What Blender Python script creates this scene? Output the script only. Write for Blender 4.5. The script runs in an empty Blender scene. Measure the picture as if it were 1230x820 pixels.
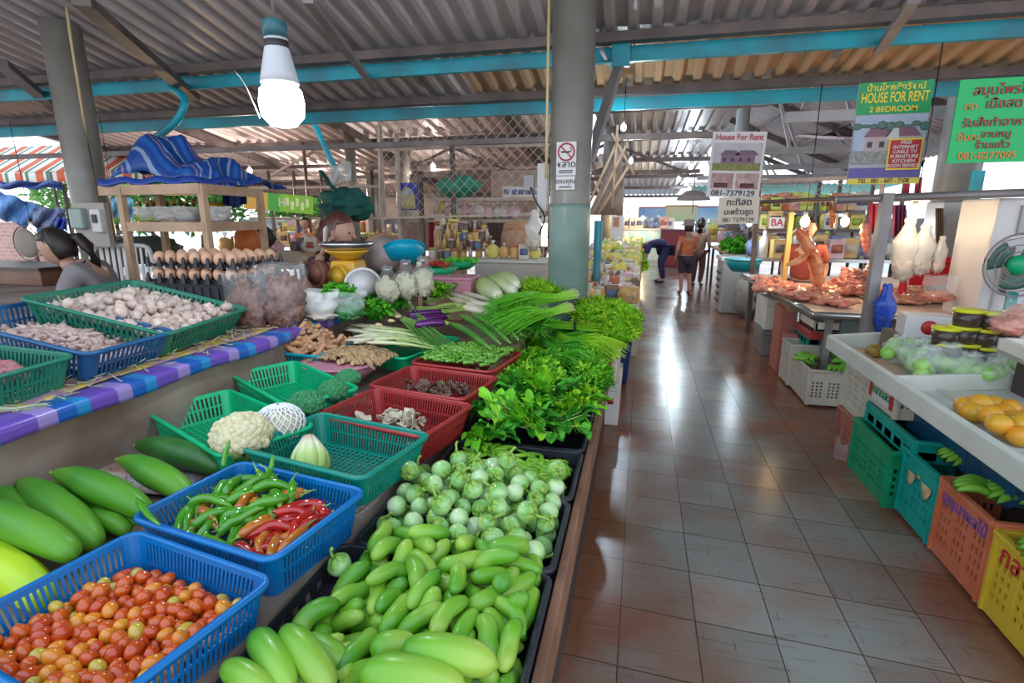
import bpy, math, random
import numpy as np
from mathutils import Vector as V, Matrix, Euler, noise
random.seed(7); rng = np.random.default_rng(11)
PI = math.pi; R = math.radians
SC = bpy.context.scene; COL = SC.collection
# ---------------------------------------------------------------- camera (frame 1230 x 820, focal 640 px)
H = 1.65; FPX = 640.0
TH = math.atan(152/640); YAW = math.atan(157/657.8)
FW = V((-math.sin(YAW)*math.cos(TH), math.cos(YAW)*math.cos(TH), -math.sin(TH)))
RT = V((math.cos(YAW), math.sin(YAW), 0)); UPV = RT.cross(FW)
cam = bpy.data.cameras.new('camera'); co = bpy.data.objects.new('camera', cam); COL.objects.link(co)
cam.sensor_width = 36; cam.lens = 36*FPX/1230; cam.clip_start = .02; cam.clip_end = 300
co.matrix_world = Matrix(((RT.x, UPV.x, -FW.x, 0), (RT.y, UPV.y, -FW.y, 0), (RT.z, UPV.z, -FW.z, H), (0, 0, 0, 1)))
SC.camera = co
def P(px, py, x=None, y=None, z=None):
    "the point of the place seen at a pixel, on the plane x=, y= or z="
    d = FW + RT*((px-615)/FPX) + UPV*((410-py)/FPX)
    t = x/d.x if x is not None else y/d.y if y is not None else (z-H)/d.z
    return V((0, 0, H)) + d*t
# ---------------------------------------------------------------- materials
_M = {}
def mat(name, c, c2=None, rough=.5, metal=0, scale=8, bump=0, bscale=None, rnd=None, emit=None, es=1, alpha=None, spec=.5, trans=0, along=None, detail=3, coat=0, sss=0, wave=None):
    """c, c2: noise mix; rnd: colours picked per object; along: colour stops over the 't' attribute"""
    if name in _M: return _M[name]
    m = bpy.data.materials.new(name); m.use_nodes = True; _M[name] = m
    nt = m.node_tree; N = nt.nodes; L = nt.links; b = N['Principled BSDF']
    b.inputs['Roughness'].default_value = rough; b.inputs['Metallic'].default_value = metal
    b.inputs['Specular IOR Level'].default_value = spec
    b.inputs['Coat Weight'].default_value = coat
    b.inputs['Transmission Weight'].default_value = trans
    if sss: b.inputs['Subsurface Weight'].default_value = sss; b.inputs['Subsurface Radius'].default_value = (.01, .01, .005)
    def col4(x): return (*x, 1)
    tc = N.new('ShaderNodeTexCoord')
    out = None
    if along:
        at = N.new('ShaderNodeAttribute'); at.attribute_name = 't'
        rp = N.new('ShaderNodeValToRGB'); L.new(at.outputs['Fac'], rp.inputs[0]); el = rp.color_ramp.elements
        while len(el) < len(along): el.new(.5)
        for i, (p, cc) in enumerate(along): el[i].position = p; el[i].color = col4(cc)
        out = rp.outputs[0]
    if rnd:
        oi = N.new('ShaderNodeObjectInfo'); rp = N.new('ShaderNodeValToRGB'); L.new(oi.outputs['Random'], rp.inputs[0]); el = rp.color_ramp.elements
        while len(el) < len(rnd): el.new(.5)
        for i, cc in enumerate(rnd): el[i].position = i/(len(rnd)-1); el[i].color = col4(cc)
        if out is None and max(max(q) for q in rnd) < .95: out = rp.outputs[0]
        else:
            mx = N.new('ShaderNodeMix'); mx.data_type = 'RGBA'; mx.blend_type = 'MULTIPLY'; mx.inputs[0].default_value = 1
            if out is None: mx.inputs[6].default_value = col4(c)
            else: L.new(out, mx.inputs[6])
            L.new(rp.outputs[0], mx.inputs[7]); out = mx.outputs[2]
    if c2 is not None:
        nz = N.new('ShaderNodeTexNoise'); nz.inputs['Scale'].default_value = scale; nz.inputs['Detail'].default_value = detail
        L.new(tc.outputs['Object'], nz.inputs[0])
        mr = N.new('ShaderNodeMapRange'); mr.inputs[1].default_value = .35; mr.inputs[2].default_value = .65; L.new(nz.outputs[0], mr.inputs[0])
        mx = N.new('ShaderNodeMix'); mx.data_type = 'RGBA'; L.new(mr.outputs[0], mx.inputs[0])
        if out is not None: L.new(out, mx.inputs[6])
        else: mx.inputs[6].default_value = col4(c)
        mx.inputs[7].default_value = col4(c2)
        if out is not None:
            mt = N.new('ShaderNodeMath'); mt.operation = 'MULTIPLY'; mt.inputs[1].default_value = .5; L.new(mr.outputs[0], mt.inputs[0]); L.new(mt.outputs[0], mx.inputs[0])
        out = mx.outputs[2]
    if out is not None: L.new(out, b.inputs['Base Color'])
    else: b.inputs['Base Color'].default_value = col4(c)
    if bump:
        nb = N.new('ShaderNodeTexNoise'); nb.inputs['Scale'].default_value = bscale or scale*3; nb.inputs['Detail'].default_value = 4
        L.new(tc.outputs['Object'], nb.inputs[0]); bp = N.new('ShaderNodeBump'); bp.inputs['Strength'].default_value = bump; bp.inputs['Distance'].default_value = .01
        L.new(nb.outputs[0], bp.inputs['Height']); L.new(bp.outputs[0], b.inputs['Normal'])
    if emit: b.inputs['Emission Color'].default_value = col4(emit); b.inputs['Emission Strength'].default_value = es
    if alpha is not None: b.inputs['Alpha'].default_value = alpha
    return m
def stripes(m, axis, freq, cols, coord='Object', seed=0):
    "repeating flat colour bands along an axis"
    nt = m.node_tree; N = nt.nodes; L = nt.links; b = N['Principled BSDF']
    tc = N.new('ShaderNodeTexCoord'); sp = N.new('ShaderNodeSeparateXYZ')
    L.new(tc.outputs[coord], sp.inputs[0])
    mu = N.new('ShaderNodeMath'); mu.operation = 'MULTIPLY'; mu.inputs[1].default_value = freq; L.new(sp.outputs[axis], mu.inputs[0])
    fr = N.new('ShaderNodeMath'); fr.operation = 'FRACT'; L.new(mu.outputs[0], fr.inputs[0])
    rp = N.new('ShaderNodeValToRGB'); rp.color_ramp.interpolation = 'CONSTANT'; el = rp.color_ramp.elements
    while len(el) < len(cols): el.new(.5)
    for i, (p, cc) in enumerate(cols): el[i].position = p; el[i].color = (*cc, 1)
    L.new(fr.outputs[0], rp.inputs[0]); L.new(rp.outputs[0], b.inputs['Base Color'])
    return m
# ---------------------------------------------------------------- geometry builder
def frame_of(d, up=V((0, 0, 1))):
    d = d.normalized(); s = d.cross(up)
    if s.length < 1e-4: s = d.cross(V((1, 0, 0)))
    s.normalize(); return s, s.cross(d).normalized()
class G:
    def __init__(s): s.v = []; s.f = []; s.t = []; s.off = V((0, 0, 0))
    def add(s, vs, fs, t=0.0):
        n = len(s.v); s.v += [tuple(x) for x in vs]; s.f += [tuple(i+n for i in f) for f in fs]
        s.t += (list(t) if hasattr(t, '__len__') else [t]*len(vs)); return s
    def box(s, c, size, rz=0, M=None, t=0, taper=1):
        x, y, z = size[0]/2, size[1]/2, size[2]/2; k = taper
        vs = [V(p) for p in ((-x*k, -y*k, -z), (x*k, -y*k, -z), (x*k, y*k, -z), (-x*k, y*k, -z), (-x, -y, z), (x, -y, z), (x, y, z), (-x, y, z))]
        Q = Matrix.Translation(V(c)) @ (M.to_4x4() if M else Matrix.Rotation(rz, 4, 'Z'))
        return s.add([Q @ p for p in vs], [(3, 2, 1, 0), (4, 5, 6, 7), (0, 1, 5, 4), (1, 2, 6, 5), (2, 3, 7, 6), (3, 0, 4, 7)], t)
    def bar(s, a, b, w, h=None, up=V((0, 0, 1)), t=0):
        a = V(a); b = V(b); h = h or w; sd, u = frame_of(b-a, up); vs = []
        for p in (a, b):
            for i, j in ((-1, -1), (1, -1), (1, 1), (-1, 1)): vs.append(p + sd*(w/2*i) + u*(h/2*j))
        return s.add(vs, [(3, 2, 1, 0), (4, 5, 6, 7), (0, 1, 5, 4), (1, 2, 6, 5), (2, 3, 7, 6), (3, 0, 4, 7)], t)
    def tube(s, pts, rad, n=8, caps=True, flat=1.0, t01=True, ridge=0, up=V((0, 0, 1)), tv=None):
        pts = [V(p) for p in pts]; m = len(pts)
        if not hasattr(rad, '__len__'): rad = [rad]*m
        vs = []; ts = []
        for i, p in enumerate(pts):
            d = pts[min(i+1, m-1)] - pts[max(i-1, 0)]
            if d.length < 1e-7: d = V((0, 0, 1))
            sd, u = frame_of(d, up)
            for k in range(n):
                a = 2*PI*k/n; r = rad[i]*(1+(ridge if k % 2 else -ridge))
                vs.append(p + sd*(math.cos(a)*r) + u*(math.sin(a)*r*flat)); ts.append(tv if tv is not None else i/(m-1) if t01 else 0)
        fs = [(i*n+k, i*n+(k+1) % n, (i+1)*n+(k+1) % n, (i+1)*n+k) for i in range(m-1) for k in range(n)]
        if caps: fs += [tuple(range(n-1, -1, -1)), tuple(range((m-1)*n, m*n))]
        return s.add(vs, fs, ts)
    def cyl(s, a, b, r0, r1=None, n=12, t=0): return s.tube([a, b], [r0, r1 if r1 is not None else r0], n, tv=t)
    def lathe(s, prof, c=(0, 0, 0), n=20, M=None, t=0, close=False):
        vs = []; Q = Matrix.Translation(V(c)) @ (M.to_4x4() if M else Matrix.Identity(4)); m = len(prof); ts = []
        for i, (r, z) in enumerate(prof):
            for k in range(n): vs.append(Q @ V((r*math.cos(2*PI*k/n), r*math.sin(2*PI*k/n), z))); ts.append(t if t is not None else i/(m-1))
        fs = [(i*n+k, i*n+(k+1) % n, (i+1)*n+(k+1) % n, (i+1)*n+k) for i in range(m-1) for k in range(n)]
        if prof[0][0] > 1e-4: fs.append(tuple(range(n-1, -1, -1)))
        if prof[-1][0] > 1e-4: fs.append(tuple(range((m-1)*n, m*n)))
        return s.add(vs, fs, ts)
    def ball(s, c, r, n=10, m=7, M=None, lump=0, lf=3, seed=0, t=None):
        if not hasattr(r, '__len__'): r = (r, r, r)
        vs = []; ts = []; Q = Matrix.Translation(V(c)) @ (M.to_4x4() if M else Matrix.Identity(4))
        for i in range(m+1):
            ph = -PI/2+PI*i/m
            for k in range(n):
                a = 2*PI*k/n; d = V((math.cos(ph)*math.cos(a), math.cos(ph)*math.sin(a), math.sin(ph)))
                q = 1+(lump*noise.noise(d*lf+V((seed*7.1, seed*3.3, 0))) if lump else 0)
                vs.append(Q @ V((d.x*r[0]*q, d.y*r[1]*q, d.z*r[2]*q))); ts.append(i/m if t is None else t)
        fs = [(i*n+k, i*n+(k+1) % n, (i+1)*n+(k+1) % n, (i+1)*n+k) for i in range(m) for k in range(n)]
        return s.add(vs, fs, ts)
    def grid(s, fn, nu, nv, t=None):
        vs = []; ts = []
        for i in range(nu+1):
            for j in range(nv+1): vs.append(V(fn(i/nu, j/nv))); ts.append(i/nu if t is None else t)
        return s.add(vs, [(i*(nv+1)+j, (i+1)*(nv+1)+j, (i+1)*(nv+1)+j+1, i*(nv+1)+j+1) for i in range(nu) for j in range(nv)], ts)
    def leaf(s, base, d, nrm, ln, w, curl=.3, seg=4, t=0, fold=.15, wav=0, shape=None):
        d = d.normalized(); sd = d.cross(nrm)
        if sd.length < 1e-3: sd = d.cross(V((.3, .9, .1)))
        sd.normalize(); nr = sd.cross(d).normalized(); vs = []; p = V(base); dd = d.copy(); ph = random.random()*6
        for i in range(seg+1):
            u = i/seg; ww = w/2*(shape(u) if shape else (math.sin(PI*min(1, u*.93+.07)))**.7)
            e = nr*(fold*ww*2)+nr*(wav*w*math.sin(u*9+ph)); e2 = nr*(fold*ww*2)+nr*(wav*w*math.cos(u*8+ph))
            vs += [p-sd*ww+e, p.copy(), p+sd*ww+e2]
            dd = (dd - nr*(curl/seg)).normalized(); nr = sd.cross(dd).normalized(); p = p+dd*(ln/seg)
        fs = []
        for i in range(seg): a = i*3; fs += [(a, a+1, a+4, a+3), (a+1, a+2, a+5, a+4)]
        return s.add(vs, fs, t)
    def build(s, name, m, parent=None, smooth=True, loc=None, solid=0, bevel=0, sub=0, M=None, **tags):
        me = bpy.data.meshes.new(name); me.from_pydata(s.v, [], s.f); me.update()
        if any(s.t):
            a = me.attributes.new('t', 'FLOAT', 'POINT'); a.data.foreach_set('value', s.t)
        me.materials.append(m)
        if smooth: me.polygons.foreach_set('use_smooth', [True]*len(me.polygons))
        o = bpy.data.objects.new(name, me); COL.objects.link(o)
        if parent: o.parent = parent
        if loc is not None: o.location = loc
        if M is not None: o.matrix_local = M
        if bevel:
            q = o.modifiers.new('bevel', 'BEVEL'); q.width = bevel; q.segments = 2; q.limit_method = 'ANGLE'
        if solid:
            q = o.modifiers.new('solid', 'SOLIDIFY'); q.thickness = solid; q.offset = 0
        if sub:
            q = o.modifiers.new('sub', 'SUBSURF'); q.levels = q.render_levels = sub
        for k, v in tags.items(): o[{'cat': 'category'}.get(k, k)] = v
        return o
def tag(o, label=None, cat=None, group=None, kind=None):
    if label: o['label'] = label
    if cat: o['category'] = cat
    if group: o['group'] = group
    if kind: o['kind'] = kind
    return o
def thing(name, label, cat, loc=(0, 0, 0), rz=0, group=None, M=None):
    o = bpy.data.objects.new(name, None); COL.objects.link(o); o.empty_display_size = .05
    if M is not None: o.matrix_world = M
    else: o.location = loc; o.rotation_euler = (0, 0, rz)
    return tag(o, label, cat, group)
def kids(o): return [c for c in COL.objects if c.parent == o]
def dup(o, loc=None, rz=None, label=None, group=None, M=None, ch=None, scale=None):
    c = o.copy(); COL.objects.link(c)
    if M is not None: c.matrix_world = M
    if loc is not None: c.location = loc
    if rz is not None: c.rotation_euler = (0, 0, rz)
    if scale: c.scale = (scale,)*3
    if label: c['label'] = label
    if group: c['group'] = group
    for k in (kids(o) if ch is None else ch):
        q = k.copy(); COL.objects.link(q); q.parent = c
        if ch is None:
            for g in kids(k): r = g.copy(); COL.objects.link(r); r.parent = q
    return c
def text_mesh(name, body, size, m, parent, M, depth=.001, bold=0, align='CENTER', sx=1):
    cu = bpy.data.curves.new(name, 'FONT'); cu.body = body; cu.size = size; cu.align_x = align; cu.align_y = 'CENTER'; cu.extrude = depth; cu.offset = min(bold, size*.016)
    t = bpy.data.objects.new(name, cu); COL.objects.link(t); bpy.context.view_layer.update()
    me = bpy.data.meshes.new_from_object(t.evaluated_get(bpy.context.evaluated_depsgraph_get())); bpy.data.objects.remove(t)
    me.materials.clear(); me.materials.append(m)
    o = bpy.data.objects.new(name, me); COL.objects.link(o); o.parent = parent; o.matrix_local = M @ Matrix.Diagonal((sx, 1, 1, 1)); return o
def ring(L, W, r, n):
    "points of a rounded rectangle, centred, with a corner flag"
    pts = []; per = 2*(L+W)-8*r
    for cx, cy, a0, ln, d in ((L/2-r, W/2-r, 0, L-2*r, 0), (-L/2+r, W/2-r, 90, W-2*r, 1), (-L/2+r, -W/2+r, 180, L-2*r, 2), (L/2-r, -W/2+r, 270, W-2*r, 3)):
        for k in range(5):
            a = R(a0+90*k/4); pts.append((cx+r*math.cos(a), cy+r*math.sin(a), 1))
        q = V((cx+r*math.cos(R(a0+90)), cy+r*math.sin(R(a0+90)))); dv = (V((-1, 0)), V((0, -1)), V((1, 0)), V((0, 1)))[d]
        k = max(2, int(n*ln/per)//2*2+1)
        for j in range(1, k): p = q+dv*(ln*j/k); pts.append((p.x, p.y, 0))
    return pts
def frame3(A, B, C):
    "A->B is the local x edge, B->C the y edge of the rim; returns matrix at the rim's centre and the two lengths"
    A, B, C = V(A), V(B), V(C); u = (B-A); L = u.length; u.normalize(); w = C-B; w -= u*w.dot(u); W = w.length; w.normalize(); n = u.cross(w)
    if n.z < 0: n = -n; w = -w; flip = True
    else: flip = False
    c = (A+C)/2
    M = Matrix(((u.x, w.x, n.x, c.x), (u.y, w.y, n.y, c.y), (u.z, w.z, n.z, c.z), (0, 0, 0, 1)))
    return M, L, W
def basket(name, label, M, L, W, Hh, m, cat='basket', taper=.88, slots=110, rows=(.0, .1, .47, .53, .9, 1), lip=.012, group=None, floor=True, holes='slot', r=.035):
    "open plastic basket with slotted walls; M at the rim's centre, local z up"
    T = thing(name, label, cat, M=M, group=group)
    rg = ring(L, W, r, slots); n = len(rg); g = G()
    def pt(i, v):
        x, y, c = rg[i % n]; k = taper+(1-taper)*v; return V((x*k, y*k, -Hh*(1-v)))
    nr = len(rows)-1; vs = [pt(i, rows[j]) for j in range(nr+1) for i in range(n)]; fs = []
    for j in range(nr):
        for i in range(n):
            crn = rg[i][2] or rg[(i+1) % n][2]
            openrow = j % 2 == 1
            if openrow and not crn and i % 2 == 0: continue
            fs.append((j*n+i, j*n+(i+1) % n, (j+1)*n+(i+1) % n, (j+1)*n+i))
    g.add(vs, fs); g.build('side_wall', m, T, smooth=False, solid=.004)
    g = G(); prof = ((0, -.012), (lip, -.012), (lip+.002, 0), (lip*.6, .006), (-.004, .004))
    q = len(prof); vs = []
    for (x, y, c), (x2, y2, _), (x0, y0, _) in zip(rg, rg[1:]+rg[:1], rg[-1:]+rg[:-1]):
        tx, ty = x2-x0, y2-y0; l = math.hypot(tx, ty) or 1; nx, ny = ty/l, -tx/l
        for a, b in prof: vs.append((x+nx*a, y+ny*a, b))
    g.add(vs, [(i*q+k, ((i+1) % n)*q+k, ((i+1) % n)*q+(k+1) % q, i*q+(k+1) % q) for i in range(n) for k in range(q)])
    g.build('rim', m, T)
    if floor:
        g = G(); x, y = L*taper/2, W*taper/2; z = -Hh
        nx = max(6, int(L/.03)); ny = max(6, int(W/.03))
        for i in range(nx+1): g.box((-x*.97+2*x*.97*i/nx, 0, z+.003), (.008, 2*y*.96, .005))
        for i in range(ny+1): g.box((0, -y*.97+2*y*.97*i/ny, z+.002), (2*x*.96, .008, .004))
        g.build('base_grid', m, T, smooth=False)
    return T
# ---------------------------------------------------------------- settling piles of produce
def settle(K, rad, seglen, box, floor=0.0, iters=140, seed=0, stiff=None, drop=.25, g=.004, shape=None, center=0):
    """K items of len(rad) beads each settle in a box (x0,x1,y0,y1); returns K x m x 3. floor may be fn(x,y)"""
    r_ = np.random.default_rng(seed); m = len(rad); x0, x1, y0, y1 = box
    base = np.stack([r_.uniform(x0+.02, x1-.02, K), r_.uniform(y0+.02, y1-.02, K), np.linspace(.02, drop, K)], 1)
    ang = r_.uniform(0, 2*PI, K); dirv = np.stack([np.cos(ang), np.sin(ang), r_.normal(0, .12, K)], 1)
    if shape is not None: base, dirv = shape(base, dirv, r_)
    t = (np.arange(m)-(m-1)/2)*seglen
    X = base[:, None, :]+dirv[:, None, :]*t[None, :, None]; X[:, :, 2] += (floor(X[:, :, 0], X[:, :, 1]) if callable(floor) else floor)
    sz = r_.uniform(.88, 1.1, K); rr = (np.asarray(rad)[None, :]*sz[:, None]).reshape(-1); own = np.repeat(np.arange(K), m)
    diff = own[:, None] != own[None, :]; RR = (rr[:, None]+rr[None, :])
    pairs = [(a, b, abs(a-b)*seglen) for a in range(m) for b in range(a+1, m)]
    for it in range(iters):
        X[:, :, 2] -= g*(1 if it < iters-15 else 0)
        F = X.reshape(-1, 3)
        for sub in range(2):
            D = F[:, None, :]-F[None, :, :]; d = np.sqrt((D**2).sum(2))+1e-6
            o = np.where(diff & (d < RR), (RR-d)/d*.42, 0)
            F += (D*o[:, :, None]).sum(1)/np.maximum(1, (o > 0).sum(1)*.55)[:, None]
            for a, b, l in pairs:
                X = F.reshape(K, m, 3); w = X[:, b]-X[:, a]; q = np.linalg.norm(w, axis=1)+1e-6; c = (w*((q-l)/q*.5*(1 if b-a == 1 or stiff is None else stiff))[:, None]); X[:, a] += c; X[:, b] -= c; F = X.reshape(-1, 3)
            F[:, 0] = np.clip(F[:, 0], x0+rr, x1-rr); F[:, 1] = np.clip(F[:, 1], y0+rr, y1-rr)
            fl = floor(F[:, 0], F[:, 1]) if callable(floor) else floor
            F[:, 2] = np.maximum(F[:, 2], fl+rr)
        X = F.reshape(K, m, 3)
    return X, sz
def tf(M, p): return M @ V(p)
def smooth_pts(ps, n):
    ps = [V(p) for p in ps]; out = []
    m = len(ps)-1
    for i in range(n+1):
        u = i/n*m; k = min(int(u), m-1); f = u-k
        p0, p1, p2, p3 = ps[max(k-1, 0)], ps[k], ps[k+1], ps[min(k+2, m)]
        out.append(.5*((2*p1)+(p2-p0)*f+(2*p0-5*p1+4*p2-p3)*f*f+(3*p1-p0-3*p2+p3)*f**3))
    return out
# ================================================================ world, view
W_ = bpy.data.worlds.new('world'); SC.world = W_; W_.use_nodes = True
nt = W_.node_tree; bg = nt.nodes['Background']; tcw = nt.nodes.new('ShaderNodeTexCoord'); sx_ = nt.nodes.new('ShaderNodeSeparateXYZ'); nt.links.new(tcw.outputs['Generated'], sx_.inputs[0])
rpw = nt.nodes.new('ShaderNodeValToRGB'); nt.links.new(sx_.outputs[2], rpw.inputs[0]); nt.links.new(rpw.outputs[0], bg.inputs[0])
rpw.color_ramp.elements[0].position = 0; rpw.color_ramp.elements[0].color = (.95, .97, 1, 1); rpw.color_ramp.elements[1].position = .6; rpw.color_ramp.elements[1].color = (.62, .8, 1, 1)
bg.inputs[1].default_value = 1.2
SC.view_settings.view_transform = 'Standard'; SC.view_settings.look = 'None'; SC.view_settings.gamma = 1; SC.view_settings.use_curve_mapping = False
SC.view_settings.exposure = .85
# ================================================================ floor
def floor_mat():
    m = mat('floor_tile', (.3, .2, .16), rough=.3); nt = m.node_tree; N = nt.nodes; L = nt.links; b = N['Principled BSDF']
    tc = N.new('ShaderNodeTexCoord'); sp = N.new('ShaderNodeSeparateXYZ'); L.new(tc.outputs['Object'], sp.inputs[0])
    def M2(op, a, bb=None, c=None):
        q = N.new('ShaderNodeMath'); q.operation = op
        for i, x in enumerate((a, bb, c)):
            if x is None: continue
            if isinstance(x, (int, float)): q.inputs[i].default_value = x
            else: L.new(x, q.inputs[i])
        return q.outputs[0]
    u = M2('DIVIDE', M2('ADD', sp.outputs[0], 10.1), .306); ysh = M2('MULTIPLY_ADD', sp.outputs[0], .06, sp.outputs[1]); v = M2('DIVIDE', M2('ADD', ysh, 9.66), .325)
    fu = M2('FRACT', u); fv = M2('FRACT', v)
    du = M2('MINIMUM', fu, M2('SUBTRACT', 1, fu)); dv = M2('MINIMUM', fv, M2('SUBTRACT', 1, fv)); d = M2('MINIMUM', du, dv)
    gr = M2('LESS_THAN', d, .008)
    cmb = N.new('ShaderNodeCombineXYZ'); L.new(M2('FLOOR', u), cmb.inputs[0]); L.new(M2('FLOOR', v), cmb.inputs[1])
    wn = N.new('ShaderNodeTexWhiteNoise'); L.new(cmb.outputs[0], wn.inputs[0])
    # tile colour: brown-red on the stall sides, cooler and paler towards the middle
    n1 = N.new('ShaderNodeTexNoise'); n1.inputs['Scale'].default_value = 1.1; n1.inputs['Detail'].default_value = 5; L.new(tc.outputs['Object'], n1.inputs[0])
    r1 = N.new('ShaderNodeValToRGB'); L.new(n1.outputs[0], r1.inputs[0]); e = r1.color_ramp.elements
    e[0].position = .40; e[0].color = (.20, .075, .04, 1); e[1].position = .60; e[1].color = (.205, .20, .175, 1)
    xmix = M2('SUBTRACT', .26, M2('MULTIPLY', M2('ABSOLUTE', M2('SUBTRACT', sp.outputs[0], .62)), .30)); L.new(M2('ADD', M2('MULTIPLY', n1.outputs[0], .75), xmix), r1.inputs[0])
    # fine straw-like print
    mp = N.new('ShaderNodeMapping'); mp.inputs['Scale'].default_value = (4, 60, 1); L.new(tc.outputs['Object'], mp.inputs[0])
    n2 = N.new('ShaderNodeTexNoise'); n2.inputs['Scale'].default_value = 1; n2.inputs['Detail'].default_value = 3; L.new(mp.outputs[0], n2.inputs[0])
    mp3 = N.new('ShaderNodeMapping'); mp3.inputs['Scale'].default_value = (75, 5, 1); L.new(tc.outputs['Object'], mp3.inputs[0])
    n3 = N.new('ShaderNodeTexNoise'); n3.inputs['Scale'].default_value = 1; n3.inputs['Detail'].default_value = 2; L.new(mp3.outputs[0], n3.inputs[0])
    dk = M2('ADD', M2('MULTIPLY', M2('LESS_THAN', n2.outputs[0], .37), .3), M2('MULTIPLY', M2('LESS_THAN', n3.outputs[0], .30), .45))
    mx = N.new('ShaderNodeMix'); mx.data_type = 'RGBA'; L.new(dk, mx.inputs[0]); L.new(r1.outputs[0], mx.inputs[6]); mx.inputs[7].default_value = (.05, .03, .025, 1)
    hs = N.new('ShaderNodeHueSaturation'); L.new(mx.outputs[2], hs.inputs['Color']); L.new(M2('MULTIPLY_ADD', wn.outputs[0], .3, .9), hs.inputs['Value'])
    m2 = N.new('ShaderNodeMix'); m2.data_type = 'RGBA'; L.new(gr, m2.inputs[0]); L.new(hs.outputs[0], m2.inputs[6]); m2.inputs[7].default_value = (.06, .032, .022, 1)
    L.new(m2.outputs[2], b.inputs['Base Color'])
    L.new(M2('MULTIPLY_ADD', n1.outputs[0], .3, .06), b.inputs['Roughness'])
    bp = N.new('ShaderNodeBump'); bp.inputs['Strength'].default_value = .35; bp.inputs['Distance'].default_value = .003
    L.new(M2('SUBTRACT', n2.outputs[0], M2('MULTIPLY', gr, .8)), bp.inputs['Height']); L.new(bp.outputs[0], b.inputs['Normal'])
    return m
G().box((-3.5, 10.5, -.05), (21, 28, .1)).build('floor', floor_mat(), smooth=False, kind='structure')
G().box((0, 60, -.12), (160, 150, .1)).build('ground', mat('pave', (.75, .74, .72), (.8, .78, .75), rough=.9), smooth=False, kind='structure')
# ================================================================ roofs
m_roofA = mat('roof_grey', (.38, .33, .33), (.46, .41, .41), rough=.45, metal=.1, scale=.7)
m_roofT = mat('roof_tan', (.50, .33, .18), (.42, .28, .18), rough=.5, metal=.0, scale=.9)
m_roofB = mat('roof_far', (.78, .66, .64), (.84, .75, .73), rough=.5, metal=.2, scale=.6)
m_steel = mat('brown_steel', (.10, .075, .07), (.17, .13, .12), rough=.5, metal=.4, scale=3)
m_grey = mat('grey_steel', (.22, .2, .2), (.3, .27, .27), rough=.5, metal=.4, scale=3)
m_teal = mat('teal_paint', (.0, .36, .46), (.03, .20, .26), rough=.4, scale=2.2, detail=6)
m_col = mat('column_concrete', (.17, .16, .14), (.23, .215, .19), rough=.35, scale=2.5, bump=.1)
_tn = [0]
def trim(g, m, smooth=False, **k):
    _tn[0] += 1; return g.build(f'trim_{_tn[0]}', m, smooth=smooth, kind='structure', **k)
def corrugated(a, b, c, pitch, amp, m, name, seg=6, kind='structure'):
    "sheet from edge a->b (across the ribs) swept along a->c; trapezoid ribs"
    a, b, c = V(a), V(b), V(c); u = b-a; L = u.length; u.normalize(); w = c-a; n = u.cross(w).normalized()
    if n.z < 0: n = -n
    k = int(L/pitch); g = G(); vs = []
    for i in range(k):
        for f, h in ((0, 0), (.3, 0), (.42, 1), (.88, 1)):
            p = a+u*((i+f)*pitch)+n*(h*amp); vs += [p, p+w]
    q = len(vs)//2; g.add(vs, [(2*i, 2*i+2, 2*i+3, 2*i+1) for i in range(q-1)])
    return g.build(name, m, smooth=False, solid=.004, **({'kind': kind} if kind else {}))
def zA(y): return 3.22-.22*(y-5.5)
corrugated((-16, 5.55, zA(5.55)), (9, 5.55, zA(5.55)), (-16, 1.2, zA(1.2)), .2, .05, m_roofA, 'ceiling')
corrugated((-16, 6.6, zA(6.6)), (-1.9, 6.6, zA(6.6)), (-16, 5.5, zA(5.5)), .2, .05, m_roofA, 'ceiling')
corrugated((-1.95, 6.6, zA(6.6)), (9, 6.6, zA(6.6)), (-1.95, 5.5, zA(5.5)), .2, .05, m_roofT, 'ceiling')
trim(G().box((-3.5, 5.35, zA(5.4)-.05), (25, .12, .08)), m_steel)
trim(G().box((-3.5, 5.5, 3.09), (25, .06, .13)), m_teal)
trim(G().box((-3.5, 6.4, zA(6.4)-.06), (25, .12, .08)), m_steel)
trim(G().box((-3.5, 6.55, 2.86), (25, .06, .13)), m_teal)
trim(G().box((-3.5, 3.4, zA(3.4)-.06), (25, .1, .07)), m_steel)
for p, q, w in (((97, 0), (233, 117), .12), ((0, 75), (78, 140), .12), ((370, 0), (452, 108), .07), ((497, 88), (528, 132), .05), ((1098, 0), (1055, 62), .08), ((1008, 58), (965, 130), .07), ((740, 92), (722, 60), .03)):
    A = P(*p, z=3.12); B = P(*q, z=3.02)
    trim(G().bar(A, B, w, w*.6), m_steel if w > .1 else m_grey)
# teal braces
trim(G().tube(smooth_pts([P(205, 105, y=5.3), P(222, 120, y=5.25), P(212, 145, y=5.2), P(188, 165, y=5.2)], 10), .04, 8), m_teal, smooth=True)
trim(G().bar(P(746, 72, y=5.45), P(707, 195, y=5.0), .09, .05), m_grey)
trim(G().box(P(746, 66, y=5.4), (.16, .05, .2)), m_teal)
trim(G().bar(P(378, 150, y=7.2), P(408, 215, y=7.0), .06, .05), m_teal)
trim(G().bar(P(1176, 205, y=6.6), P(1165, 262, y=6.6), .08, .08), m_teal)
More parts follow.
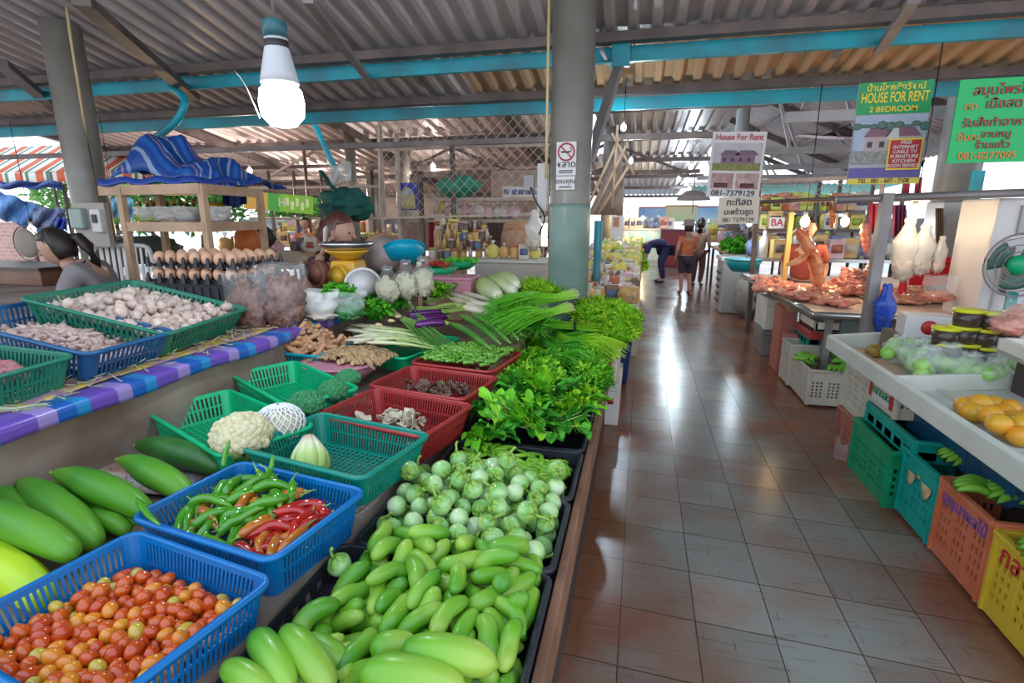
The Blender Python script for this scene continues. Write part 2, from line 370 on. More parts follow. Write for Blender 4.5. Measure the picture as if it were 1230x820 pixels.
# far hall: sawtooth bays falling to the right, ribs down the slope
def bay(x0, z0, x1, z1, y0, y1, m, n=4):
    corrugated((x0, y0, z0), (x0, y1, z0), (x1, y0, z1), .22, .05, m, 'ceiling')
    g = G(); tie = G()
    for k in range(n+1):
        y = y0+(y1-y0)*k/n
        g = G().bar((x0, y, z0-.1), (x1, y, z1-.1), .1, .14); trim(g, m_steel)
        g = G().bar((x0, y, z1-.12), (x1, y, z1-.12), .1, .12)
        for f in (.2, .45, .7): g.bar((x0+(x1-x0)*f, y, z1-.1), (x0+(x1-x0)*(f-.12), y, z0+(z1-z0)*(f-.12)-.1), .05)
        trim(g, m_grey)
    for f in (.1, .35, .6, .85):
        trim(G().bar((x0+(x1-x0)*f, y0, z0+(z1-z0)*f-.06), (x0+(x1-x0)*f, y1, z0+(z1-z0)*f-.06), .07), m_steel)
def zL(y): return 3.7-.158*(y-7)
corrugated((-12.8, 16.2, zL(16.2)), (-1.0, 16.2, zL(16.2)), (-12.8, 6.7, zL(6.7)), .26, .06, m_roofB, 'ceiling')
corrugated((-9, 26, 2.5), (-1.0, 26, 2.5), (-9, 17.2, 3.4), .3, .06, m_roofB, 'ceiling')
for y in (8.6, 10.4, 12.2, 14, 15.9): trim(G().bar((-12.8, y, zL(y)-.07), (-1, y, zL(y)-.07), .08, .08), m_steel)
for x in (-11.8, -8.6, -5.4, -2.2):
    trim(G().bar((x, 6.7, zL(6.7)-.14), (x, 16.2, zL(16.2)-.14), .12, .14), m_steel)
    g = G(); g.bar((x, 7.4, 2.62), (x+3.2, 7.4, 2.62), .07)
    g.bar((x, 11, 2.45), (x+3.2, 11, 2.45), .07); g.bar((x+.2, 11, 2.45), (x+1.5, 11, 3.0), .05); g.bar((x+2.9, 11, 2.45), (x+1.5, 11, 3.0), .05); g.bar((x, 14, 2.3), (x+1.8, 12, 2.8), .05)
    trim(g, m_steel)
bay(1.6, 4.9, 6.2, 2.9, 7.4, 22, m_roofA)
# aisle roof, low and ribbed along the aisle, with translucent green edge
corrugated((-.9, 26, 2.52), (1.7, 26, 2.52), (-.9, 7.4, 3.5), .2, .05, m_roofA, 'ceiling')
for y in (9.5, 12, 15, 18.5, 22, 25.8): trim(G().bar((-1, y, 3.5-.98*(y-7.4)/18.6-.06), (1.8, y, 3.5-.98*(y-7.4)/18.6-.06), .12, .1), m_steel)
corrugated((1.7, 22, 2.7), (9, 22, 2.7), (1.7, 26, 2.5), .2, .05, mat('roof_teal', (.1, .5, .42), rough=.5), 'ceiling')
# ---- columns
def column(x, y, r, z1, m=m_col, z0=0, paint=None):
    trim(G().cyl((x, y, z0), (x, y, z1), r, n=28), m, smooth=True)
column(-.585, 4.5, .165, 3.43)
column(-5.52, 4.5, .165, 3.43)
column(3.3, 7.0, .2, 3.0)
column(-.62, 10.5, .15, 3.2); column(-5.0, 11.0, .17, 3.4); column(-6.5, 12.5, .17, 3.2); column(-5.6, 9.9, .1, 3.3)
column(1.9, 12.5, .13, 4.2); column(-.7, 16, .15, 3.0)
# worn green paint on the lower part of the front column
pm = mat('green_paint', (.15, .22, .19), (.22, .31, .28), rough=.3, scale=3)
trim(G().lathe([(.169, .0), (.170, 1.70), (.168, 1.74)], (-.585, 4.5, 0), 28), pm, smooth=True)
# conduit on columns
tag(G().tube([P(76, -20, y=4.32), P(84, 40, y=4.32), P(100, 140, y=4.32), P(122, 260, y=4.32)], .012, 6).build('conduit', mat('yellow_pvc', (.55, .42, .22), rough=.5)), 'thin yellow conduit running down the left grey column', 'conduit')
tag(G().tube([P(660, -20, y=4.32), P(657, 150, y=4.32), P(656, 215, y=4.32)], .012, 6).build('conduit', _M['yellow_pvc']), 'thin orange conduit down the left edge of the centre column', 'conduit')
# ================================================================ stall blocks and outer walls
m_conc = mat('stained_concrete', (.32, .25, .21), (.16, .10, .07), rough=.8, scale=2.2, bump=.4, bscale=22)
m_wood = mat('raw_wood', (.42, .27, .17), (.52, .35, .23), rough=.7, scale=6)
m_plank = mat('brown_plank', (.30, .14, .08), (.20, .09, .05), rough=.6, scale=5, bump=.2)
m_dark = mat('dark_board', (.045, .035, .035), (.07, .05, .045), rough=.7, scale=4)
G().box((-1.535, 2.55, .3), (1.27, 4.7, .64)).build('trim_platform', m_conc, smooth=False, kind='structure')
G().box((-4.3, 2.3, .475), (4.4, 5.0, .95)).build('trim_ledge', m_conc, smooth=False, kind='structure', bevel=.02)
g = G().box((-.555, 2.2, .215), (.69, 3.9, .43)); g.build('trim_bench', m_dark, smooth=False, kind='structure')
tag(G().box((-.185, 2.2, .5), (.03, 3.9, .14)).build('edge_board', m_plank, smooth=False, bevel=.004), 'reddish brown edge board along the foot of the vegetable crates', 'board')
tag(G().box((-.83, 3.6, .70), (.04, 1.6, .12)).build('edge_board', m_wood, smooth=False, bevel=.004), 'pale worn wooden board edging the upper display beside the spring onions', 'board')
m_brick = mat('pink_brick', (.55, .27, .22), rough=.8)
nt = m_brick.node_tree; br = nt.nodes.new('ShaderNodeTexBrick'); br.inputs['Scale'].default_value = 3; br.inputs['Color1'].default_value = (.62, .32, .26, 1); br.inputs['Color2'].default_value = (.7, .4, .33, 1); br.inputs['Mortar'].default_value = (.7, .6, .55, 1)
tcb = nt.nodes.new('ShaderNodeTexCoord'); spb = nt.nodes.new('ShaderNodeSeparateXYZ'); cbb = nt.nodes.new('ShaderNodeCombineXYZ'); nt.links.new(tcb.outputs['Object'], spb.inputs[0]); nt.links.new(spb.outputs[0], cbb.inputs[0]); nt.links.new(spb.outputs[2], cbb.inputs[1]); nt.links.new(cbb.outputs[0], br.inputs['Vector']); nt.links.new(br.outputs[0], nt.nodes['Principled BSDF'].inputs[0])
G().box((-15.2, 9.0, .75), (6, .2, 1.5)).build('wall_left', m_brick, smooth=False, kind='structure')
# ================================================================ upper display: plastic baskets and what is in them
p_blue = mat('blue_plastic', (.0, .13, .40), (.0, .16, .46), rough=.35, scale=5)
p_navy = mat('deep_blue_plastic', (.008, .075, .2), (.012, .10, .25), rough=.4, scale=5)
p_green = mat('bright_green_plastic', (.0, .42, .17), rough=.4)
p_teal = mat('teal_green_plastic', (.0, .22, .16), rough=.4)
p_dgreen = mat('dark_green_plastic', (.01, .17, .10), rough=.4)
p_red = mat('brick_red_plastic', (.30, .02, .02), (.36, .03, .03), rough=.4, scale=5)
p_black = mat('black_plastic', (.018, .02, .028), rough=.45)
p_pink = mat('pink_plastic', (.5, .2, .26), rough=.5)
p_cyan = mat('cyan_plastic', (.0, .25, .33), rough=.4)
def B3(name, label, A, B_, C, Hh, m, **k):
    M, L, W = frame3(A, B_, C); basket(name, label, M, L, W, Hh, m, **k); return M, L, W
def inner(L, W, k=.9): return (-L/2*k, L/2*k, -W/2*k, W/2*k)
# ---- tomatoes
MT, LT, WT = B3('tomato_basket', 'blue slotted basket in the front corner, full of small tomatoes', (-1.39, 1.09, .75), (-.87, 1.0, .75), (-.943, .58, .75), .15, p_blue, slots=217)
# local frame has z up; items sit in the lower part
m_tom = {'red': mat('tomato_red', (.5, .03, .008), (.62, .07, .01), rough=.16, scale=25, coat=.4, rnd=[(.48, .04, .004), (.60, .10, .006), (.54, .065, .005), (.64, .15, .008)]),
         'orange': mat('tomato_orange', (.7, .2, .02), (.7, .28, .03), rough=.16, scale=25, coat=.4, rnd=[(.72, .19, .01), (.74, .28, .012)]),
         'yellow': mat('tomato_yellow', (.62, .36, .03), (.5, .4, .06), rough=.16, scale=25, coat=.4)}
def zfl(x, y): return np.zeros_like(x)
X, sz = settle(340, [.0165, .0165], .008, (-LT/2+.03, LT/2-.03, -WT/2+.025, WT/2-.025), floor=lambda x, y: -.15+.035-.02*np.clip((y+.0)*2, -1, 1)*0, iters=110, seed=3, drop=.3)
tm = {}
tops = sorted(range(340), key=lambda i: -X[i].mean(0)[2])[:250]
for i in tops:
    c = X[i].mean(0); d = V(X[i][1]-X[i][0]).normalized(); q = d.to_track_quat('Z', 'Y').to_matrix().to_4x4()
    col = random.choices(['red', 'orange', 'yellow'], [.62, .26, .12])[0]
    lab = {'red': 'small ripe red tomato loose in the blue front basket', 'orange': 'small orange tomato among the red ones in the front basket', 'yellow': 'small yellowish half-ripe tomato in the blue front basket'}[col]
    M = MT @ Matrix.Translation(V(c)) @ q @ Matrix.Scale(sz[i]*random.uniform(.92, 1.08), 4)
    if col not in tm:
        o = G().ball((0, 0, 0), (.0178, .0178, .0225), 14, 10).build('tomato', m_tom[col], label=lab, cat='tomato', group=f'{col} tomatoes in the front basket'); tm[col] = o; o.matrix_world = M
    else:
        o = tm[col].copy(); COL.objects.link(o); o.matrix_world = M
# ---- chillies
MC, LC, WC = B3('chilli_basket', 'blue slotted basket heaped with green and red long chillies', (-1.43, 1.135, .765), (-.89, 1.05, .765), (-.86, 1.44, .765), .15, p_blue, slots=217)
def chili_mat(n, a, b): return mat(n, a, along=[(0, a), (.6, a), (1, b)], rough=.13, coat=.5, rnd=[(.75, .75, .75), (1, 1, 1), (.9, .9, .9)])
m_ch = {'green': chili_mat('chilli_green', (.07, .30, .01), (.13, .38, .02)), 'red': chili_mat('chilli_red', (.48, .012, .008), (.42, .01, .01)), 'orange': chili_mat('chilli_orange', (.55, .16, .015), (.6, .07, .01))}
m_stem = mat('green_stem', (.22, .36, .05), (.3, .42, .1), rough=.5, scale=40)
def chilis(K, bx, fl, kinds, seed, Mx, n=5, drop=.2):
    X, sz = settle(K, [.0115, .0145, .0145, .0125, .008], .039, bx, floor=fl, iters=100, seed=seed, stiff=.35, drop=drop)
    for i in range(K):
        col = random.choices(list(kinds), list(kinds.values()))[0]
        pts = [Mx @ V(p) for p in smooth_pts(X[i], 12)]
        bend = V((random.gauss(0, .006), random.gauss(0, .006), random.gauss(.002, .004)))
        rr = [.0122*s for s in (.55, .9, 1.05, 1.1, 1.08, 1.05, 1, .95, .88, .78, .62, .4, .08)]
        pts = [p+bend*math.sin(j/12*PI*1.5) for j, p in enumerate(pts)]
        lab = {'green': 'glossy long green chilli in the blue chilli basket', 'red': 'glossy long red chilli at the right of the chilli basket', 'orange': 'half-ripe orange chilli lying among the green chillies'}[col]
        o = G().tube(pts, [r*sz[i]*1.15 for r in rr], 9).build('chilli', m_ch[col], label=lab, cat='chilli', group=f'{col} chillies in the basket')
        d = (pts[0]-pts[1]).normalized(); e = pts[0]+d*.012+V((0, 0, .003)); e2 = e+(d+V((random.gauss(0, .5), random.gauss(0, .5), .35))).normalized()*.028
        G().tube([pts[0]-d*.006, pts[0]+d*.002, e, e2], [.0088, .0075, .0026, .0022], 7).build('stem', m_stem, o)
chilis(46, (-LC/2+.03, .08, -WC/2+.03, WC/2-.03), lambda x, y: -.055+.03*np.clip(y*6, -1, 1), {'green': .74, 'orange': .26}, 5, MC)
chilis(22, (.05, LC/2-.03, -WC/2+.03, WC/2-.07), lambda x, y: -.06+0*x, {'red': .72, 'orange': .28}, 6, MC)
for k, (a, b, c) in enumerate((((268, 560), (272, 540), (276, 528)), ((322, 572), (326, 560), (328, 546)), ((165, 600), (178, 618), (192, 630)))):
    pts = smooth_pts([P(*a, z=.80), P(*b, z=.84), P(*c, z=.87)] if k < 2 else [P(*a, z=.79), P(*b, z=.785), P(*c, z=.79)], 10)
    G().tube(pts, [.009*s for s in (.7, 1, 1.1, 1.1, 1.05, 1, .9, .8, .6, .4, .1)], 9).build('chilli', m_ch['green'], label=('green chilli standing tip up at the back of the chilli basket', 'green chilli sticking up beside the teal basket rim', 'green chilli hanging over the left corner of the chilli basket')[k], cat='chilli')
# ---- big green gourds on the left
m_gourd = mat('gourd_skin', (.07, .25, .02), along=[(0, (.16, .32, .02)), (.35, (.045, .21, .012)), (1, (.13, .34, .02))], rnd=[(.85, .9, .8), (1.25, 1.1, 1), (1, 1, 1)], c2=(.05, .25, .015), scale=6, bump=.25, bscale=9, rough=.45, coat=.05, spec=.4)
m_gourdy = mat('gourd_yellow', (.5, .65, .02), (.4, .6, .02), rough=.35, scale=6)
m_gourdd = mat('gourd_dark', (.02, .10, .015), (.035, .14, .02), rough=.4, scale=9)
def gourd(a, b, za, zb, r, lab, m=None, sag=.02, neck=.45):
    A = P(*a, z=za); B_ = P(*b, z=zb); mid = (A+B_)/2+V((0, 0, sag))
    pts = smooth_pts([A, A.lerp(mid, .5)+V((0, 0, sag*.6)), mid, B_.lerp(mid, .5)+V((0, 0, sag*.6)), B_], 22); n = len(pts)
    rr = []
    for i in range(n):
        u = i/(n-1); e = math.sqrt(max(0, 1-(2*u-1)**2)); rr.append(r*max(.03, e**.75)*(neck+(1-neck)*min(1, u*2.2)**.8))
    o = G().tube(pts, rr, 20, ridge=.03).build('green_gourd', m or m_gourd, label=lab, cat='gourd', group='long green gourds')
    d = (A-pts[2]).normalized(); G().tube([A-d*.004, A+d*.022], [.009, .006], 7).build('stem', m_stem, o)
gourd((22, 578), (118, 655), .72, .68, .055, 'big green gourd pointing at the tomato basket corner, left of centre')
gourd((64, 568), (180, 618), .76, .70, .052, 'big green gourd lying over a darker one beside the ledge wall')
gourd((60, 580), (165, 630), .70, .66, .038, 'slim dark gourd squeezed under the bigger green one')
gourd((143, 552), (232, 600), .74, .69, .050, 'green gourd with a pinched pointed end left of the chilli basket')
gourd((165, 535), (268, 565), .72, .68, .055, 'dark green gourd beside the empty green basket', m_gourdd, neck=.7)
gourd((-60, 605), (92, 668), .76, .72, .055, 'pale green gourd running off the left edge of the picture')
gourd((-30, 582), (60, 640), .68, .67, .045, 'green gourd half hidden under the pale one at the left edge')
gourd((-60, 655), (60, 725), .69, .66, .06, 'yellow-green gourd behind the tomato basket at the left edge', m_gourdy, neck=.8)
gourd((95, 622), (155, 640), .66, .655, .035, 'small green gourd between the dark one and the basket')
tag(G().grid(lambda u, v: P(-40+300*u, 600-70*u+45*v+6*math.sin(u*20+v*4), z=.633+.008*math.sin(u*13+v*5)), 20, 5).build('newspaper', mat('newsprint', (.45, .42, .42), (.3, .14, .10), rough=.9, scale=11, detail=6), solid=.002), 'crumpled printed paper under the gourds by the ledge wall', 'paper')
MBL, _, _ = B3('gourd_basket', 'blue basket mostly buried under the gourds at the left edge', P(-60, 640, z=.67), P(45, 600, z=.67), P(30, 575, z=.67), .035, p_blue, slots=87)
# small loose dirt and leaf trimmings: stuff
g = G()
for k in range(700):
    p = P(random.uniform(60, 235), 0, z=.62) if 0 else V((random.uniform(-2.1, -1.86)+.02, random.uniform(1.2, 3.0), .625)); q = Euler((random.random()*3, random.random()*3, random.random()*6)).to_matrix()
    g.box(p+V((0, 0, random.random()*.012)), (random.uniform(.008, .04), .003, .002), M=q)
g.build('leaf_litter', mat('litter', (.10, .07, .035), (.16, .14, .05), rough=.9, scale=30), label='brown dried leaf scraps along the foot of the ledge wall', cat='leaf litter', kind='stuff')
# ---- bright green baskets with cauliflower and broccoli
A, Bl = P(186, 500, z=.77), P(262, 463, z=.77); M1, L1, W1 = B3('green_basket', 'bright green empty slotted basket left of the cauliflower', A, P(285, 558, z=.77), P(285, 558, z=.77)+(Bl-A), .12, p_green, slots=188)
A, Bl = P(283, 452, z=.80), P(347, 431, z=.80); M2_, L2, W2 = B3('green_basket', 'bright green empty slotted basket behind the broccoli', A, P(355, 492, z=.80), P(355, 492, z=.80)+(Bl-A), .12, p_green, slots=188)
m_cauli = mat('cauliflower_curd', (.62, .53, .30), (.7, .64, .42), rough=.8, scale=40, bump=.6, bscale=120)
m_cleaf = mat('pale_leaf', (.42, .55, .16), (.3, .45, .1), rough=.5, scale=20)
def floret_head(name, c, r, m, lab, cat, n, fr, leafm, seed, sq=.8):
    T = thing(name, lab, cat, c); rnd_ = random.Random(seed); g = G(); g.ball((0, 0, 0), (r*.86, r*.86, r*.72*sq), 20, 12)
    for k in range(n):
        z = 1-1.25*(k+.5)/n; a = k*2.39996; s = math.sqrt(max(0, 1-z*z)); d = V((s*math.cos(a), s*math.sin(a), z*sq))
        g.ball(d*r*rnd_.uniform(.8, .88), (fr*rnd_.uniform(.85, 1.2),)*3, 9, 6, lump=.25, lf=3, seed=k)
    g.build('curd' if cat == 'cauliflower' else 'floret_crown', m, T)
    g = G(); g.cyl((0, 0, -r*.8), (0, 0, -r*.3), r*.3, r*.45, 10)
    for k in range(7):
        a = k*2*PI/7+rnd_.random(); d = V((math.cos(a), math.sin(a), .25)); g.leaf((d.x*r*.35, d.y*r*.35, -r*.7), d, V((0, 0, 1)), r*1.0, r*.7, curl=-1.0, seg=5, wav=.03)
    g.build('stalk_leaves', leafm, T, solid=.002); return T
floret_head('cauliflower', P(290, 524, z=.80), .115, m_cauli, 'cream cauliflower on the front corner of the empty green basket', 'cauliflower', 150, .0195, m_cleaf, 1)
# netted one
T = thing('cauliflower', 'cauliflower wrapped in a white foam net behind the bare one', 'cauliflower', P(336, 508, z=.79))
G().ball((0, 0, 0), (.095, .095, .075), 24, 14, lump=.1).build('curd', m_cauli, T)
g = G()
for k in range(20):
    for s in (1, -1):
        pts = []
        for j in range(15):
            ph = -PI/2*.9+PI*.93*j/14; a = 2*PI*k/20+s*j*.13; pts.append((math.cos(ph)*math.cos(a)*.102, math.cos(ph)*math.sin(a)*.102, math.sin(ph)*.082))
        g.tube(pts, .0035, 4, caps=False)
g.build('foam_net', mat('white_foam', (.75, .76, .78), rough=.7), T)
m_broc = mat('broccoli_crown', (.03, .22, .08), (.07, .32, .12), rough=.85, scale=60, bump=1, bscale=170)
m_bst = mat('broccoli_leaf', (.03, .13, .08), (.06, .2, .1), rough=.6, scale=20)
for (c, r, lab) in (((367, 486), .088, 'dark broccoli head at the left front of the three'), ((400, 470), .078, 'dark broccoli head in the middle touching the red basket'), ((418, 455), .07, 'dark broccoli head farthest back beside the pink basket')):
    T = floret_head('broccoli', P(*c, z=.80), r, m_broc, lab, 'broccoli', 220, .0095, m_bst, r*1000, .75)
# ---- teal basket with the trimmed cabbage heart
MTe, LTe, WTe = B3('teal_basket', 'teal green slotted basket holding one trimmed vegetable heart', (-1.42, 1.58, .79), (-.86, 1.47, .79), (-.80, 1.87, .79), .13, p_teal, slots=217)
T = thing('mustard_heart', 'pale green and cream trimmed mustard heart lying in the teal basket', 'cabbage', P(372, 548, z=.74))
m_mus = mat('mustard_rib', (.5, .55, .3), along=[(0, (.26, .42, .06)), (.45, (.42, .56, .16)), (.75, (.7, .68, .48)), (1, (.45, .30, .2))], rough=.4)
for k in range(9):
    a = k*2*PI/9; d = V((math.cos(a), math.sin(a)*.8, 0)); ax = V((-.35, .55, .55)).normalized(); s1, s2 = frame_of(ax); off = s1*math.cos(a)*.042+s2*math.sin(a)*.042
    g = G(); pts = [off*.3-ax*.085, off*.9-ax*.06, off*1.1-ax*.01, off*.8+ax*.04, off*.35+ax*.085]
    g.tube(smooth_pts(pts, 12), [.012, .022, .028, .03, .031, .03, .028, .025, .021, .017, .013, .011, .009], 8, flat=.8); g.build('stalk', m_mus, T)
# ---- red baskets
MR1, LR1, WR1 = B3('mushroom_basket', 'brick red basket with pale oyster mushrooms, nearest of the red baskets', (-1.36, 1.99, .775), (-.80, 1.87, .775), (-.76, 2.28, .775), .14, p_red, slots=217)
MR2, LR2, WR2 = B3('fungus_basket', 'brick red basket with brown ear fungus, middle of the red baskets', (-1.33, 2.41, .785), (-.78, 2.31, .785), (-.74, 2.70, .785), .14, p_red, slots=217)
MR3, LR3, WR3 = B3('pepper_basket', 'brick red basket of small green peppers, farthest of the red baskets', (-1.27, 2.82, .80), (-.76, 2.74, .80), (-.72, 3.2, .80), .12, p_red, slots=203)
def mushroom(T_M, m, lab, n, ext, z0, sz, grp, name, caps=True, seed=1, cat='mushroom'):
    rr = random.Random(seed)
    for k in range(n):
        g = G(); s = sz*rr.uniform(.7, 1.25); w = rr.uniform(0, 6)
        def fn(u, v, s=s, w=w):
            a = 2*PI*v; r = s*u*(1+.28*math.sin(3*a+w)+.12*math.sin(7*a)); return (r*math.cos(a), r*math.sin(a)*.8, s*(.45*u*u*math.cos(a*2+w)+.35*u-.1*math.sin(5*a)*u))
        g.grid(fn, 5, 18)
        if caps: g.tube([(0, 0, .0), (s*.2, 0, -s*.5), (s*.5, 0, -s*.9)], [s*.25, s*.18, s*.2], 7)
        x = rr.gauss(ext[0], ext[1]); y = rr.gauss(ext[2], ext[3]); h = z0+.045*max(0, 1-((x-ext[0])/ext[1]/2)**2-((y-ext[2])/ext[3]/2)**2)+rr.uniform(-.01, .012)
        o = g.build(name, m, label=lab, cat=cat, group=grp, solid=.004); o.matrix_world = T_M @ Matrix.Translation((x, y, h)) @ Euler((rr.gauss(0, .7), rr.gauss(0, .7), rr.random()*6.28)).to_matrix().to_4x4()
m_oys = mat('oyster_mushroom', (.62, .54, .40), (.45, .36, .25), rough=.6, scale=30)
m_ear = mat('ear_fungus', (.13, .06, .045), (.2, .11, .08), rough=.4, scale=30)
mushroom(MR1, m_oys, 'cream oyster mushroom heaped in the nearest red basket', 22, (.03, .07, .03, .05), -.09, .033, 'oyster mushrooms in the red basket', 'oyster_mushroom', seed=3)
mushroom(MR2, m_ear, 'crinkled brown ear fungus in the middle red basket', 60, (.01, .11, .01, .07), -.08, .028, 'ear fungus in the red basket', 'ear_fungus', caps=False, seed=4, cat='fungus')
m_pep = mat('pepper_green', (.10, .3, .02), along=[(0, (.16, .36, .04)), (1, (.06, .24, .02))], rnd=[(.7, .8, .7), (1.2, 1.15, 1), (1, 1, 1)], rough=.2, coat=.3)
tag(G().tube([MR2 @ V((0, .07, -.02)), MR2 @ V((.04, .02, -.025)), MR2 @ V((.09, -.02, -.035))], [.008, .014, .006], 8).build('chilli', m_pep), 'single long green pepper lying on the brown ear fungus', 'chilli')
def sticks(K, rad, sl, bx, fl, Mx, m, name, lab, cat, grp, seed, n=8, ns=7, prof=None, drop=.2, iters=80, shape=None, stiff=.5, stem=None, kw={}):
    X, sz = settle(K, rad, sl, bx, floor=fl, iters=iters, seed=seed, drop=drop, shape=shape, stiff=stiff); out = []
    m_ = len(rad)
    for i in range(K):
        pts = [Mx @ V(p) for p in smooth_pts(X[i], ns)]; a = pts[0]-(pts[1]-pts[0])*.3; b = pts[-1]+(pts[-1]-pts[-2])*.3; pts = [a]+pts+[b]
        r0 = [np.interp(j/ns, np.linspace(0, 1, m_), rad)*sz[i] for j in range(ns+1)]; r0 = [r0[0]*.35]+r0+[r0[-1]*.3]
        if prof: r0 = [a_*prof(j/(len(r0)-1)) for j, a_ in enumerate(r0)]
        o = G().tube(pts, r0, n, **kw).build(name, m, label=lab, cat=cat, group=grp); out.append(o)
        if stem: d = (pts[0]-pts[1]).normalized(); G().tube([pts[0], pts[0]+d*stem[0]], [stem[1], stem[1]*.8], 5).build('stem', m_stem, o)
    return out
sticks(170, [.0105, .012, .008], .032, inner(LR3, WR3, .93), lambda x, y: .015+.02*y+.03*np.exp(-(x*x+y*y)/.02), MR3, m_pep, 'green_pepper', 'slim green pepper heaped in the farthest red basket', 'pepper', 'green peppers in the red basket', 8, drop=.14)
# ---- roots, rhizomes, lemongrass
c = P(415, 443, z=.74)
def bowl(name, lab, c, r, h, m, group=None, ry=1.0, Mx=None, cat='bowl', slots=False):
    T = thing(name, lab, cat, c, group=group) if Mx is None else thing(name, lab, cat, M=Mx, group=group)
    prof = [(r*.55, 0), (r*.62, .004), (r*.82, h*.45), (r, h), (r*1.03, h), (r*.84, h*.42), (r*.6, -.006), (0.0, -.006)]
    o = G().lathe([(0, 0)]+prof, n=36).build('shell', m, T); o.scale = (1, ry, 1)
    o = G().lathe([(r*1.0, h-.004), (r*1.06, h-.004), (r*1.06, h+.006), (r*1.0, h+.006)], n=36).build('rim', m, T); o.scale = (1, ry, 1)
    return T
bowl('pink_bowl', 'pink plastic colander under the pale finger roots', P(412, 452, z=.68), .23, .10, p_pink)
m_root = mat('finger_root', (.38, .24, .12), along=[(0, (.30, .18, .09)), (.5, (.5, .34, .18)), (1, (.36, .22, .1))], rnd=[(.7, .7, .7), (1.15, 1.1, 1.05), (1, 1, 1)], rough=.8)
Mr = Matrix.Translation(P(422, 438, z=.74))
def fan(ang, spread, ext):
    def f(base, dv, r_):
        K = len(base); a = r_.normal(ang, spread, K); return base, np.stack([np.cos(a), np.sin(a), r_.normal(-.05, .08, K)], 1)
    return f
sticks(130, [.009, .010, .008, .005], .042, (-.24, .26, -.17, .2), lambda x, y: .085-.7*(x*x+y*y), Mr, m_root, 'finger_root', 'thin knobbly brown finger root piled over the pink colander', 'root', 'finger roots on the colander', 9, n=6, drop=.14, shape=fan(2.2, .5, 0))
sticks(6, [.009, .014, .013, .008], .03, (-.02, .14, -.2, -.07), lambda x, y: .05+0*x, Mr, mat('pale_root', (.55, .4, .22), (.45, .3, .15), rough=.8, scale=30), 'pale_root', 'plump pale root hanging over the front of the finger root pile', 'root', 'pale roots in front of the pile', 10, n=8, drop=.05, shape=fan(2.0, .2, 0))
MG, LG, WG = B3('rhizome_basket', 'teal basket heaped with knobbly turmeric under the hanging clear bag', P(366, 414, z=.82)+V((-.25, -.2, 0)), P(366, 414, z=.82)+V((.25, -.24, 0)), P(366, 414, z=.82)+V((.27, .16, 0)), .15, p_cyan, slots=116)
m_tur = mat('turmeric', (.42, .22, .11), (.5, .3, .18), rough=.75, scale=30, rnd=[(.8, .75, .7), (1.2, 1.1, 1)])
for k in range(120):
    rr = random.Random(k*31+5); x_, y_ = rr.uniform(-.46, .46)*LG, rr.uniform(-.44, .44)*WG; Q = MG @ Matrix.Translation((x_, y_, -.02+.13*math.exp(-(x_/.17)**2-(y_/.15)**2)+rr.uniform(-.02, .02))) @ Euler((rr.gauss(0, .4), rr.gauss(0, .4), rr.gauss(.4, .6))).to_matrix().to_4x4()
    g = G(); pts = []; rd = []
    for j in range(13): u = j/12; pts.append((-.065+.13*u, .012*math.sin(u*5+k), .004*math.sin(u*9))); rd.append(.016*(.3 if j in (0, 12) else 1)*(1+.16*math.cos(u*40)))
    g.tube(pts, rd, 8)
    if k % 2: g.tube([(0, 0, 0), (.01, .03, .004), (.012, .045, .006)], [.012, .011, .004], 7)
    o = g.build('turmeric', m_tur, label='knobbly orange-brown turmeric piece heaped in the teal basket', cat='turmeric', group='turmeric in the teal basket'); o.matrix_world = Q
MLg, _, _ = B3('lemongrass_basket', 'green basket under the pale lemongrass stalks', P(450, 425, z=.78), P(495, 432, z=.78), P(545, 405, z=.78), .10, p_green, slots=130)
m_lem = mat('lemongrass', (.6, .58, .36), along=[(0, (.66, .58, .42)), (.3, (.66, .66, .42)), (.65, (.42, .52, .18)), (1, (.15, .34, .06))], rough=.45, rnd=[(.85, .85, .85), (1.05, 1.05, 1.05)])
for k in range(40):
    rr = random.Random(200+k); a = P(rr.uniform(412, 445), rr.uniform(388, 412), z=.83+.05*rr.random()); b = P(rr.uniform(485, 535), rr.uniform(398, 420) , z=.80+.04*rr.random()); 
    mid = (a+b)/2+V((0, 0, .015)); G().tube(smooth_pts([a, mid, b], 8), [.007, .011, .012, .0115, .010, .009, .008, .007, .005], 7).build('lemongrass_stalk', m_lem, label='pale lemongrass stalk laid in the bundle on the green basket', cat='lemongrass', group='lemongrass stalks')
m_chv = mat('white_stem_greens', (.5, .6, .3), along=[(0, (.7, .7, .5)), (.25, (.55, .66, .3)), (.5, (.22, .46, .08)), (1, (.06, .28, .04))], rough=.45, rnd=[(.85, .85, .85), (1.05, 1.05, 1.05)])
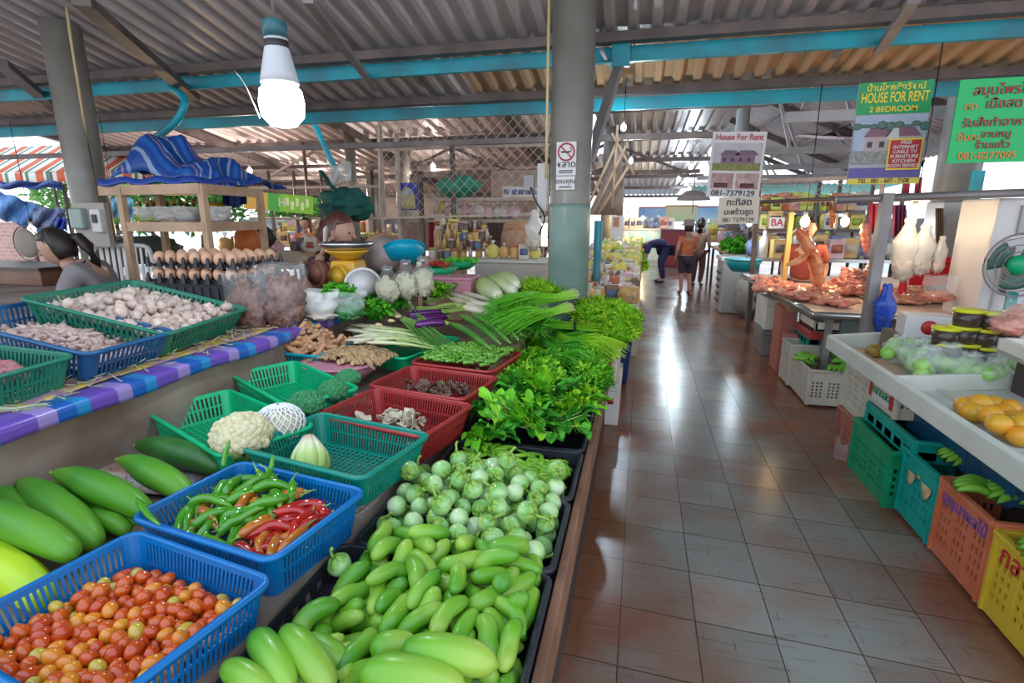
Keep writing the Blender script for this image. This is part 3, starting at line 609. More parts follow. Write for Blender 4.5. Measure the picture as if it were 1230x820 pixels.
# a bunch: long thin leaves/stems as one thing with an elastic
def strand_bunch(name, lab, a, b, n, r, spread, m, seed, cat='herb bunch', droop=.05, band=True, w=.006, waist=.3, group=None, z_up=.0, tip=1.6):
    rr = random.Random(seed); A = V(a); B_ = V(b); d = (B_-A); ln = d.length; d.normalize(); s, u = frame_of(d); g = G()
    for k in range(n):
        ph = rr.random()*2*PI; q = math.sqrt(rr.random()); e1 = s*math.cos(ph)+u*abs(math.sin(ph))
        l = ln*rr.uniform(.78, 1.05); o0 = e1*(q*spread*.8); o1 = e1*(q*spread*.55); o2 = e1*(q*spread*tip)+s*rr.gauss(0, spread*.3)
        pts = smooth_pts([A+o0+d*rr.uniform(0, .02), A+d*l*waist+o1, A+d*l*.7+o2*.8+V((0, 0, z_up)), A+d*l+o2-V((0, 0, droop))], 9)
        g.tube(pts, [r*rr.uniform(.9, 1.1)*x for x in (.9, 1, 1, .95, .9, .85, .75, .6, .45, .2)], 5, flat=.6)
    T = thing(name, lab, cat, group=group); g.build('leaves', m, T)
    if band:
        c = A+d*ln*waist; g = G(); g.tube([c-d*w, c+d*w], [spread*.75]*2, 14, flat=.85); g.build('tie_band', mat('tie', (.02, .05, .02), rough=.6), T)
    return T
strand_bunch('white_stem_bunch', 'bunch of white-stemmed greens lying behind the lemongrass', P(465, 372, z=.90), P(540, 422, z=.84), 40, .006, .05, m_chv, 1, cat='greens')
strand_bunch('white_stem_bunch', 'bunch of white-stemmed greens beside the purple eggplants', P(490, 365, z=.90), P(520, 415, z=.84), 30, .006, .045, m_chv, 2, cat='greens')
for k, (x, y) in enumerate(((470, 385), (478, 380), (455, 390))):
    G().ball((0, 0, 0), (.03, .02, .012), 10, 6, lump=.3, seed=k).build('peeled_root', mat('ginger', (.6, .4, .2), (.66, .5, .3), rough=.7, scale=20), loc=P(x, y, z=.92), label='small peeled root knob lying on the white-stemmed greens', cat='root', group='root knobs on the greens')
# purple eggplants
m_purp = mat('purple_skin', (.06, .006, .09), (.11, .01, .14), rough=.15, coat=.5, scale=12)
for k, (a, b) in enumerate((((490, 386), (538, 381)), ((490, 379), (540, 375)), ((496, 374), (535, 370)), ((498, 391), (535, 388)))):
    A, B_ = P(*a, z=.88+.015*k), P(*b, z=.88+.015*k); o = G().tube(smooth_pts([A, (A+B_)/2+V((0, 0, .01)), B_], 12), [.028*s for s in (.3, .7, .95, 1, 1.05, 1.05, 1, 1, .95, .9, .8, .6, .2)], 14).build('purple_eggplant', m_purp, label='glossy long purple eggplant behind the green peppers', cat='eggplant', group='purple eggplants')
    G().tube([B_, B_+(B_-A).normalized()*.03], [.022, .006], 8).build('calyx', m_stem, o)
# angled gourds leaning over the pepper basket
m_ang = mat('angled_gourd', (.05, .2, .02), along=[(0, (.10, .28, .04)), (.6, (.045, .19, .02)), (1, (.12, .3, .05))], rough=.4)
for k, (a, b) in enumerate((((552, 378), (600, 412)), ((566, 376), (612, 411)), ((583, 374), (622, 407)), ((540, 388), (588, 418)), ((597, 378), (626, 402)))):
    A, B_ = P(*a, z=.93-.01*k), P(*b, z=.88); o = G().tube(smooth_pts([A, (A+B_)/2+V((0, 0, .02)), B_], 14), [.021*s for s in (.35, .6, .8, .9, 1, 1, 1, 1, 1, .95, .9, .8, .7, .5, .25)], 14, ridge=.09).build('ridged_gourd', m_ang, label='long dark green ridged gourd leaning over the pepper basket', cat='gourd', group='ridged gourds over the pepper basket')
    G().tube([B_, B_+(B_-A).normalized()*.02], [.007, .005], 6).build('stem', m_stem, o)
# ================================================================ lower display along the aisle: black crates
def crate_at(x0, x1, y0, y1, z, h, lab, m=None, name='black_crate', slots=90):
    M = Matrix.Translation(((x0+x1)/2, (y0+y1)/2, z)); basket(name, lab, M, x1-x0, y1-y0, h, m or p_black, cat='crate', taper=.95, slots=slots, lip=.014, r=.03, rows=(0, .12, .3, .36, .55, .6, .8, 1)); return M
crate_at(-.90, -.215, .62, 1.37, .60, .15, 'black plastic crate under the cucumbers, nearest on the aisle side')
crate_at(-.86, -.215, 1.40, 1.80, .60, .15, 'black plastic crate under the round green eggplants')
crate_at(-.80, -.215, 1.83, 2.24, .60, .15, 'black plastic crate holding the long green beans')
crate_at(-.78, -.215, 2.27, 2.80, .60, .15, 'black plastic crate under the leafy greens, behind the beans crate')
crate_at(-.66, -.215, 2.84, 3.22, .60, .15, 'small black crate showing between the cut salad leaves and the greens')
# cucumbers
m_cuc = {k: mat('cucumber_'+k, a, along=[(0, a), (.3, b), (1, c)], c2=(.22, .45, .03), scale=9, rnd=[(.8, .85, .8), (1.15, 1.1, 1.1), (1, 1, 1)], rough=.38, coat=.1) for k, a, b, c in (('light', (.045, .23, .01), (.115, .35, .01), (.38, .52, .08)), ('dark', (.03, .2, .01), (.08, .32, .015), (.3, .5, .06)))}
def cucs(K, rad, sl, bx, fl, seed, lab, grp, cats=('light', 'light', 'dark', 'light', 'dark'), iters=90, drop=.3, shape=None):
    X, sz = settle(K, rad, sl, bx, floor=fl, iters=iters, seed=seed, drop=drop, shape=shape, stiff=1.0)
    rr = random.Random(seed)
    for i in range(K):
        pts = smooth_pts(X[i], 10); r = rad[1]*sz[i]; b = V((rr.gauss(0, .006), rr.gauss(0, .006), rr.gauss(0, .003)))
        d0 = (pts[0]-pts[1]).normalized(); d1 = (pts[-1]-pts[-2]).normalized()
        pts = [pts[0]+d0*r*.8, pts[0]+d0*r*.55]+pts+[pts[-1]+d1*r*.6, pts[-1]+d1*r*.85]; n = len(pts)
        pts = [p+b*math.sin(j/(n-1)*PI)*1.5 for j, p in enumerate(pts)]
        rs = [.2, .6, .85, .95]+[1]*(n-8)+[.96, .86, .6, .2]
        if rr.random() < .5: pts = pts[::-1]
        c = rr.choice(cats); G().tube(pts, [q*r for q in rs], 14, ridge=.012).build('cucumber', m_cuc[c], label=lab[c], cat='cucumber', group=grp+' '+c)
fl_c = lambda x, y: .50+.07*np.clip((y-.7)/.7, 0, 1)-.05*np.clip((-.62-x)/.2, 0, 1)
cucs(112, [.0215, .025, .025, .0215], .034, (-.82, -.235, .92, 1.47), fl_c, 21, {'light': 'small pale green cucumber heaped in the black crate beside the aisle', 'dark': 'small darker green cucumber heaped in the black crate beside the aisle'}, 'small cucumbers')
# big cucumbers in front
def big_cuc(a, b, z0, z1, r, lab, c='light'):
    A, B_ = P(*a, z=z0), P(*b, z=z1); n = 16; pts = [A.lerp(B_, i/n)+V((0, 0, .012*math.sin(PI*i/n))) for i in range(n+1)]
    rs = [r*max(.12, (1-abs(2*i/n-1)**3.2)**.5) for i in range(n+1)]
    G().tube(pts, rs, 18, ridge=.02).build('large_cucumber', m_cuc[c], label=lab, cat='cucumber', group='large cucumbers in front')
big_cuc((482, 780), (598, 800), .68, .68, .04, 'large pale striped cucumber lying highest at the front of the cucumber heap')
big_cuc((432, 808), (560, 830), .66, .66, .045, 'large pale striped cucumber cut off by the bottom edge of the picture')
big_cuc((445, 782), (500, 778), .62, .62, .035, 'short fat cucumber behind the large front one')
big_cuc((305, 760), (350, 830), .66, .64, .036, 'large cucumber beside the tomato basket, second from the left', 'dark')
big_cuc((340, 755), (400, 830), .67, .63, .036, 'large dark green cucumber right of the one by the tomato basket')
big_cuc((268, 800), (330, 840), .66, .64, .03, 'cucumber tucked against the tomato basket at the bottom edge')
big_cuc((365, 768), (425, 812), .60, .58, .034, 'very dark green cucumber lying on the black sheet', 'dark')
g = G(); g.grid(lambda u, v: (-.98+.45*u, .62+.72*v, .515+.035*math.sin(u*9+v*3)*math.cos(v*11)+.02*noise.noise(V((u*8, v*8, 0)))), 26, 30)
g.build('plastic_sheet', mat('black_sheet', (.03, .015, .03), rough=.18), label='wrinkled black plastic sheet left of the small cucumbers', cat='sheet', solid=.002)
# round eggplants
m_egg = mat('round_eggplant_skin', (.3, .5, .2), along=[(0, (.64, .74, .50)), (.42, (.42, .64, .24)), (.7, (.12, .42, .05)), (1, (.07, .26, .03))], c2=(.52, .70, .34), scale=30, rnd=[(.7, .85, .65), (1.1, 1.05, 1.1), (1, 1, 1)], rough=.2, coat=.35)
m_cal = mat('eggplant_calyx', (.24, .42, .05), (.36, .52, .1), rough=.5, scale=40)
def egg_calyx():
    g = G(); g.ball((0, 0, .019), (.016, .016, .014), 10, 5)
    for k in range(5):
        a = k*2*PI/5; d = V((math.cos(a), math.sin(a), -.15)); g.leaf((d.x*.008, d.y*.008, .034), d, V((0, 0, 1)), .042, .026, curl=1.3, seg=4, fold=0)
    return g
proto = None; protos = []
for q in range(4):
    ge = G().ball((0, 0, 0), (.036, .036, .033), 18, 12, lump=.07, lf=1.5, seed=q)
    o = ge.build('round_eggplant', m_egg); egg_calyx().build('calyx', m_cal, o, solid=.0015)
    G().tube([(0, 0, .03), (.002*q, .003, .045), (.01, .004*q, .062), (.02, .006*q, .07)], [.0065, .0045, .0042, .0055], 7).build('stem', m_cal, o); protos.append(o)
def dome(x, y): return .47+.12*np.exp(-((x+.58)/.25)**2-((y-1.75)/.30)**2)
X, sz = settle(108, [.038], 0, (-.86, -.235, 1.44, 1.93), floor=dome, iters=85, seed=31, drop=.3)
first = [1]*4
for i in range(108):
    q = i % 4; rr = random.Random(i+900); tilt = Euler((rr.gauss(.5, .7), rr.gauss(0, .8), rr.random()*1.2-.6)) if rr.random() < .78 else Euler((PI+rr.gauss(0, .8), rr.gauss(0, .8), rr.random()*6.28))
    M = Matrix.Translation(V(X[i][0])) @ tilt.to_matrix().to_4x4() @ Matrix.Scale(sz[i]*1.0, 4)
    lab = 'round pale green eggplant with leafy cap heaped beside the aisle'
    if first[q]: first[q] = 0; protos[q].matrix_world = M; tag(protos[q], lab, 'eggplant', 'round eggplants')
    else:
        c = protos[q].copy(); COL.objects.link(c); c.matrix_world = M; tag(c, lab, 'eggplant', 'round eggplants')
        for ch in [k for k in bpy.data.objects if k.parent == protos[q]]: k = ch.copy(); COL.objects.link(k); k.parent = c
# one loose eggplant by the chilli basket
c = dup(protos[0], M=Matrix.Translation(P(408, 678, z=.62)) @ Euler((.3, -.4, 0)).to_matrix().to_4x4(), label='round eggplant lying apart on the cucumbers beside the chilli basket', ch=[k for k in bpy.data.objects if k.parent == protos[0]]); del c['group']
# beans
m_bean = mat('winged_bean', (.12, .3, .02), along=[(0, (.24, .46, .05)), (1, (.13, .38, .015))], rnd=[(.75, .8, .6), (1.3, 1.15, 1.1), (1, 1, 1)], rough=.45)
sticks(110, [.007, .010, .010, .006], .036, (-.74, -.24, 1.86, 2.22), lambda x, y: .555+.06*np.clip((-.25-x)/.35, 0, 1), Matrix.Identity(4), m_bean, 'green_bean', 'flat green bean pod piled in the black crate', 'bean', 'green beans in the crate', 41, n=6, drop=.2, stem=(.008, .002))
# ---- leafy things
m_choy = mat('dark_leaf', (.02, .2, .03), along=[(0, (.03, .24, .02)), (.5, (.07, .38, .03)), (.8, (.14, .48, .04)), (1, (.36, .6, .14))], rough=.4, spec=.4)
m_curly = mat('curly_leaf', (.08, .4, .02), along=[(0, (.07, .34, .01)), (.6, (.18, .54, .015)), (1, (.36, .66, .04))], rough=.5, spec=.3)
m_lime = mat('lime_leaf', (.1, .4, .02), along=[(0, (.14, .42, .01)), (.6, (.28, .6, .012)), (1, (.46, .7, .04))], rough=.5, spec=.3)
m_mid = mat('mid_leaf', (.02, .25, .02), along=[(0, (.03, .22, .01)), (.6, (.07, .38, .015)), (1, (.16, .5, .03))], rough=.5, spec=.3)
def leaf_bunch(name, lab, c, ax, n, ln, w, m, seed, spread=.05, cat='greens', group=None, L=.16, curl=.9, stems=True):
    "stalks from c along ax with broad wavy leaves"
    rr = random.Random(seed); random.seed(seed); T = thing(name, lab, cat, group=group); ax = V(ax).normalized(); s, u = frame_of(ax); g = G(); st = G(); c = V(c)
    for k in range(n):
        a = rr.uniform(-.2, PI+.2); rad = rr.random()**.6*spread; e = s*math.cos(a)+u*(math.sin(a)*.8)
        b = c+ax*(L*rr.uniform(.1, .9))+e*rad; d = (ax*rr.uniform(.1, 1)+e*rr.uniform(.4, 1.1)+V((0, 0, .25))).normalized()
        g.leaf(b, d, (u+e*.3).normalized(), ln*rr.uniform(.6, 1.15), w*rr.uniform(.7, 1.2), curl=curl*rr.uniform(.3, 1.5), seg=6, t=rr.choice((0, .2, .4, .55, .6, .75)), fold=.22, wav=.12)
        st.tube([c-ax*.05+e*rad*.3, c+ax*.02+e*rad*.5, b+d*ln*.35], [.005, .0045, .002], 5, tv=rr.choice((.9, 1)))
    g.build('leaves', m, T); 
    if stems: st.build('stalks', m, T)
    return T
for k in range(32):
    rr = random.Random(300+k); x = rr.uniform(-.74, -.27); y = rr.uniform(2.22, 2.84)
    z = .60+.10*math.exp(-((x+.5)/.24)**2)+rr.uniform(-.02, .02)
    leaf_bunch('choy_sum', 'loose bunch of broad dark green leaves in the crate behind the beans', (x, y, z), (rr.uniform(-1, 1), rr.uniform(-1, .4), rr.uniform(-.1, .25)), 17, .10, .05, m_choy if k % 3 else m_curly, 300+k, .055, group='broad leafy greens')
strand_bunch('cabbage_sprout', 'pale green folded sprout at the right corner of the leafy crate', P(672, 520, z=.66), P(697, 508, z=.63), 16, .008, .025, m_lime, 77, band=False, cat='greens')
def frond_bunch(name, lab, c, rad, n, ls, m, seed, cat='herbs', group=None, k=5, elong=1.0, stems=0, sdir=None):
    "dense mound of small curled leaflets with a few stems"
    rr = random.Random(seed); random.seed(seed); T = thing(name, lab, cat, c, group=group); g = G()
    for i in range(n):
        a = rr.uniform(0, 2*PI); ph = math.asin(rr.uniform(-.05, 1)); q = rr.uniform(.72, 1.08); d = V((math.cos(a)*math.cos(ph), math.sin(a)*math.cos(ph), math.sin(ph)))
        b = V((d.x*rad[0]*q, d.y*rad[1]*q, d.z*rad[2]*q)); t = rr.choice((0, .2, .4, .6, .8, 1))
        for j in range(k):
            e = (d+V((rr.gauss(0, .8), rr.gauss(0, .8), rr.gauss(.1, .7)))).normalized()
            g.leaf(b+e*ls*.2, e, V((rr.gauss(0, 1), rr.gauss(0, 1), 1)).normalized(), ls*rr.uniform(.6, 1.3)*elong, ls*rr.uniform(.4, .7)/elong, curl=rr.uniform(-1.5, 1.5), seg=3, t=t, fold=.3, wav=.18)
    g.ball((0, 0, 0), (rad[0]*.82, rad[1]*.82, rad[2]*.8), 14, 9, lump=.3, t=.05)
    g.build('leaves', m, T)
    if stems:
        s = G(); sd = V(sdir or (1, 0, 0)).normalized()
        for i in range(stems):
            o = V((rr.gauss(0, rad[0]*.35), rr.gauss(0, rad[1]*.35), rr.uniform(-.02, rad[2]*.5))); s.tube([o, o+sd*rad[0]*.9+V((0, 0, rr.gauss(0, .01))), o+sd*rad[0]*1.7+V((0, 0, -.02))], .0028, 4, tv=.9)
        s.build('stalks', m, T)
    return T
# curly coriander / lettuce masses behind the broad leaves
spots = [(628, 458), (655, 452), (640, 436), (668, 438), (620, 440), (650, 420), (676, 425), (662, 468), (606, 462)]
for i, p in enumerate(spots): frond_bunch('coriander_bunch', 'mound of curly bright green herb between the broad leaves and the spring onions', P(*p, z=.66), (.12, .12, .09), 110, .032, m_curly, 400+i, group='curly green herbs on the lower display')
for i, p in enumerate(((688, 486), (700, 478), (680, 500))): frond_bunch('salad_leaf_bunch', 'small heap of cut yellow-green salad leaves at the corner over the aisle', P(*p, z=.66), (.075, .075, .05), 70, .036, m_lime, 420+i, group='cut salad leaves at the corner')
for i, (a, b) in enumerate((((650, 415), (718, 425)), ((645, 408), (725, 415)), ((660, 425), (715, 445)), ((665, 402), (735, 402)))):
    strand_bunch('water_spinach', 'bundle of dark green leafy stalks lying towards the aisle', P(*a, z=.74), P(*b, z=.68), 70, .0045, .07, m_mid, 430+i, band=False, cat='greens', group='dark leafy stalks', tip=1.9)
for i, p in enumerate(((706, 436), (720, 428), (726, 415), (712, 450), (700, 420), (716, 405), (735, 412))): frond_bunch('celery_leaf_bunch', 'yellow-green celery leaf tops hanging over the aisle edge', P(*p, z=.66), (.10, .10, .085), 90, .034, m_lime if i % 3 else m_curly, 440+i, group='celery leaf tops', elong=1.3)
for i, p in enumerate(((700, 455), (715, 462))): frond_bunch('celery_leaf_bunch', 'dark green leaf tops above the cut salad leaves', P(*p, z=.60), (.09, .09, .07), 80, .034, m_mid, 455+i, elong=1.5)['group'] = 'dark leaf tops'
# tied garlic chives, dill
strand_bunch('chive_bundle', 'thick tied bundle of lime green chives beside the column', P(655, 392, z=.80), P(762, 400, z=.76), 150, .0055, .085, m_lime, 461, cat='chives', droop=.04, waist=.33, w=.012)
strand_bunch('chive_bundle', 'second bundle of lime chives lying under the tied one', P(668, 408, z=.74), P(748, 425, z=.70), 110, .0055, .08, m_lime, 462, cat='chives', droop=.05, band=False)
for i, p in enumerate(((710, 382), (732, 380), (718, 372), (744, 388), (702, 376), (738, 376), (750, 384), (746, 400))): frond_bunch('dill_mound', 'feathery mound of bright green dill in front of the bagged snacks', P(*p, z=.86 if i < 7 else .8), (.12, .12, .085), 150, .030, m_lime, 470+i, group='dill heap before the snacks', elong=1.6)
# spring onions and dill on the upper display
strand_bunch('spring_onion_bunch', 'big bundle of spring onions pointing at the column, white roots right', P(690, 356, z=1.01), P(585, 376, z=.97), 190, .007, .085, mat('spring_onion', (.1, .4, .03), along=[(0, (.55, .6, .35)), (.12, (.34, .62, .08)), (.4, (.17, .54, .02)), (1, (.09, .42, .02))], rough=.35, rnd=[(1, 1, 1), (1.05, 1, 1)]), 481, cat='spring onions', band=False)
strand_bunch('spring_onion_bunch', 'lower bundle of spring onions spilling towards the wooden board', P(684, 372, z=.96), P(590, 396, z=.91), 180, .006, .08, _M['spring_onion'], 482, cat='spring onions', band=False)
for i, p in enumerate(((636, 392), (622, 388), (612, 394))): frond_bunch('fennel_frond', 'dark feathery herb fronds tangled under the spring onions', P(*p, z=.87), (.11, .11, .045), 80, .045, m_mid, 490+i, group='feathery fronds under the spring onions', elong=3)
for i, p in enumerate(((648, 352), (636, 350), (662, 354))): frond_bunch('fennel_frond', 'lime green feathery herb tops above the spring onions', P(*p, z=1.0), (.09, .1, .045), 70, .04, m_lime, 500+i, group='lime feathery tops', elong=2.6)
# chinese cabbages and white radishes
m_cc = mat('cabbage_leaf', (.5, .65, .25), along=[(0, (.75, .77, .55)), (.3, (.6, .72, .3)), (1, (.34, .6, .08))], rough=.35, coat=.2)
def cabbage(a, b, za, zb, r, lab, seed):
    A, B_ = P(*a, z=za), P(*b, z=zb); d = (B_-A); ln = d.length; d.normalize(); s, u = frame_of(d); T = thing('chinese_cabbage', lab, 'cabbage'); rr = random.Random(seed)
    for k in range(10):
        an = 2*PI*k/10+rr.random()*.3; e = s*math.cos(an)+u*math.sin(an); sd = d.cross(e); g = G()
        def fn(p, q):
            rad = r*(.12+1.0*math.sin(PI*min(1, p*.93+.05))**.7); w = (q-.5)*1.6; ee = e*math.cos(w)+sd*math.sin(w)
            return A+d*(ln*p)+ee*rad*(1+.05*math.sin(q*25+k)+.06*math.sin(p*22)*p)
        g.grid(fn, 12, 8); g.build('leaf', m_cc, T, solid=.003)
    G().tube([A+d*(ln*j/8) for j in range(9)], [r*(.1+.9*math.sin(PI*min(1, j/8*.93+.05))**.7)*.9 for j in range(9)], 14).build('heart', m_cc, T)
    return T
cabbage((600, 356), (570, 338), 1.0, 1.0, .075, 'pale chinese cabbage lying nearest on the display', 1)
cabbage((618, 350), (588, 334), 1.03, 1.03, .07, 'pale chinese cabbage lying behind the nearest one', 2)
cabbage((622, 343), (600, 330), 1.07, 1.07, .06, 'pale green cabbage at the top right of the cabbages', 3)
m_rad = mat('white_radish', (.7, .64, .5), (.6, .5, .36), rough=.4, scale=12)
for k, (a, b) in enumerate((((537, 352), (585, 366)), ((540, 358), (590, 374)), ((548, 350), (598, 362)), ((560, 364), (608, 368)), ((552, 368), (600, 378)))):
    A, B_ = P(*a, z=.96), P(*b, z=.94); o = G().tube([A.lerp(B_, i/12) for i in range(13)], [.026*s for s in (.2, .6, .9, 1, 1, .97, .92, .86, .78, .66, .5, .3, .06)], 12).build('white_radish', m_rad, label='pale long radish beside the chinese cabbages', cat='radish', group='white radishes')
    G().tube([A, A+(A-B_).normalized()*.05+V((0, 0, .02))], [.012, .005], 6).build('leaf_stub', m_cleaf, o)
for k, (a, b) in enumerate((((500, 372), (568, 368)), ((510, 365), (556, 352)), ((530, 376), (575, 372)))):
    strand_bunch('yard_bean_bunch', 'bunch of thin yellow-green beans lying beside the radishes', P(*a, z=.93), P(*b, z=.93), 26, .006, .035, mat('yard_bean', (.3, .42, .06), along=[(0, (.2, .36, .04)), (1, (.4, .5, .12))], rough=.4), 510+k, band=False, cat='beans', group='thin bean bunches')
for i, (p, z) in enumerate((((470, 365), .95), ((450, 375), .93), ((440, 368), .93), ((545, 345), 1.0), ((520, 350), 1.0))): frond_bunch('parsley_bunch', 'dark green leafy herb bunch behind the lemongrass' if i < 3 else 'light green leafy herb bunch beside the chinese cabbages', P(*p, z=z), (.11, .09, .07), 80, .04, m_mid if i < 3 else m_curly, 520+i, group='herbs behind the lemongrass' if i < 3 else 'herbs beside the cabbages')
# ---- white foam boxes and blue tub under the chives
m_foam = mat('foam', (.62, .58, .5), (.7, .66, .6), rough=.85, scale=5)
m_redp = mat('red_print', (.45, .03, .04), rough=.6)
def foam_box(name, lab, c, size, m=m_foam, rz=0, prints=(), open_=False, cat='box', group=None):
    T = thing(name, lab, cat, c, rz, group=group); x, y, z = size
    if open_:
        g = G(); t = .03
        for q in ((-x/2+t/2, 0, t, y), (x/2-t/2, 0, t, y), (0, -y/2+t/2, x, t), (0, y/2-t/2, x, t)): g.box((q[0], q[1], z/2), (q[2], q[3], z))
        g.box((0, 0, .015), (x, y, .03)); g.build('box_wall', m, T, smooth=False, bevel=.006)
    else: G().box((0, 0, z*.4), (x, y, z*.8), taper=.97).build('box_body', m, T, smooth=False, bevel=.01); G().box((0, 0, z*.9), (x*1.02, y*1.02, z*.2)).build('lid', m, T, smooth=False, bevel=.01)
    return T
T = foam_box('foam_box', 'white foam box with red print at floor level under the celery tops', (-.30, 4.32, 0), (.40, .46, .36))
g = G()
for k in range(5): g.box((-.15+.07*k, -.236, .18+.03*math.sin(k*2)), (.045, .004, .05)); g.box((.206, -.12+.07*k, .14), (.004, .045, .05))
g.build('red_print', m_redp, T)
foam_box('foam_box', 'plain white foam box stacked on the red printed one', (-.31, 4.32, .361), (.36, .42, .30))
foam_box('foam_box', 'white foam tray box carrying the dill heap beside the aisle', (-.30, 5.55, .50), (.62, .9, .16), open_=True)
g = foam_box('foam_box', 'large foam box supporting the chive bundles behind the stacked boxes', (-.28, 4.85, 0), (.3, .35, .6))
T = thing('blue_tub', 'dark blue rectangular tub on the floor behind the foam boxes', 'tub', (-.28, 5.45, 0)); G().box((0, 0, .24), (.5, .5, .48), taper=.85).build('tub_body', mat('navy_tub', (.01, .03, .14), rough=.4), T, smooth=False, bevel=.02); G().box((.1, -.24, .17), (.14, .03, .1)).build('paper_label', mat('white_label', (.6, .6, .6), rough=.7), T, smooth=False)
# ================================================================ the raised ledge on the left
m_cloth = stripes(mat('oilcloth', (.2, .1, .5), rough=.3), 1, 3.2, [(0, (.13, .06, .36)), (.28, (.27, .19, .46)), (.5, (.01, .09, .38)), (.72, (.02, .2, .46)), (.9, (.13, .06, .36))])
m_flor = mat('floral_band', (.5, .36, .03), (.25, .12, .30), rough=.3, scale=16, detail=6)
T = thing('oilcloth', 'purple and blue checked oilcloth strip with yellow flowers along the ledge edge', 'tablecloth')
G().grid(lambda u, v: (-2.065-.01*math.sin(v*19) if u < .45 else -2.065-(u-.45)*.26, .5+3.6*v, (.895+.136*u+.006*math.sin(v*31)) if u < .45 else .956+.003*math.sin(v*23+u*4)), 8, 120).build('checked_edge', m_cloth, T, solid=.002)
G().grid(lambda u, v: (-2.21-.16*u, .5+3.6*v, .957+.004*math.sin(v*40+u*6)), 3, 120).build('floral_band', m_flor, T, solid=.002)
z1 = 1.09
MGa, LGa, WGa = B3('garlic_basket', 'dark green slotted basket full of white garlic bulbs', P(180, 407, z=z1), P(285, 374, z=z1), P(175, 334, x=-3.05), .14, p_dgreen, slots=174)
MBs, LBs, WBs = B3('clove_basket', 'deep blue slotted basket full of tiny shallots on the ledge', P(70, 434, z=z1), P(185, 404, z=z1), P(78, 357, x=-3.0), .14, p_navy, slots=174)
MSh, LSh, WSh = B3('shallot_basket', 'green slotted basket cut by the left edge of the picture', P(-70, 470, z=z1), P(50, 437, z=z1), P(0, 403, x=-2.75), .14, p_dgreen, slots=145)
for M_, l in ((MGa, 'plain wooden wedge under the raised back of the garlic basket'), (MBs, 'plain wooden wedge under the raised back of the blue basket')):
    c = M_ @ V((0, .18, -.15)); tag(G().box((c.x, c.y, .95+(c.z-.95)/2-.02), (.3, .3, c.z-.99), rz=0).build('wedge', m_wood, smooth=False), l, 'wedge')
m_gar = mat('garlic_skin', (.62, .50, .42), (.42, .26, .26), rough=.55, scale=22, rnd=[(.8, .74, .72), (1, 1, 1), (1.1, 1.05, 1)])
def garlic_mesh(seed):
    g = G(); g.grid(lambda u, v: (lambda a, ph: (math.cos(ph)*math.cos(a)*.034*(1+.10*math.cos(6*a)), math.cos(ph)*math.sin(a)*.034*(1+.10*math.cos(6*a)), .026*math.sin(ph)+(.016*(max(0, math.sin(ph)-.8)*2)**2)))(2*PI*v, -PI/2+PI*u), 10, 24); g.tube([(0, 0, .024), (.002*seed, 0, .041)], [.006, .004], 7); return g
gp = [garlic_mesh(i).build('garlic_bulb', m_gar) for i in range(3)]; used = [0]*3
Mg = MGa
X, sz = settle(190, [.029], 0, inner(LGa, WGa, .88), floor=lambda x, y: -.08+.035*np.exp(-(x*x+(y)**2)/.08), iters=80, seed=51, drop=.25)
for i in sorted(range(150), key=lambda i: -X[i][0][2])[:150]:
    q = i % 3; M = Mg @ Matrix.Translation(V(X[i][0])) @ Euler((random.gauss(0, .8), random.gauss(0, .8), random.random()*6)).to_matrix().to_4x4() @ Matrix.Scale(sz[i]*.92, 4)
    o = gp[q] if not used[q] else gp[q].copy()
    if used[q]: COL.objects.link(o)
    used[q] = 1; o.matrix_world = M; tag(o, 'papery white garlic bulb heaped in the dark green basket', 'garlic', 'garlic bulbs in the green basket')
m_shal = mat('tiny_shallot', (.55, .42, .36), (.35, .18, .2), rough=.6, scale=50, rnd=[(.75, .65, .65), (1, 1, 1), (1.15, 1.1, 1.05)])
o0 = G().lathe([(.0, -.019), (.006, -.015), (.010, -.004), (.0105, .003), (.007, .012), (.003, .020), (.001, .03)], n=7).build('tiny_shallot', m_shal); k0 = 0
rr = random.Random(5)
def mound(L, W, x, y, z0, h): return z0+h*math.exp(-(x/(L*.33))**2-(y/(W*.33))**2)
G().grid(lambda u, v: (lambda x, y: MBs @ V((x, y, mound(LBs, WBs, x, y, -.105, .06))))((u-.5)*LBs*.86, (v-.5)*WBs*.86), 14, 14).build('shallot_heap', m_shal, label='solid mass of tiny shallots and husks under the top ones in the blue basket', cat='shallots', kind='stuff')
for k in range(298):
    x = rr.gauss(0, .2)*LBs; y = rr.gauss(0, .2)*WBs; x = max(-LBs*.42, min(LBs*.42, x)); y = max(-WBs*.42, min(WBs*.42, y))
    o = o0 if k == 0 else o0.copy()
    if k: COL.objects.link(o)
    o.matrix_world = MBs @ Matrix.Translation((x, y, mound(LBs, WBs, x, y, -.105, .06)+rr.uniform(0, .018))) @ Euler((rr.gauss(PI/2, .5), rr.gauss(0, .5), rr.random()*6.3)).to_matrix().to_4x4() @ Matrix.Scale(rr.uniform(.9, 1.5), 4)
    tag(o, 'tiny pale shallot on top of the heap in the blue basket', 'shallot', 'tiny shallots in the blue basket')
m_rsh = mat('red_onion', (.35, .08, .12), (.5, .25, .22), rough=.4, scale=15)
for k in range(26):
    x = rr.uniform(-.4, .4)*LSh; y = rr.uniform(-.35, .35)*WSh
    o = G().ball((0, 0, 0), (.032, .032, .03), 12, 8, lump=.1, seed=k).build('red_onion', m_rsh, label='pinkish red onion in the green basket at the left edge', cat='onion', group='red onions at the left edge'); o.matrix_world = MSh @ Matrix.Translation((x, y, -.08+rr.random()*.04))
g = G()
for k in range(150):
    p = V((random.uniform(-2.4, -2.12), random.uniform(.9, 2.9), .968)); q = Euler((random.gauss(0, .3), random.gauss(0, .3), random.random()*6)).to_matrix(); g.box(p, (random.uniform(.02, .09), .005, .003), M=q)
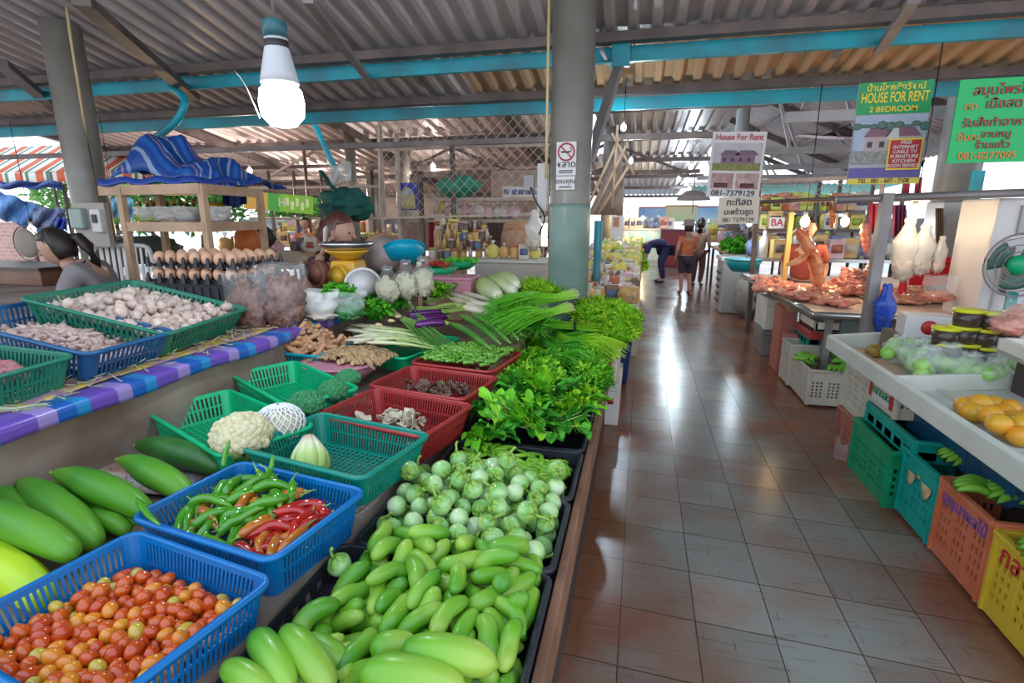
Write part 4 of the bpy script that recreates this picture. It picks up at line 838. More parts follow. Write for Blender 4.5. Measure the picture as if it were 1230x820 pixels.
g.build('husk_litter', mat('husks', (.5, .42, .3), (.3, .3, .15), rough=.9, scale=30), label='papery husks and straw scattered on the oilcloth', cat='husks', kind='stuff')
# leek scraps hanging over the edge
strand_bunch('leek_scrap', 'pale grey-green leek trimmings hanging over the ledge edge', (-2.2, 1.30, .975), (-2.06, 1.47, .93), 7, .004, .02, mat('leek', (.4, .45, .3), rough=.6), 3, band=False, cat='trimmings')
# ---- eggs
m_eggs = mat('egg_shell', (.66, .36, .22), rough=.5, rnd=[(.60, .30, .18), (.70, .42, .28), (.66, .36, .22)])
Te = thing('black_crate', 'black crate under the two trays of brown eggs', 'crate', (-3.3, 3.62, .95)); G().box((0, 0, .10), (.74, .5, .20), taper=.95).build('crate_wall', p_black, Te, smooth=False, bevel=.01)
g = G()
for k in range(9): g.box((-.32+.076*k, -.245, .09), (.02, .02, .15))
g.build('rib', p_black, Te, smooth=False)
eo = None
for lev in range(2):
    z0 = 1.165+.12*lev; T = thing('egg_tray', ('lower' if lev == 0 else 'upper')+' black egg tray of the stack behind the garlic basket', 'egg tray', (-3.3+.02*lev, 3.62, z0)); g = G()
    def fn(u, v): return (-.385+.77*u, -.27+.54*v, .022*math.cos(u*7*2*PI)*math.cos(v*5*2*PI)+.0)
    g.grid(fn, 72, 40)
    for i in range(8):
        for j in range(6): g.tube([(-.385+.109*i, -.27+.108*j, -.02), (-.385+.109*i, -.27+.108*j, .055)], [.024, .008], 6)
    g.build('tray_sheet', p_black, T, smooth=False)
    for i in range(7):
        for j in range(5):
            if lev == 0 and 0 < j and 0 < i < 6: continue
            p = V((-3.3+.02*lev-.33+.109*i, 3.62-.216+.108*j, z0+.045))
            if eo is None: eo = G().ball((0, 0, 0), (.041, .041, .052), 16, 10).build('egg', m_eggs); o = eo
            else: o = eo.copy(); COL.objects.link(o)
            o.location = p; o.rotation_euler = (random.gauss(0, .15), random.gauss(0, .15), 0)
            tag(o, f'brown egg standing in the {"lower" if lev == 0 else "upper"} black tray', 'egg', f'eggs in the {"lower" if lev == 0 else "upper"} tray')
# ---- clear bags
m_clear = mat('clear_plastic', (.85, .85, .88), rough=.1, alpha=.08, spec=1.0, bump=.6, bscale=25)
m_milky = mat('milky_plastic', (.75, .74, .72), rough=.25, alpha=.55, spec=.8, bump=.5, bscale=18)
m_milk2 = mat('thin_white_plastic', (.8, .86, .84), rough=.2, alpha=.22, spec=.8, bump=.5, bscale=18)
def bag(name, lab, c, size, m_in, in_k=.75, m_out=None, knot=True, seed=1, cat='bag', group=None, n_in=0, tie=None, top=.35, inshape=None):
    "plastic bag: crumpled skin, contents, gathered top"
    T = thing(name, lab, cat, c, group=group); sx, sy, sz_ = size; sd = seed*3.7
    def fn(u, v):
        a = 2*PI*v; z = u; prof = (math.sin(PI*min(1, z/.78)*.5+.25)**.6 if z < .78 else 1)*(1 if z < .62 else max(.12, 1-((z-.62)/(.38))**.8*.86) if knot else 1-.15*(z-.62))
        if z == 0: prof = 0
        cr = 1+.16*noise.noise(V((math.cos(a)*2.3, math.sin(a)*2.3, z*4+sd)))+.07*noise.noise(V((math.cos(a)*7, math.sin(a)*7, z*9+sd)))+(.14*math.sin(a*7+sd) if z > .8 else 0)
        if knot and z > .92: prof *= 1.9
        return (sx/2*prof*cr*math.cos(a), sy/2*prof*cr*math.sin(a), sz_*(z+.02*math.sin(a*3)))
    G().grid(fn, 18, 32).build('bag_skin', m_out or m_clear, T)
    if m_in: G().ball((0, 0, sz_*in_k*.42), (sx*.44, sy*.44, sz_*in_k*.42), 22, 14, lump=.5, lf=4, seed=seed).build('contents', m_in, T)
    if knot: G().cyl((0, 0, sz_*.88), (0, 0, sz_*.905), .13*min(sx, sy), n=12).build('tie', tie or m_milky, T)
    return T
m_dry = mat('dried_brown', (.10, .035, .025), (.24, .12, .085), rough=.6, scale=22, bump=1, bscale=60)
bag('clear_bag', 'large open clear bag of dried brown goods beside the eggs', P(304, 402, y=2.9), (.32, .24, .41), m_dry, 1.0, knot=False, seed=1)
bag('clear_bag', 'tall crumpled clear bag of dried brown goods hanging over the turmeric', P(344, 398, y=2.95), (.32, .24, .44), m_dry, 1.0, knot=False, seed=2)
m_spr = mat('bean_sprouts', (.62, .58, .42), (.5, .46, .3), rough=.6, scale=60, bump=1, bscale=110)
for k, (px_, w, s) in enumerate(((470, .2, .25), (492, .2, .28), (512, .19, .29))): bag('sprout_bag', ('tied clear bag of white bean sprouts, nearest the round white dial', 'tied clear bag of white bean sprouts, middle of three', 'tied clear bag of white bean sprouts, nearest the cabbages')[k], P(px_-3, 362-k*3, y=3.75+k*.08), (w, .15, s*1.1), m_spr, .8, seed=11+k)
bag('white_bag', 'open white plastic bag with folded rim behind the turmeric', P(386, 384, y=3.15), (.26, .22, .20), mat('bag_inside', (.5, .42, .36), rough=.7), .4, m_milky, knot=False, seed=21)
bag('herb_bag', 'clear bag of dark coriander leaves in front of the round dial', P(418, 384, y=3.25), (.26, .2, .20), mat('dark_herbs', (.02, .14, .04), (.03, .25, .06), rough=.7, scale=40, bump=1, bscale=60), .75, m_milk2, knot=False, seed=22)
frond_bunch('coriander_sprig', 'bright coriander leaves sticking out of the bag by the scales', P(408, 352, y=3.3), (.10, .08, .05), 50, .035, m_mid, 600)
# ---- scales
m_yel = mat('yellow_enamel', (.65, .36, .02), (.6, .3, .03), rough=.3, scale=6)
m_steelp = mat('polished_steel', (.5, .5, .5), rough=.22, metal=.9)
m_wht = mat('white_enamel', (.66, .62, .62), rough=.35)
def dial(name, lab, c, r, mface, mrim, yaw=0, tilt=0, cat='scales', marks=True):
    T = thing(name, lab, cat, M=Matrix.Translation(c) @ Euler((PI/2+tilt, 0, yaw), 'XYZ').to_matrix().to_4x4())
    G().lathe([(0, .0), (r, .0), (r*1.04, .012), (r*1.04, .05), (r*.9, .09), (0, .09)], n=36, M=Matrix.Scale(-1, 3, V((0, 0, 1)))).build('drum', mrim, T)
    G().lathe([(0, .006), (r*.93, .004)], n=36).build('face', mface, T)
    if marks:
        g = G()
        for k in range(24): a = k*PI/12; g.box((math.cos(a)*r*.8, math.sin(a)*r*.8, .008), (r*.12, .003, .002), rz=a)
        g.build('scale_mark', mat('ink', (.05, .04, .05), rough=.6), T); g = G().bar((0, 0, .010), (r*.1, r*.7, .010), .006, .003); g.build('pointer', mat('red_pointer', (.5, .02, .02), rough=.4), T)
    return T
T = thing('pan_scales', 'yellow market scales with a wide steel pan beside the woman on the phone', 'scales', P(420, 340, y=4.15))
b = .0; G().box((0, 0, .10), (.22, .2, .2), taper=1.25).build('body', m_yel, T, smooth=False, bevel=.02)
G().lathe([(.07, .2), (.10, .22), (.17, .265), (.185, .285), (.15, .285), (.06, .23)], n=32).build('pan_support', m_yel, T)
G().lathe([(0, .285), (.17, .29), (.225, .325), (.235, .35), (.225, .35), (.16, .30), (0, .295)], n=36).build('steel_pan', m_steelp, T)
dial('dial_scales', 'round white dial of scales standing before the yellow pan scales', P(436, 344, y=3.85), .145, m_wht, m_wht, yaw=.5, marks=False)
dial('round_tray', 'orange-yellow round tray standing left of the white dial', P(405, 333, y=4.0), .10, m_yel, m_yel, yaw=-.2, cat='tray', marks=False)
dial('pot_lid', 'dark terracotta round lid standing left of the yellow tray', P(378, 328, y=4.1), .11, mat('terracotta', (.22, .08, .05), rough=.6), mat('terracotta', (.2, .1, .1)), yaw=-.3, cat='lid', marks=False)
dial('dial_scales', 'large grey round dial with brown rim behind the steel pan', P(462, 308, y=4.6), .21, mat('grey_face', (.42, .34, .32), (.36, .28, .27), rough=.6), mat('brown_rim', (.3, .14, .07), rough=.5), yaw=.7, marks=False)
bowl('blue_basin', 'tilted bright blue plastic basin beyond the sprout bags', None, .2, .1, mat('sky_plastic', (.0, .32, .5), rough=.35), Mx=Matrix.Translation(P(486, 312, y=4.7)) @ Euler((-.45, -.3, 0)).to_matrix().to_4x4())
# chillies and limes in green round trays
bowl('round_tray', 'green round tray of red chillies behind the sprout bags', P(525, 330, y=4.9), .20, .07, p_green); bowl('round_tray', 'green round tray of limes left of the pale counter', P(551, 322, y=5.3), .20, .07, p_green)
for k in range(70):
    q = random.Random(700+k); c = P(523, 321, y=4.9)+V((q.gauss(0, .075), q.gauss(0, .07), 0)); c.z += .045*math.exp(-((c.x-P(525, 330, y=4.9).x)/.1)**2)+q.uniform(-.01, .01)
    d = V((q.gauss(0, 1), q.gauss(0, 1), q.gauss(0, .2))).normalized()*.035; G().tube([c-d, c-d*.5, c+d*.3, c+d], [.006, .010, .009, .002], 6).build('red_chilli', m_ch['red'], label='small red chilli heaped on the green round tray', cat='chilli', group='red chillies on the round tray')
for k in range(45):
    q = random.Random(800+k); c = P(551, 314, y=5.3)+V((q.gauss(0, .08), q.gauss(0, .07), q.uniform(-.01, .03))); G().ball(c, .024, 9, 6).build('lime', m_mid, label='small green lime heaped on the green round tray', cat='lime', group='limes on the round tray')
foam_box('pink_box', 'pale pink box side below the tray of limes', P(546, 345, y=4.7)+V((0, 0, -.05)), (.42, .3, .16), p_pink)
# ---- wooden stand with the tarpaulin
c0 = P(240, 222, y=4.0); zt = c0.z; Lf = P(118, 220, y=4.15); Rt = P(310, 219, y=5.0)
T = thing('wooden_stand', 'pale wooden two-shelf stand carrying the folded blue tarpaulin', 'shelf')
bk = Lf+(Rt-c0); fl_ = lambda p, z: V((p.x, p.y, z))
g = G(); g.add([fl_(p, zt+h) for h in (-.04, .0) for p in (c0, Rt, bk, Lf)], [(3, 2, 1, 0), (4, 5, 6, 7), (0, 1, 5, 4), (1, 2, 6, 5), (2, 3, 7, 6), (3, 0, 4, 7)]); g.build('top_shelf', m_wood, T, smooth=False)
for a, b in ((Lf, c0), (c0, Rt)): G().bar(fl_(a, zt-.03), fl_(b, zt-.03), .03, .085).build('shelf_edge', m_wood, T, smooth=False)
z2 = P(240, 270, y=4.0).z
g = G(); L2_ = Lf.lerp(c0, .22); g.add([fl_(p, z2+h) for h in (-.04, .0) for p in (c0, Rt, bk.lerp(Rt, .2), L2_)], [(3, 2, 1, 0), (4, 5, 6, 7), (0, 1, 5, 4), (1, 2, 6, 5), (2, 3, 7, 6), (3, 0, 4, 7)]); g.build('lower_shelf', m_wood, T, smooth=False)
for a, b in ((L2_, c0), (c0, Rt)): G().bar(fl_(a, z2-.02), fl_(b, z2-.02), .03, .085).build('shelf_edge', m_wood, T, smooth=False)
for p in (L2_, c0.lerp(Rt, .02), Rt, Lf.lerp(c0, .04)+V((0, .6, 0))): G().bar(fl_(p, .95), fl_(p, zt), .055, .055).build('post', m_wood, T, smooth=False)
m_tarp = stripes(mat('tarp', (.02, .1, .5), rough=.45), 0, 3.0, [(0, (.008, .055, .28)), (.3, (.22, .30, .46)), (.38, (.008, .055, .28)), (.52, (.015, .11, .40)), (.66, (.008, .06, .30)), (.78, (.30, .18, .26)), (.83, (.01, .06, .3)), (.92, (.18, .28, .46))], coord='UV')
def tarp():
    g = G(); N = 60; uv = []
    cx, cy = (Lf.x+c0.x)/2+.25, (c0.y+bk.y)/2-.1
    def fn(u, v):
        x = Lf.x+.05+(Rt.x-Lf.x+.05)*u; y = Lf.y+.02+.75*v+.35*u
        hL = .52*math.exp(-(max(0, abs(u-.27)-.03)/.22)**2); hR = .30*math.exp(-((u-.66)/.20)**4); h = max(hL, hR, .09)*(math.sin(PI*min(1, max(0, v*.96+.02)))**.45)
        f = .022*math.sin(u*24+v*9)*h*2.2+.03*noise.noise(V((u*7, v*6, 1)))+.02*noise.noise(V((u*22, v*14, 3)))
        return (x+.03*math.sin(v*14), y-.04*math.sin(u*17)*.6, zt+max(.012, h+f))
    g.grid(fn, N, 36); o = g.build('tarpaulin', m_tarp, label='folded blue tarpaulin with pale stripes heaped on the wooden stand', cat='tarpaulin', solid=.008)
    uvl = o.data.uv_layers.new(name='UVMap')
    for lp in o.data.loops:
        k = lp.vertex_index % (61*37); u = (k//37)/60; v = (k % 37)/36; uvl.data[lp.index].uv = (u*1.0+v*.9+.12*math.sin(u*7), v)
    return o
tarp()
g = G().grid(lambda u, v: P(118+195*u, 213+7*v+2*math.sin(u*30)+4*abs(.5-u), y=(4.12 if u < .6 else 4.12+(u-.6)*2)-.03*v), 30, 3); g.build('tarpaulin_edge', mat('tarp_blue', (.008, .05, .3), rough=.45), label='loose blue lower fold of the tarpaulin hanging along the shelf edge', cat='tarpaulin', solid=.02)
tag(G().grid(lambda u, v: P(268+28*u, 228+20*v+3*math.sin(u*5), y=5.3+.1*math.sin(u*9)), 8, 6).build('blue_cloth', mat('navy_cloth', (.01, .04, .2), rough=.8), solid=.01), 'dark blue cloth hanging under the right end of the stand', 'cloth')
for k, (x, c, w) in enumerate(((182, (.35, .5, .1), .3), (205, (.5, .45, .42), .35), (228, (.42, .4, .42), .28), (262, (.45, .42, .45), .25))): bag('folded_bag', ('yellow-green', 'pale grey', 'whitish', 'greyish')[k]+' plastic bag lying on the lower wooden shelf, '+('at its left end', 'second from its left end', 'before the front post', 'right of the front post')[k], P(x, 268, y=4.5), (w, .25, .16), mat(f'shelf_bag{k}', c, rough=.4), .9, m_milky, knot=False, seed=60+k)
for k in range(9):
    c = P(172+k*8, 268, y=4.75); T = thing('bottle', 'dark sauce bottle standing on the lower wooden shelf', 'bottle', V((c.x, c.y, z2)), group='bottles on the wooden stand'); G().lathe([(0, 0), (.035, 0), (.035, .12), (.014, .16), (.014, .2)], n=12).build('glass_body', mat('bottle_glass', (.04, .05, .03), (.1, .08, .02), rough=.15, scale=2), T); G().cyl((0, 0, .2), (0, 0, .225), .017).build('cap', m_yel if k % 2 else m_redp, T)
for k in range(7):
    c = P(252+k*3.2, 262-k, y=5.0+k*.06); tag(G().lathe([(0, 0), (.04, 0), (.045, .1), (.02, .18), (.02, .2)], n=12, c=V((c.x, c.y, z2+.01))).build('oil_bottle', mat('yellow_oil', (.55, .32, .02), rough=.15)), 'yellow oil bottle at the right of the wooden stand', 'bottle', 'yellow oil bottles')
# ---- white plastic chair
T = thing('plastic_chair', 'white plastic chair with slatted back behind the garlic basket', 'chair', P(150, 335, y=4.35)+V((0, 0, -.05)), 0.15)
T.location.z = .95
hb = .40; g = G()
def bk_(u, v): return (-.33+.66*u, .05*(4*(u-.5)**2)*-1+.05, .0+hb*v)
fr = [bk_(0, 0), bk_(0, .6), (-.29, .02, hb*.92), (-.18, .04, hb), (.18, .04, hb), (.29, .02, hb*.92), bk_(1, .6), bk_(1, 0)]
G().tube(smooth_pts(fr, 30), .022, 8).build('back_frame', m_wht, T)
for k in range(9): x = -.24+.06*k; G().bar((x, .04-.1*x*x, .02), (x*1.02, .05-.1*x*x, hb-.02), .034, .012).build('back_slat', m_wht, T, bevel=.003)
G().box((0, -.22, .01), (.6, .5, .03)).build('seat', m_wht, T, bevel=.01)
# dark green covered thing with wire handle behind the chair
T = thing('covered_basket', 'dark green cloth-covered basket with a wire handle behind the chair', 'basket', P(178, 300, y=5.2)); G().ball((0, 0, 0), (.45, .25, .16), 20, 12, lump=.2).build('cover', mat('dark_olive', (.05, .08, .06), (.08, .1, .07), rough=.8), T); G().tube([(-.38, 0, -.1), (-.36, 0, .14), (-.2, 0, .23), (.1, 0, .2), (.3, 0, .08)], .008, 6).build('wire_handle', p_black, T)
# far-left counter
T = thing('wooden_counter', 'dark brown wooden counter at the left edge behind the seated woman', 'counter', P(10, 318, y=4.4)); w = T.location.copy()
T.location.z = .95; G().box((0, 0, (w.z-.95)/2), (1.7, .6, (w.z-.95))).build('counter_body', mat('counter_wood', (.13, .05, .03), (.2, .09, .05), rough=.4, scale=3), T, smooth=False, bevel=.01); G().box((0, 0, (w.z-.95)), (1.76, .66, .03)).build('counter_top', mat('dark_top', (.04, .025, .02), rough=.35), T, smooth=False)
# ================================================================ signs
def uvpic(name, ramp, axis=2, freq=1): return None
def board(name, lab, c0, c1, c2, yy, m, th=.012, cat='sign'):
    "upright board through three pixel corners (top-left, top-right, bottom-left) at depth yy; local x right, y up, front towards the camera"
    A, B_, C_ = P(*c0, y=yy), P(*c1, y=yy), P(*c2, y=yy); u = (B_-A); W = u.length; u.normalize(); w = A-C_; w -= u*w.dot(u); Hh = w.length; w.normalize(); n = u.cross(w); c = (A+B_)/2-w*Hh/2
    M = Matrix(((u.x, w.x, n.x, c.x), (u.y, w.y, n.y, c.y), (u.z, w.z, n.z, c.z), (0, 0, 0, 1)))
    T = thing(name, lab, cat, M=M); G().box((0, 0, -th/2), (W, Hh, th)).build('panel', m, T, smooth=False); return T, W, Hh
def rect(T, name, m, x, y, w, h, z=.002, k=1):
    return G().box((x, y, z), (w, h, .003)).build(name, m, T, smooth=False)
def TX(T, s, size, m, x, y, z=.005, sx=1, bold=0.0, name='lettering'): return text_mesh(name, s, size, m, T, Matrix.Translation((x, y, z)), .0008, bold, sx=sx)
m_white = mat('sign_white', (.62, .58, .58), rough=.5); m_redt = mat('sign_red', (.42, .02, .03), rough=.5); m_blkt = mat('sign_black', (.03, .025, .03), rough=.5)
m_sgreen = mat('sign_green', (.0, .26, .07), rough=.45); m_syel = mat('sign_yellow', (.75, .55, .02), rough=.45); m_purp2 = mat('sign_violet', (.10, .07, .26), rough=.5)
def photo_house(T, x, y, w, h, wallc, roofc, green, sky=(.45, .45, .52), z=.003, pre=''):
    "small printed house picture: sky, lawn, house with roof, windows"
    rect(T, 'print_sky', mat('pr_sky'+pre, sky, (sky[0]*.8, sky[1]*.8, sky[2]*.85), scale=9, rough=.5), x, y, w, h, z)
    rect(T, 'print_lawn', mat('pr_lawn'+pre, green, (green[0]*.5, green[1]*.6, green[2]*.5), scale=60, rough=.5), x, y-h*.36, w, h*.28, z+.001)
    rect(T, 'print_house', mat('pr_wall'+pre, wallc, rough=.5), x+w*.02, y-h*.08, w*.7, h*.32, z+.002)
    g = G()
    for cx, cw in ((x-w*.15, w*.42), (x+w*.2, w*.5)): g.add([(cx-cw/2, y+h*.06, z+.004), (cx+cw/2, y+h*.06, z+.004), (cx+cw*.28, y+h*.24, z+.004), (cx-cw*.28, y+h*.24, z+.004)], [(0, 1, 2, 3)])
    g.build('print_roof', mat('pr_roof'+pre, roofc, rough=.5), T, smooth=False)
    g = G()
    for k in range(4): g.box((x-w*.26+w*.17*k, y-h*.1, z+.004), (w*.07, h*.12, .001))
    g.build('print_window', m_blkt, T, smooth=False)
T, W, Hh = board('rental_sign', 'pale hanging sign with red House For Rent heading and a phone number', (857, 158), (922, 158), (850, 236), 5.4, m_white)
TX(T, 'House For Rent', Hh*.125, m_redt, 0, Hh*.415, bold=.002, sx=.93*W/(Hh*.86)*1.0)
photo_house(T, 0, Hh*.12, W*.9, Hh*.42, (.2, .10, .16), (.14, .08, .13), (.25, .24, .06), (.5, .45, .48), pre='a')
rect(T, 'print_room', mat('room_l', (.32, .16, .15), (.45, .3, .28), scale=14), -W*.23, -Hh*.25, W*.42, Hh*.24); rect(T, 'print_room', mat('room_r', (.55, .40, .38), (.3, .15, .13), scale=12), W*.24, -Hh*.25, W*.42, Hh*.24)
for k_ in (-1, 1): G().box((W*.25*k_, -Hh*.315, .005), (W*.26, Hh*.065, .002)).build('print_sofa', mat('print_dark', (.1, .04, .05)), T)
TX(T, '081-7379129', Hh*.125, m_blkt, 0, -Hh*.44, bold=.001, sx=1.0)
T, W, Hh = board('thai_sign', 'pale hand-lettered Thai sign hanging under the House For Rent sign', (864, 237), (913, 236), (861, 269), 5.4, mat('sign_cream', (.6, .52, .42), rough=.5))
TX(T, 'กะทิสด', Hh*.34, m_blkt, 0, Hh*.3, bold=.003, sx=1.0); TX(T, 'มะพร้าวขูด', Hh*.28, m_blkt, 0, -Hh*.06, bold=.002, sx=.9); TX(T, '081 7379129', Hh*.24, m_blkt, 0, -Hh*.36, sx=.9)
T, W, Hh = board('rental_sign', 'green topped HOUSE FOR RENT 2 BEDROOM sign with a yellow phone strip', (1033, 100), (1123, 95), (1019, 221), 4.3, mat('sign_grey', (.32, .32, .36), rough=.5))
rect(T, 'green_header', m_sgreen, 0, Hh*.345, W, Hh*.31)
TX(T, 'บ้านโชคชัยวัฒน์', Hh*.085, m_syel, 0, Hh*.442, bold=.002); TX(T, 'HOUSE FOR RENT', Hh*.135, m_syel, 0, Hh*.345, z=.006, bold=.005, sx=.56); TX(T, '2 BEDROOM', Hh*.075, m_syel, 0, Hh*.235, z=.006, bold=.004, sx=1.05)
photo_house(T, 0, -Hh*.06, W*.98, Hh*.48, (.40, .30, .30), (.2, .08, .12), (.3, .27, .26), (.36, .40, .50), pre='b')
g = G(); g.add([(-.02, -Hh*.06, .009), (.06, -Hh*.06, .009), (.05, Hh*.05, .009), (.02, Hh*.05, .009)], [(0, 1, 2, 3)]); g.build('print_road', mat('print_road', (.5, .47, .45)), T, smooth=False)
g = G()
for k in range(9): x = -W*.46+W*.92*k/8; g.ball((x, Hh*.075+.01*math.sin(k*3), .008), (.03, .022+.01*math.sin(k*5), .001), 8, 4)
g.build('print_trees', mat('print_tree', (.07, .13, .11)), T)
rect(T, 'red_panel_border', m_syel, W*.24, -Hh*.21, W*.46, Hh*.31, .009); rect(T, 'red_panel', m_redt, W*.24, -Hh*.21, W*.42, Hh*.28, .011)
for k, s in enumerate(('FREE', 'INTERNET', 'CABLE TV', 'FURNITURE', 'KITCHEN', 'ROOM SERVICE')): TX(T, s, Hh*.047, m_white, W*.24, -Hh*.095-Hh*.046*k, z=.014, bold=.0015, sx=1.05 if k < 5 else .9)
rect(T, 'violet_band', m_purp2, 0, -Hh*.40, W, Hh*.12, .006); rect(T, 'yellow_strip', mat('strip_yel', (.6, .46, .06)), 0, -Hh*.475, W, Hh*.06, .008)
TX(T, 'TEL . 081 - 607 - 7108', Hh*.062, m_blkt, 0, -Hh*.475, z=.011, bold=.001, sx=.85)
T, W, Hh = board('thai_sign', 'bright green sign with red Thai lettering at the right edge', (1154, 96), (1262, 90), (1145, 196), 3.9, mat('bright_green', (.0, .42, .11), rough=.45))
m_dred = mat('deep_red', (.28, .01, .03), rough=.5); m_or = mat('orange_ink', (.6, .2, .04), rough=.5)
for s, sz_, m_, x, y in (('สมุนไพรไทย', .155, m_dred, .12, .36), ('สด', .12, m_or, -.32, .18), ('เนื้อสด', .15, m_dred, .10, .2), ('รับสั่งทำอาหาร', .135, m_dred, .06, -.02), ('อิ่มละ', .12, m_or, -.28, -.19), ('จานหมู', .12, m_dred, .07, -.16), ('ร้านแก้ว', .12, m_dred, .05, -.29), ('081-8277095', .12, m_or, .0, -.42)): TX(T, s, Hh*sz_, m_, W*x*.9-.02, Hh*y, bold=.004)
# no smoking notice on the column
def on_column(px_, py0, py1, w, name, lab, m):
    A = P(px_, py0, y=4.36); B_ = P(px_, py1, y=4.36); c = (A+B_)/2; dx, dy = c.x+.585, c.y-4.5; n = V((dx, -math.sqrt(max(.01, .17**2-dx*dx)), 0)).normalized(); c = V((-.585, 4.5, c.z))+n*.176
    u = V((-n.y, n.x, 0)); M = Matrix(((u.x, 0, n.x, c.x), (u.y, 0, n.y, c.y), (0, 1, 0, c.z), (0, 0, 0, 1))); T = thing(name, lab, 'sign', M=M); h = (A-B_).length; G().box((0, 0, 0), (w, h, .008)).build('panel', m, T, smooth=False); return T, w, h
T, W, Hh = on_column(681, 171, 211, .155, 'no_smoking_sign', 'white no smoking notice high on the centre column', m_white)
g = G(); k_ = .062
ringp = [(k_*math.cos(a*PI/16), Hh*.2+k_*math.sin(a*PI/16), .008) for a in range(33)]; g.tube(ringp, .006, 6, caps=False); g.bar((-k_*.7, Hh*.2+k_*.7, .008), (k_*.7, Hh*.2-k_*.7, .008), .008, .003); g.build('red_ring', m_redt, T)
g = G(); g.box((-.005, Hh*.2, .006), (.07, .012, .002)); g.tube([(.035, Hh*.2, .006), (.04, Hh*.2+.02, .006), (.03, Hh*.2+.035, .006)], .003, 4); g.build('cigarette', m_blkt, T)
TX(T, 'ตลาด', .07, m_blkt, 0, -Hh*.17, z=.006, bold=.002); g = G(); g.box((0, -Hh*.36, .006), (.11, .008, .002)); g.box((0, -Hh*.42, .006), (.11, .006, .002)); g.build('small_print', m_blkt, T)
T, W, Hh = on_column(680, 212, 228, .15, 'notice', 'small white lettered notice below the no smoking sign', m_white)
TX(T, 'ขอบคุณ', .05, m_blkt, 0, .012, z=.006, bold=.001); g = G(); g.box((0, -.03, .006), (.1, .008, .002)); g.build('small_print', m_blkt, T)
# ================================================================ right: meat table, posts
m_top = mat('cutting_board', (.62, .46, .36), (.7, .55, .44), rough=.45, scale=3)
T = thing('meat_table', 'long pale-topped meat table right of the aisle', 'table'); z = .85
A = V((1.40, 8.0, z)); B_ = V((1.46, 4.9, z)); C_ = V((3.2, 4.75, z)); D_ = V((3.5, 8.0, z))
g = G(); g.add([A, B_, C_, D_]+[p+V((0, 0, -.045)) for p in (A, B_, C_, D_)], [(0, 1, 2, 3), (7, 6, 5, 4), (0, 4, 5, 1), (1, 5, 6, 2), (2, 6, 7, 3), (3, 7, 4, 0)]); g.build('table_top', m_top, T, smooth=False)
G().bar(A+V((-.01, 0, -.02)), B_+V((-.01, 0, -.02)), .02, .06).build('steel_edging', m_steelp, T); G().bar(B_+V((0, -.01, -.02)), C_+V((0, -.01, -.02)), .02, .06).build('steel_edging', m_steelp, T)
for p in (A, B_, C_, D_): q = p.lerp((A+C_)/2, .3); G().bar((q.x, q.y, 0), (q.x, q.y, .8), .06).build('leg', m_grey, T, smooth=False)
G().box((2.5, 5.3, .4), (1.4, .05, .75)).build('front_panel', mat('slate_panel', (.10, .14, .15), (.16, .2, .2), scale=3), T, smooth=False)
m_meat = mat('raw_meat', (.5, .13, .09), (.7, .38, .28), rough=.28, scale=26, detail=5, rnd=[(.85, .7, .7), (1.15, 1.1, 1.0), (1, 1, 1)], coat=.3)
m_fat = mat('pork_meat', (.62, .24, .14), (.75, .48, .34), rough=.3, scale=22, rnd=[(.9, .8, .8), (1.1, 1.1, 1.05)], coat=.3)
def meat(c, s, k, lab, grp, m):
    rr = random.Random(k); o = G().ball((0, 0, 0), (s*rr.uniform(.9, 1.7), s*rr.uniform(.6, 1), s*rr.uniform(.3, .5)), 12, 8, lump=.7, lf=2.2, seed=k).build('meat_piece', m, label=lab, cat='meat', group=grp); o.matrix_world = Matrix.Translation(c) @ Euler((rr.gauss(0, .25), rr.gauss(0, .25), rr.random()*6)).to_matrix().to_4x4()
for k in range(85):
    rr = random.Random(1000+k); px_, py_ = rr.uniform(0, 1), rr.uniform(0, 1); c = P(905+100*px_+rr.uniform(0, 25)*py_, 332+px_*22+14*py_, z=.88+.03*rr.random()); meat(c, .075, k, 'small cut of pinkish meat spread at the aisle corner of the meat table', 'meat cuts at the table corner', m_meat if k % 3 else m_fat)
for k in range(75):
    rr = random.Random(2000+k); u = rr.gauss(0, .4); v = rr.random(); c = P(1022+26*u, 354-8*v, z=.87); c.z += .18*max(0, 1-abs(u))*v+.02; meat(c, .075, 100+k, 'piece of red meat in the tall heap at the middle of the meat table', 'meat heap in the middle', m_meat)
T = thing('steel_tray', 'flat steel tray of sliced meat right of the post', 'tray', P(1095, 360, z=.855)); G().lathe([(0, 0), (.40, 0), (.46, .02), (.45, .024), (.39, .008), (0, .006)], n=36).build('tray_dish', m_steelp, T).scale = (1, .55, 1)
for k in range(65):
    rr = random.Random(3000+k); u, v = rr.gauss(0, 1), rr.gauss(0, 1); c = P(1092+18*u, 354+3*v, z=.90); meat(c, .07, 300+k, 'slice of orange-pink meat on the steel tray beside the post', 'meat slices on the tray', m_fat)
for k in range(22):
    rr = random.Random(4000+k); c = P(1120+rr.uniform(0, 42), 338+rr.uniform(0, 10), z=.90); meat(c, .06, 400+k, 'dark red meat slice at the far right of the meat table', 'meat slices far right', m_meat)
def hung(lab, pts, r, k, m=m_fat, yy=6.5, cat='meat'):
    pp = smooth_pts([P(a, b, y=yy) for a, b in pts], 14); n = len(pp); T = thing('hanging_meat', lab, cat); G().tube(pp, [r*(.35+.75*math.sin(PI*(.15+.8*i/(n-1)))) * (1+.15*math.sin(i*2.1+k)) for i in range(n)], 10, flat=.5).build('meat_strip', m, T)
    G().tube([pp[0]+V((0, 0, .08)), pp[0]+V((.02, 0, .03)), pp[0]], .006, 5).build('hook', m_steelp, T); return T
m_red2 = mat('hung_meat', (.66, .14, .04), (.78, .34, .16), rough=.3, scale=9, coat=.4)
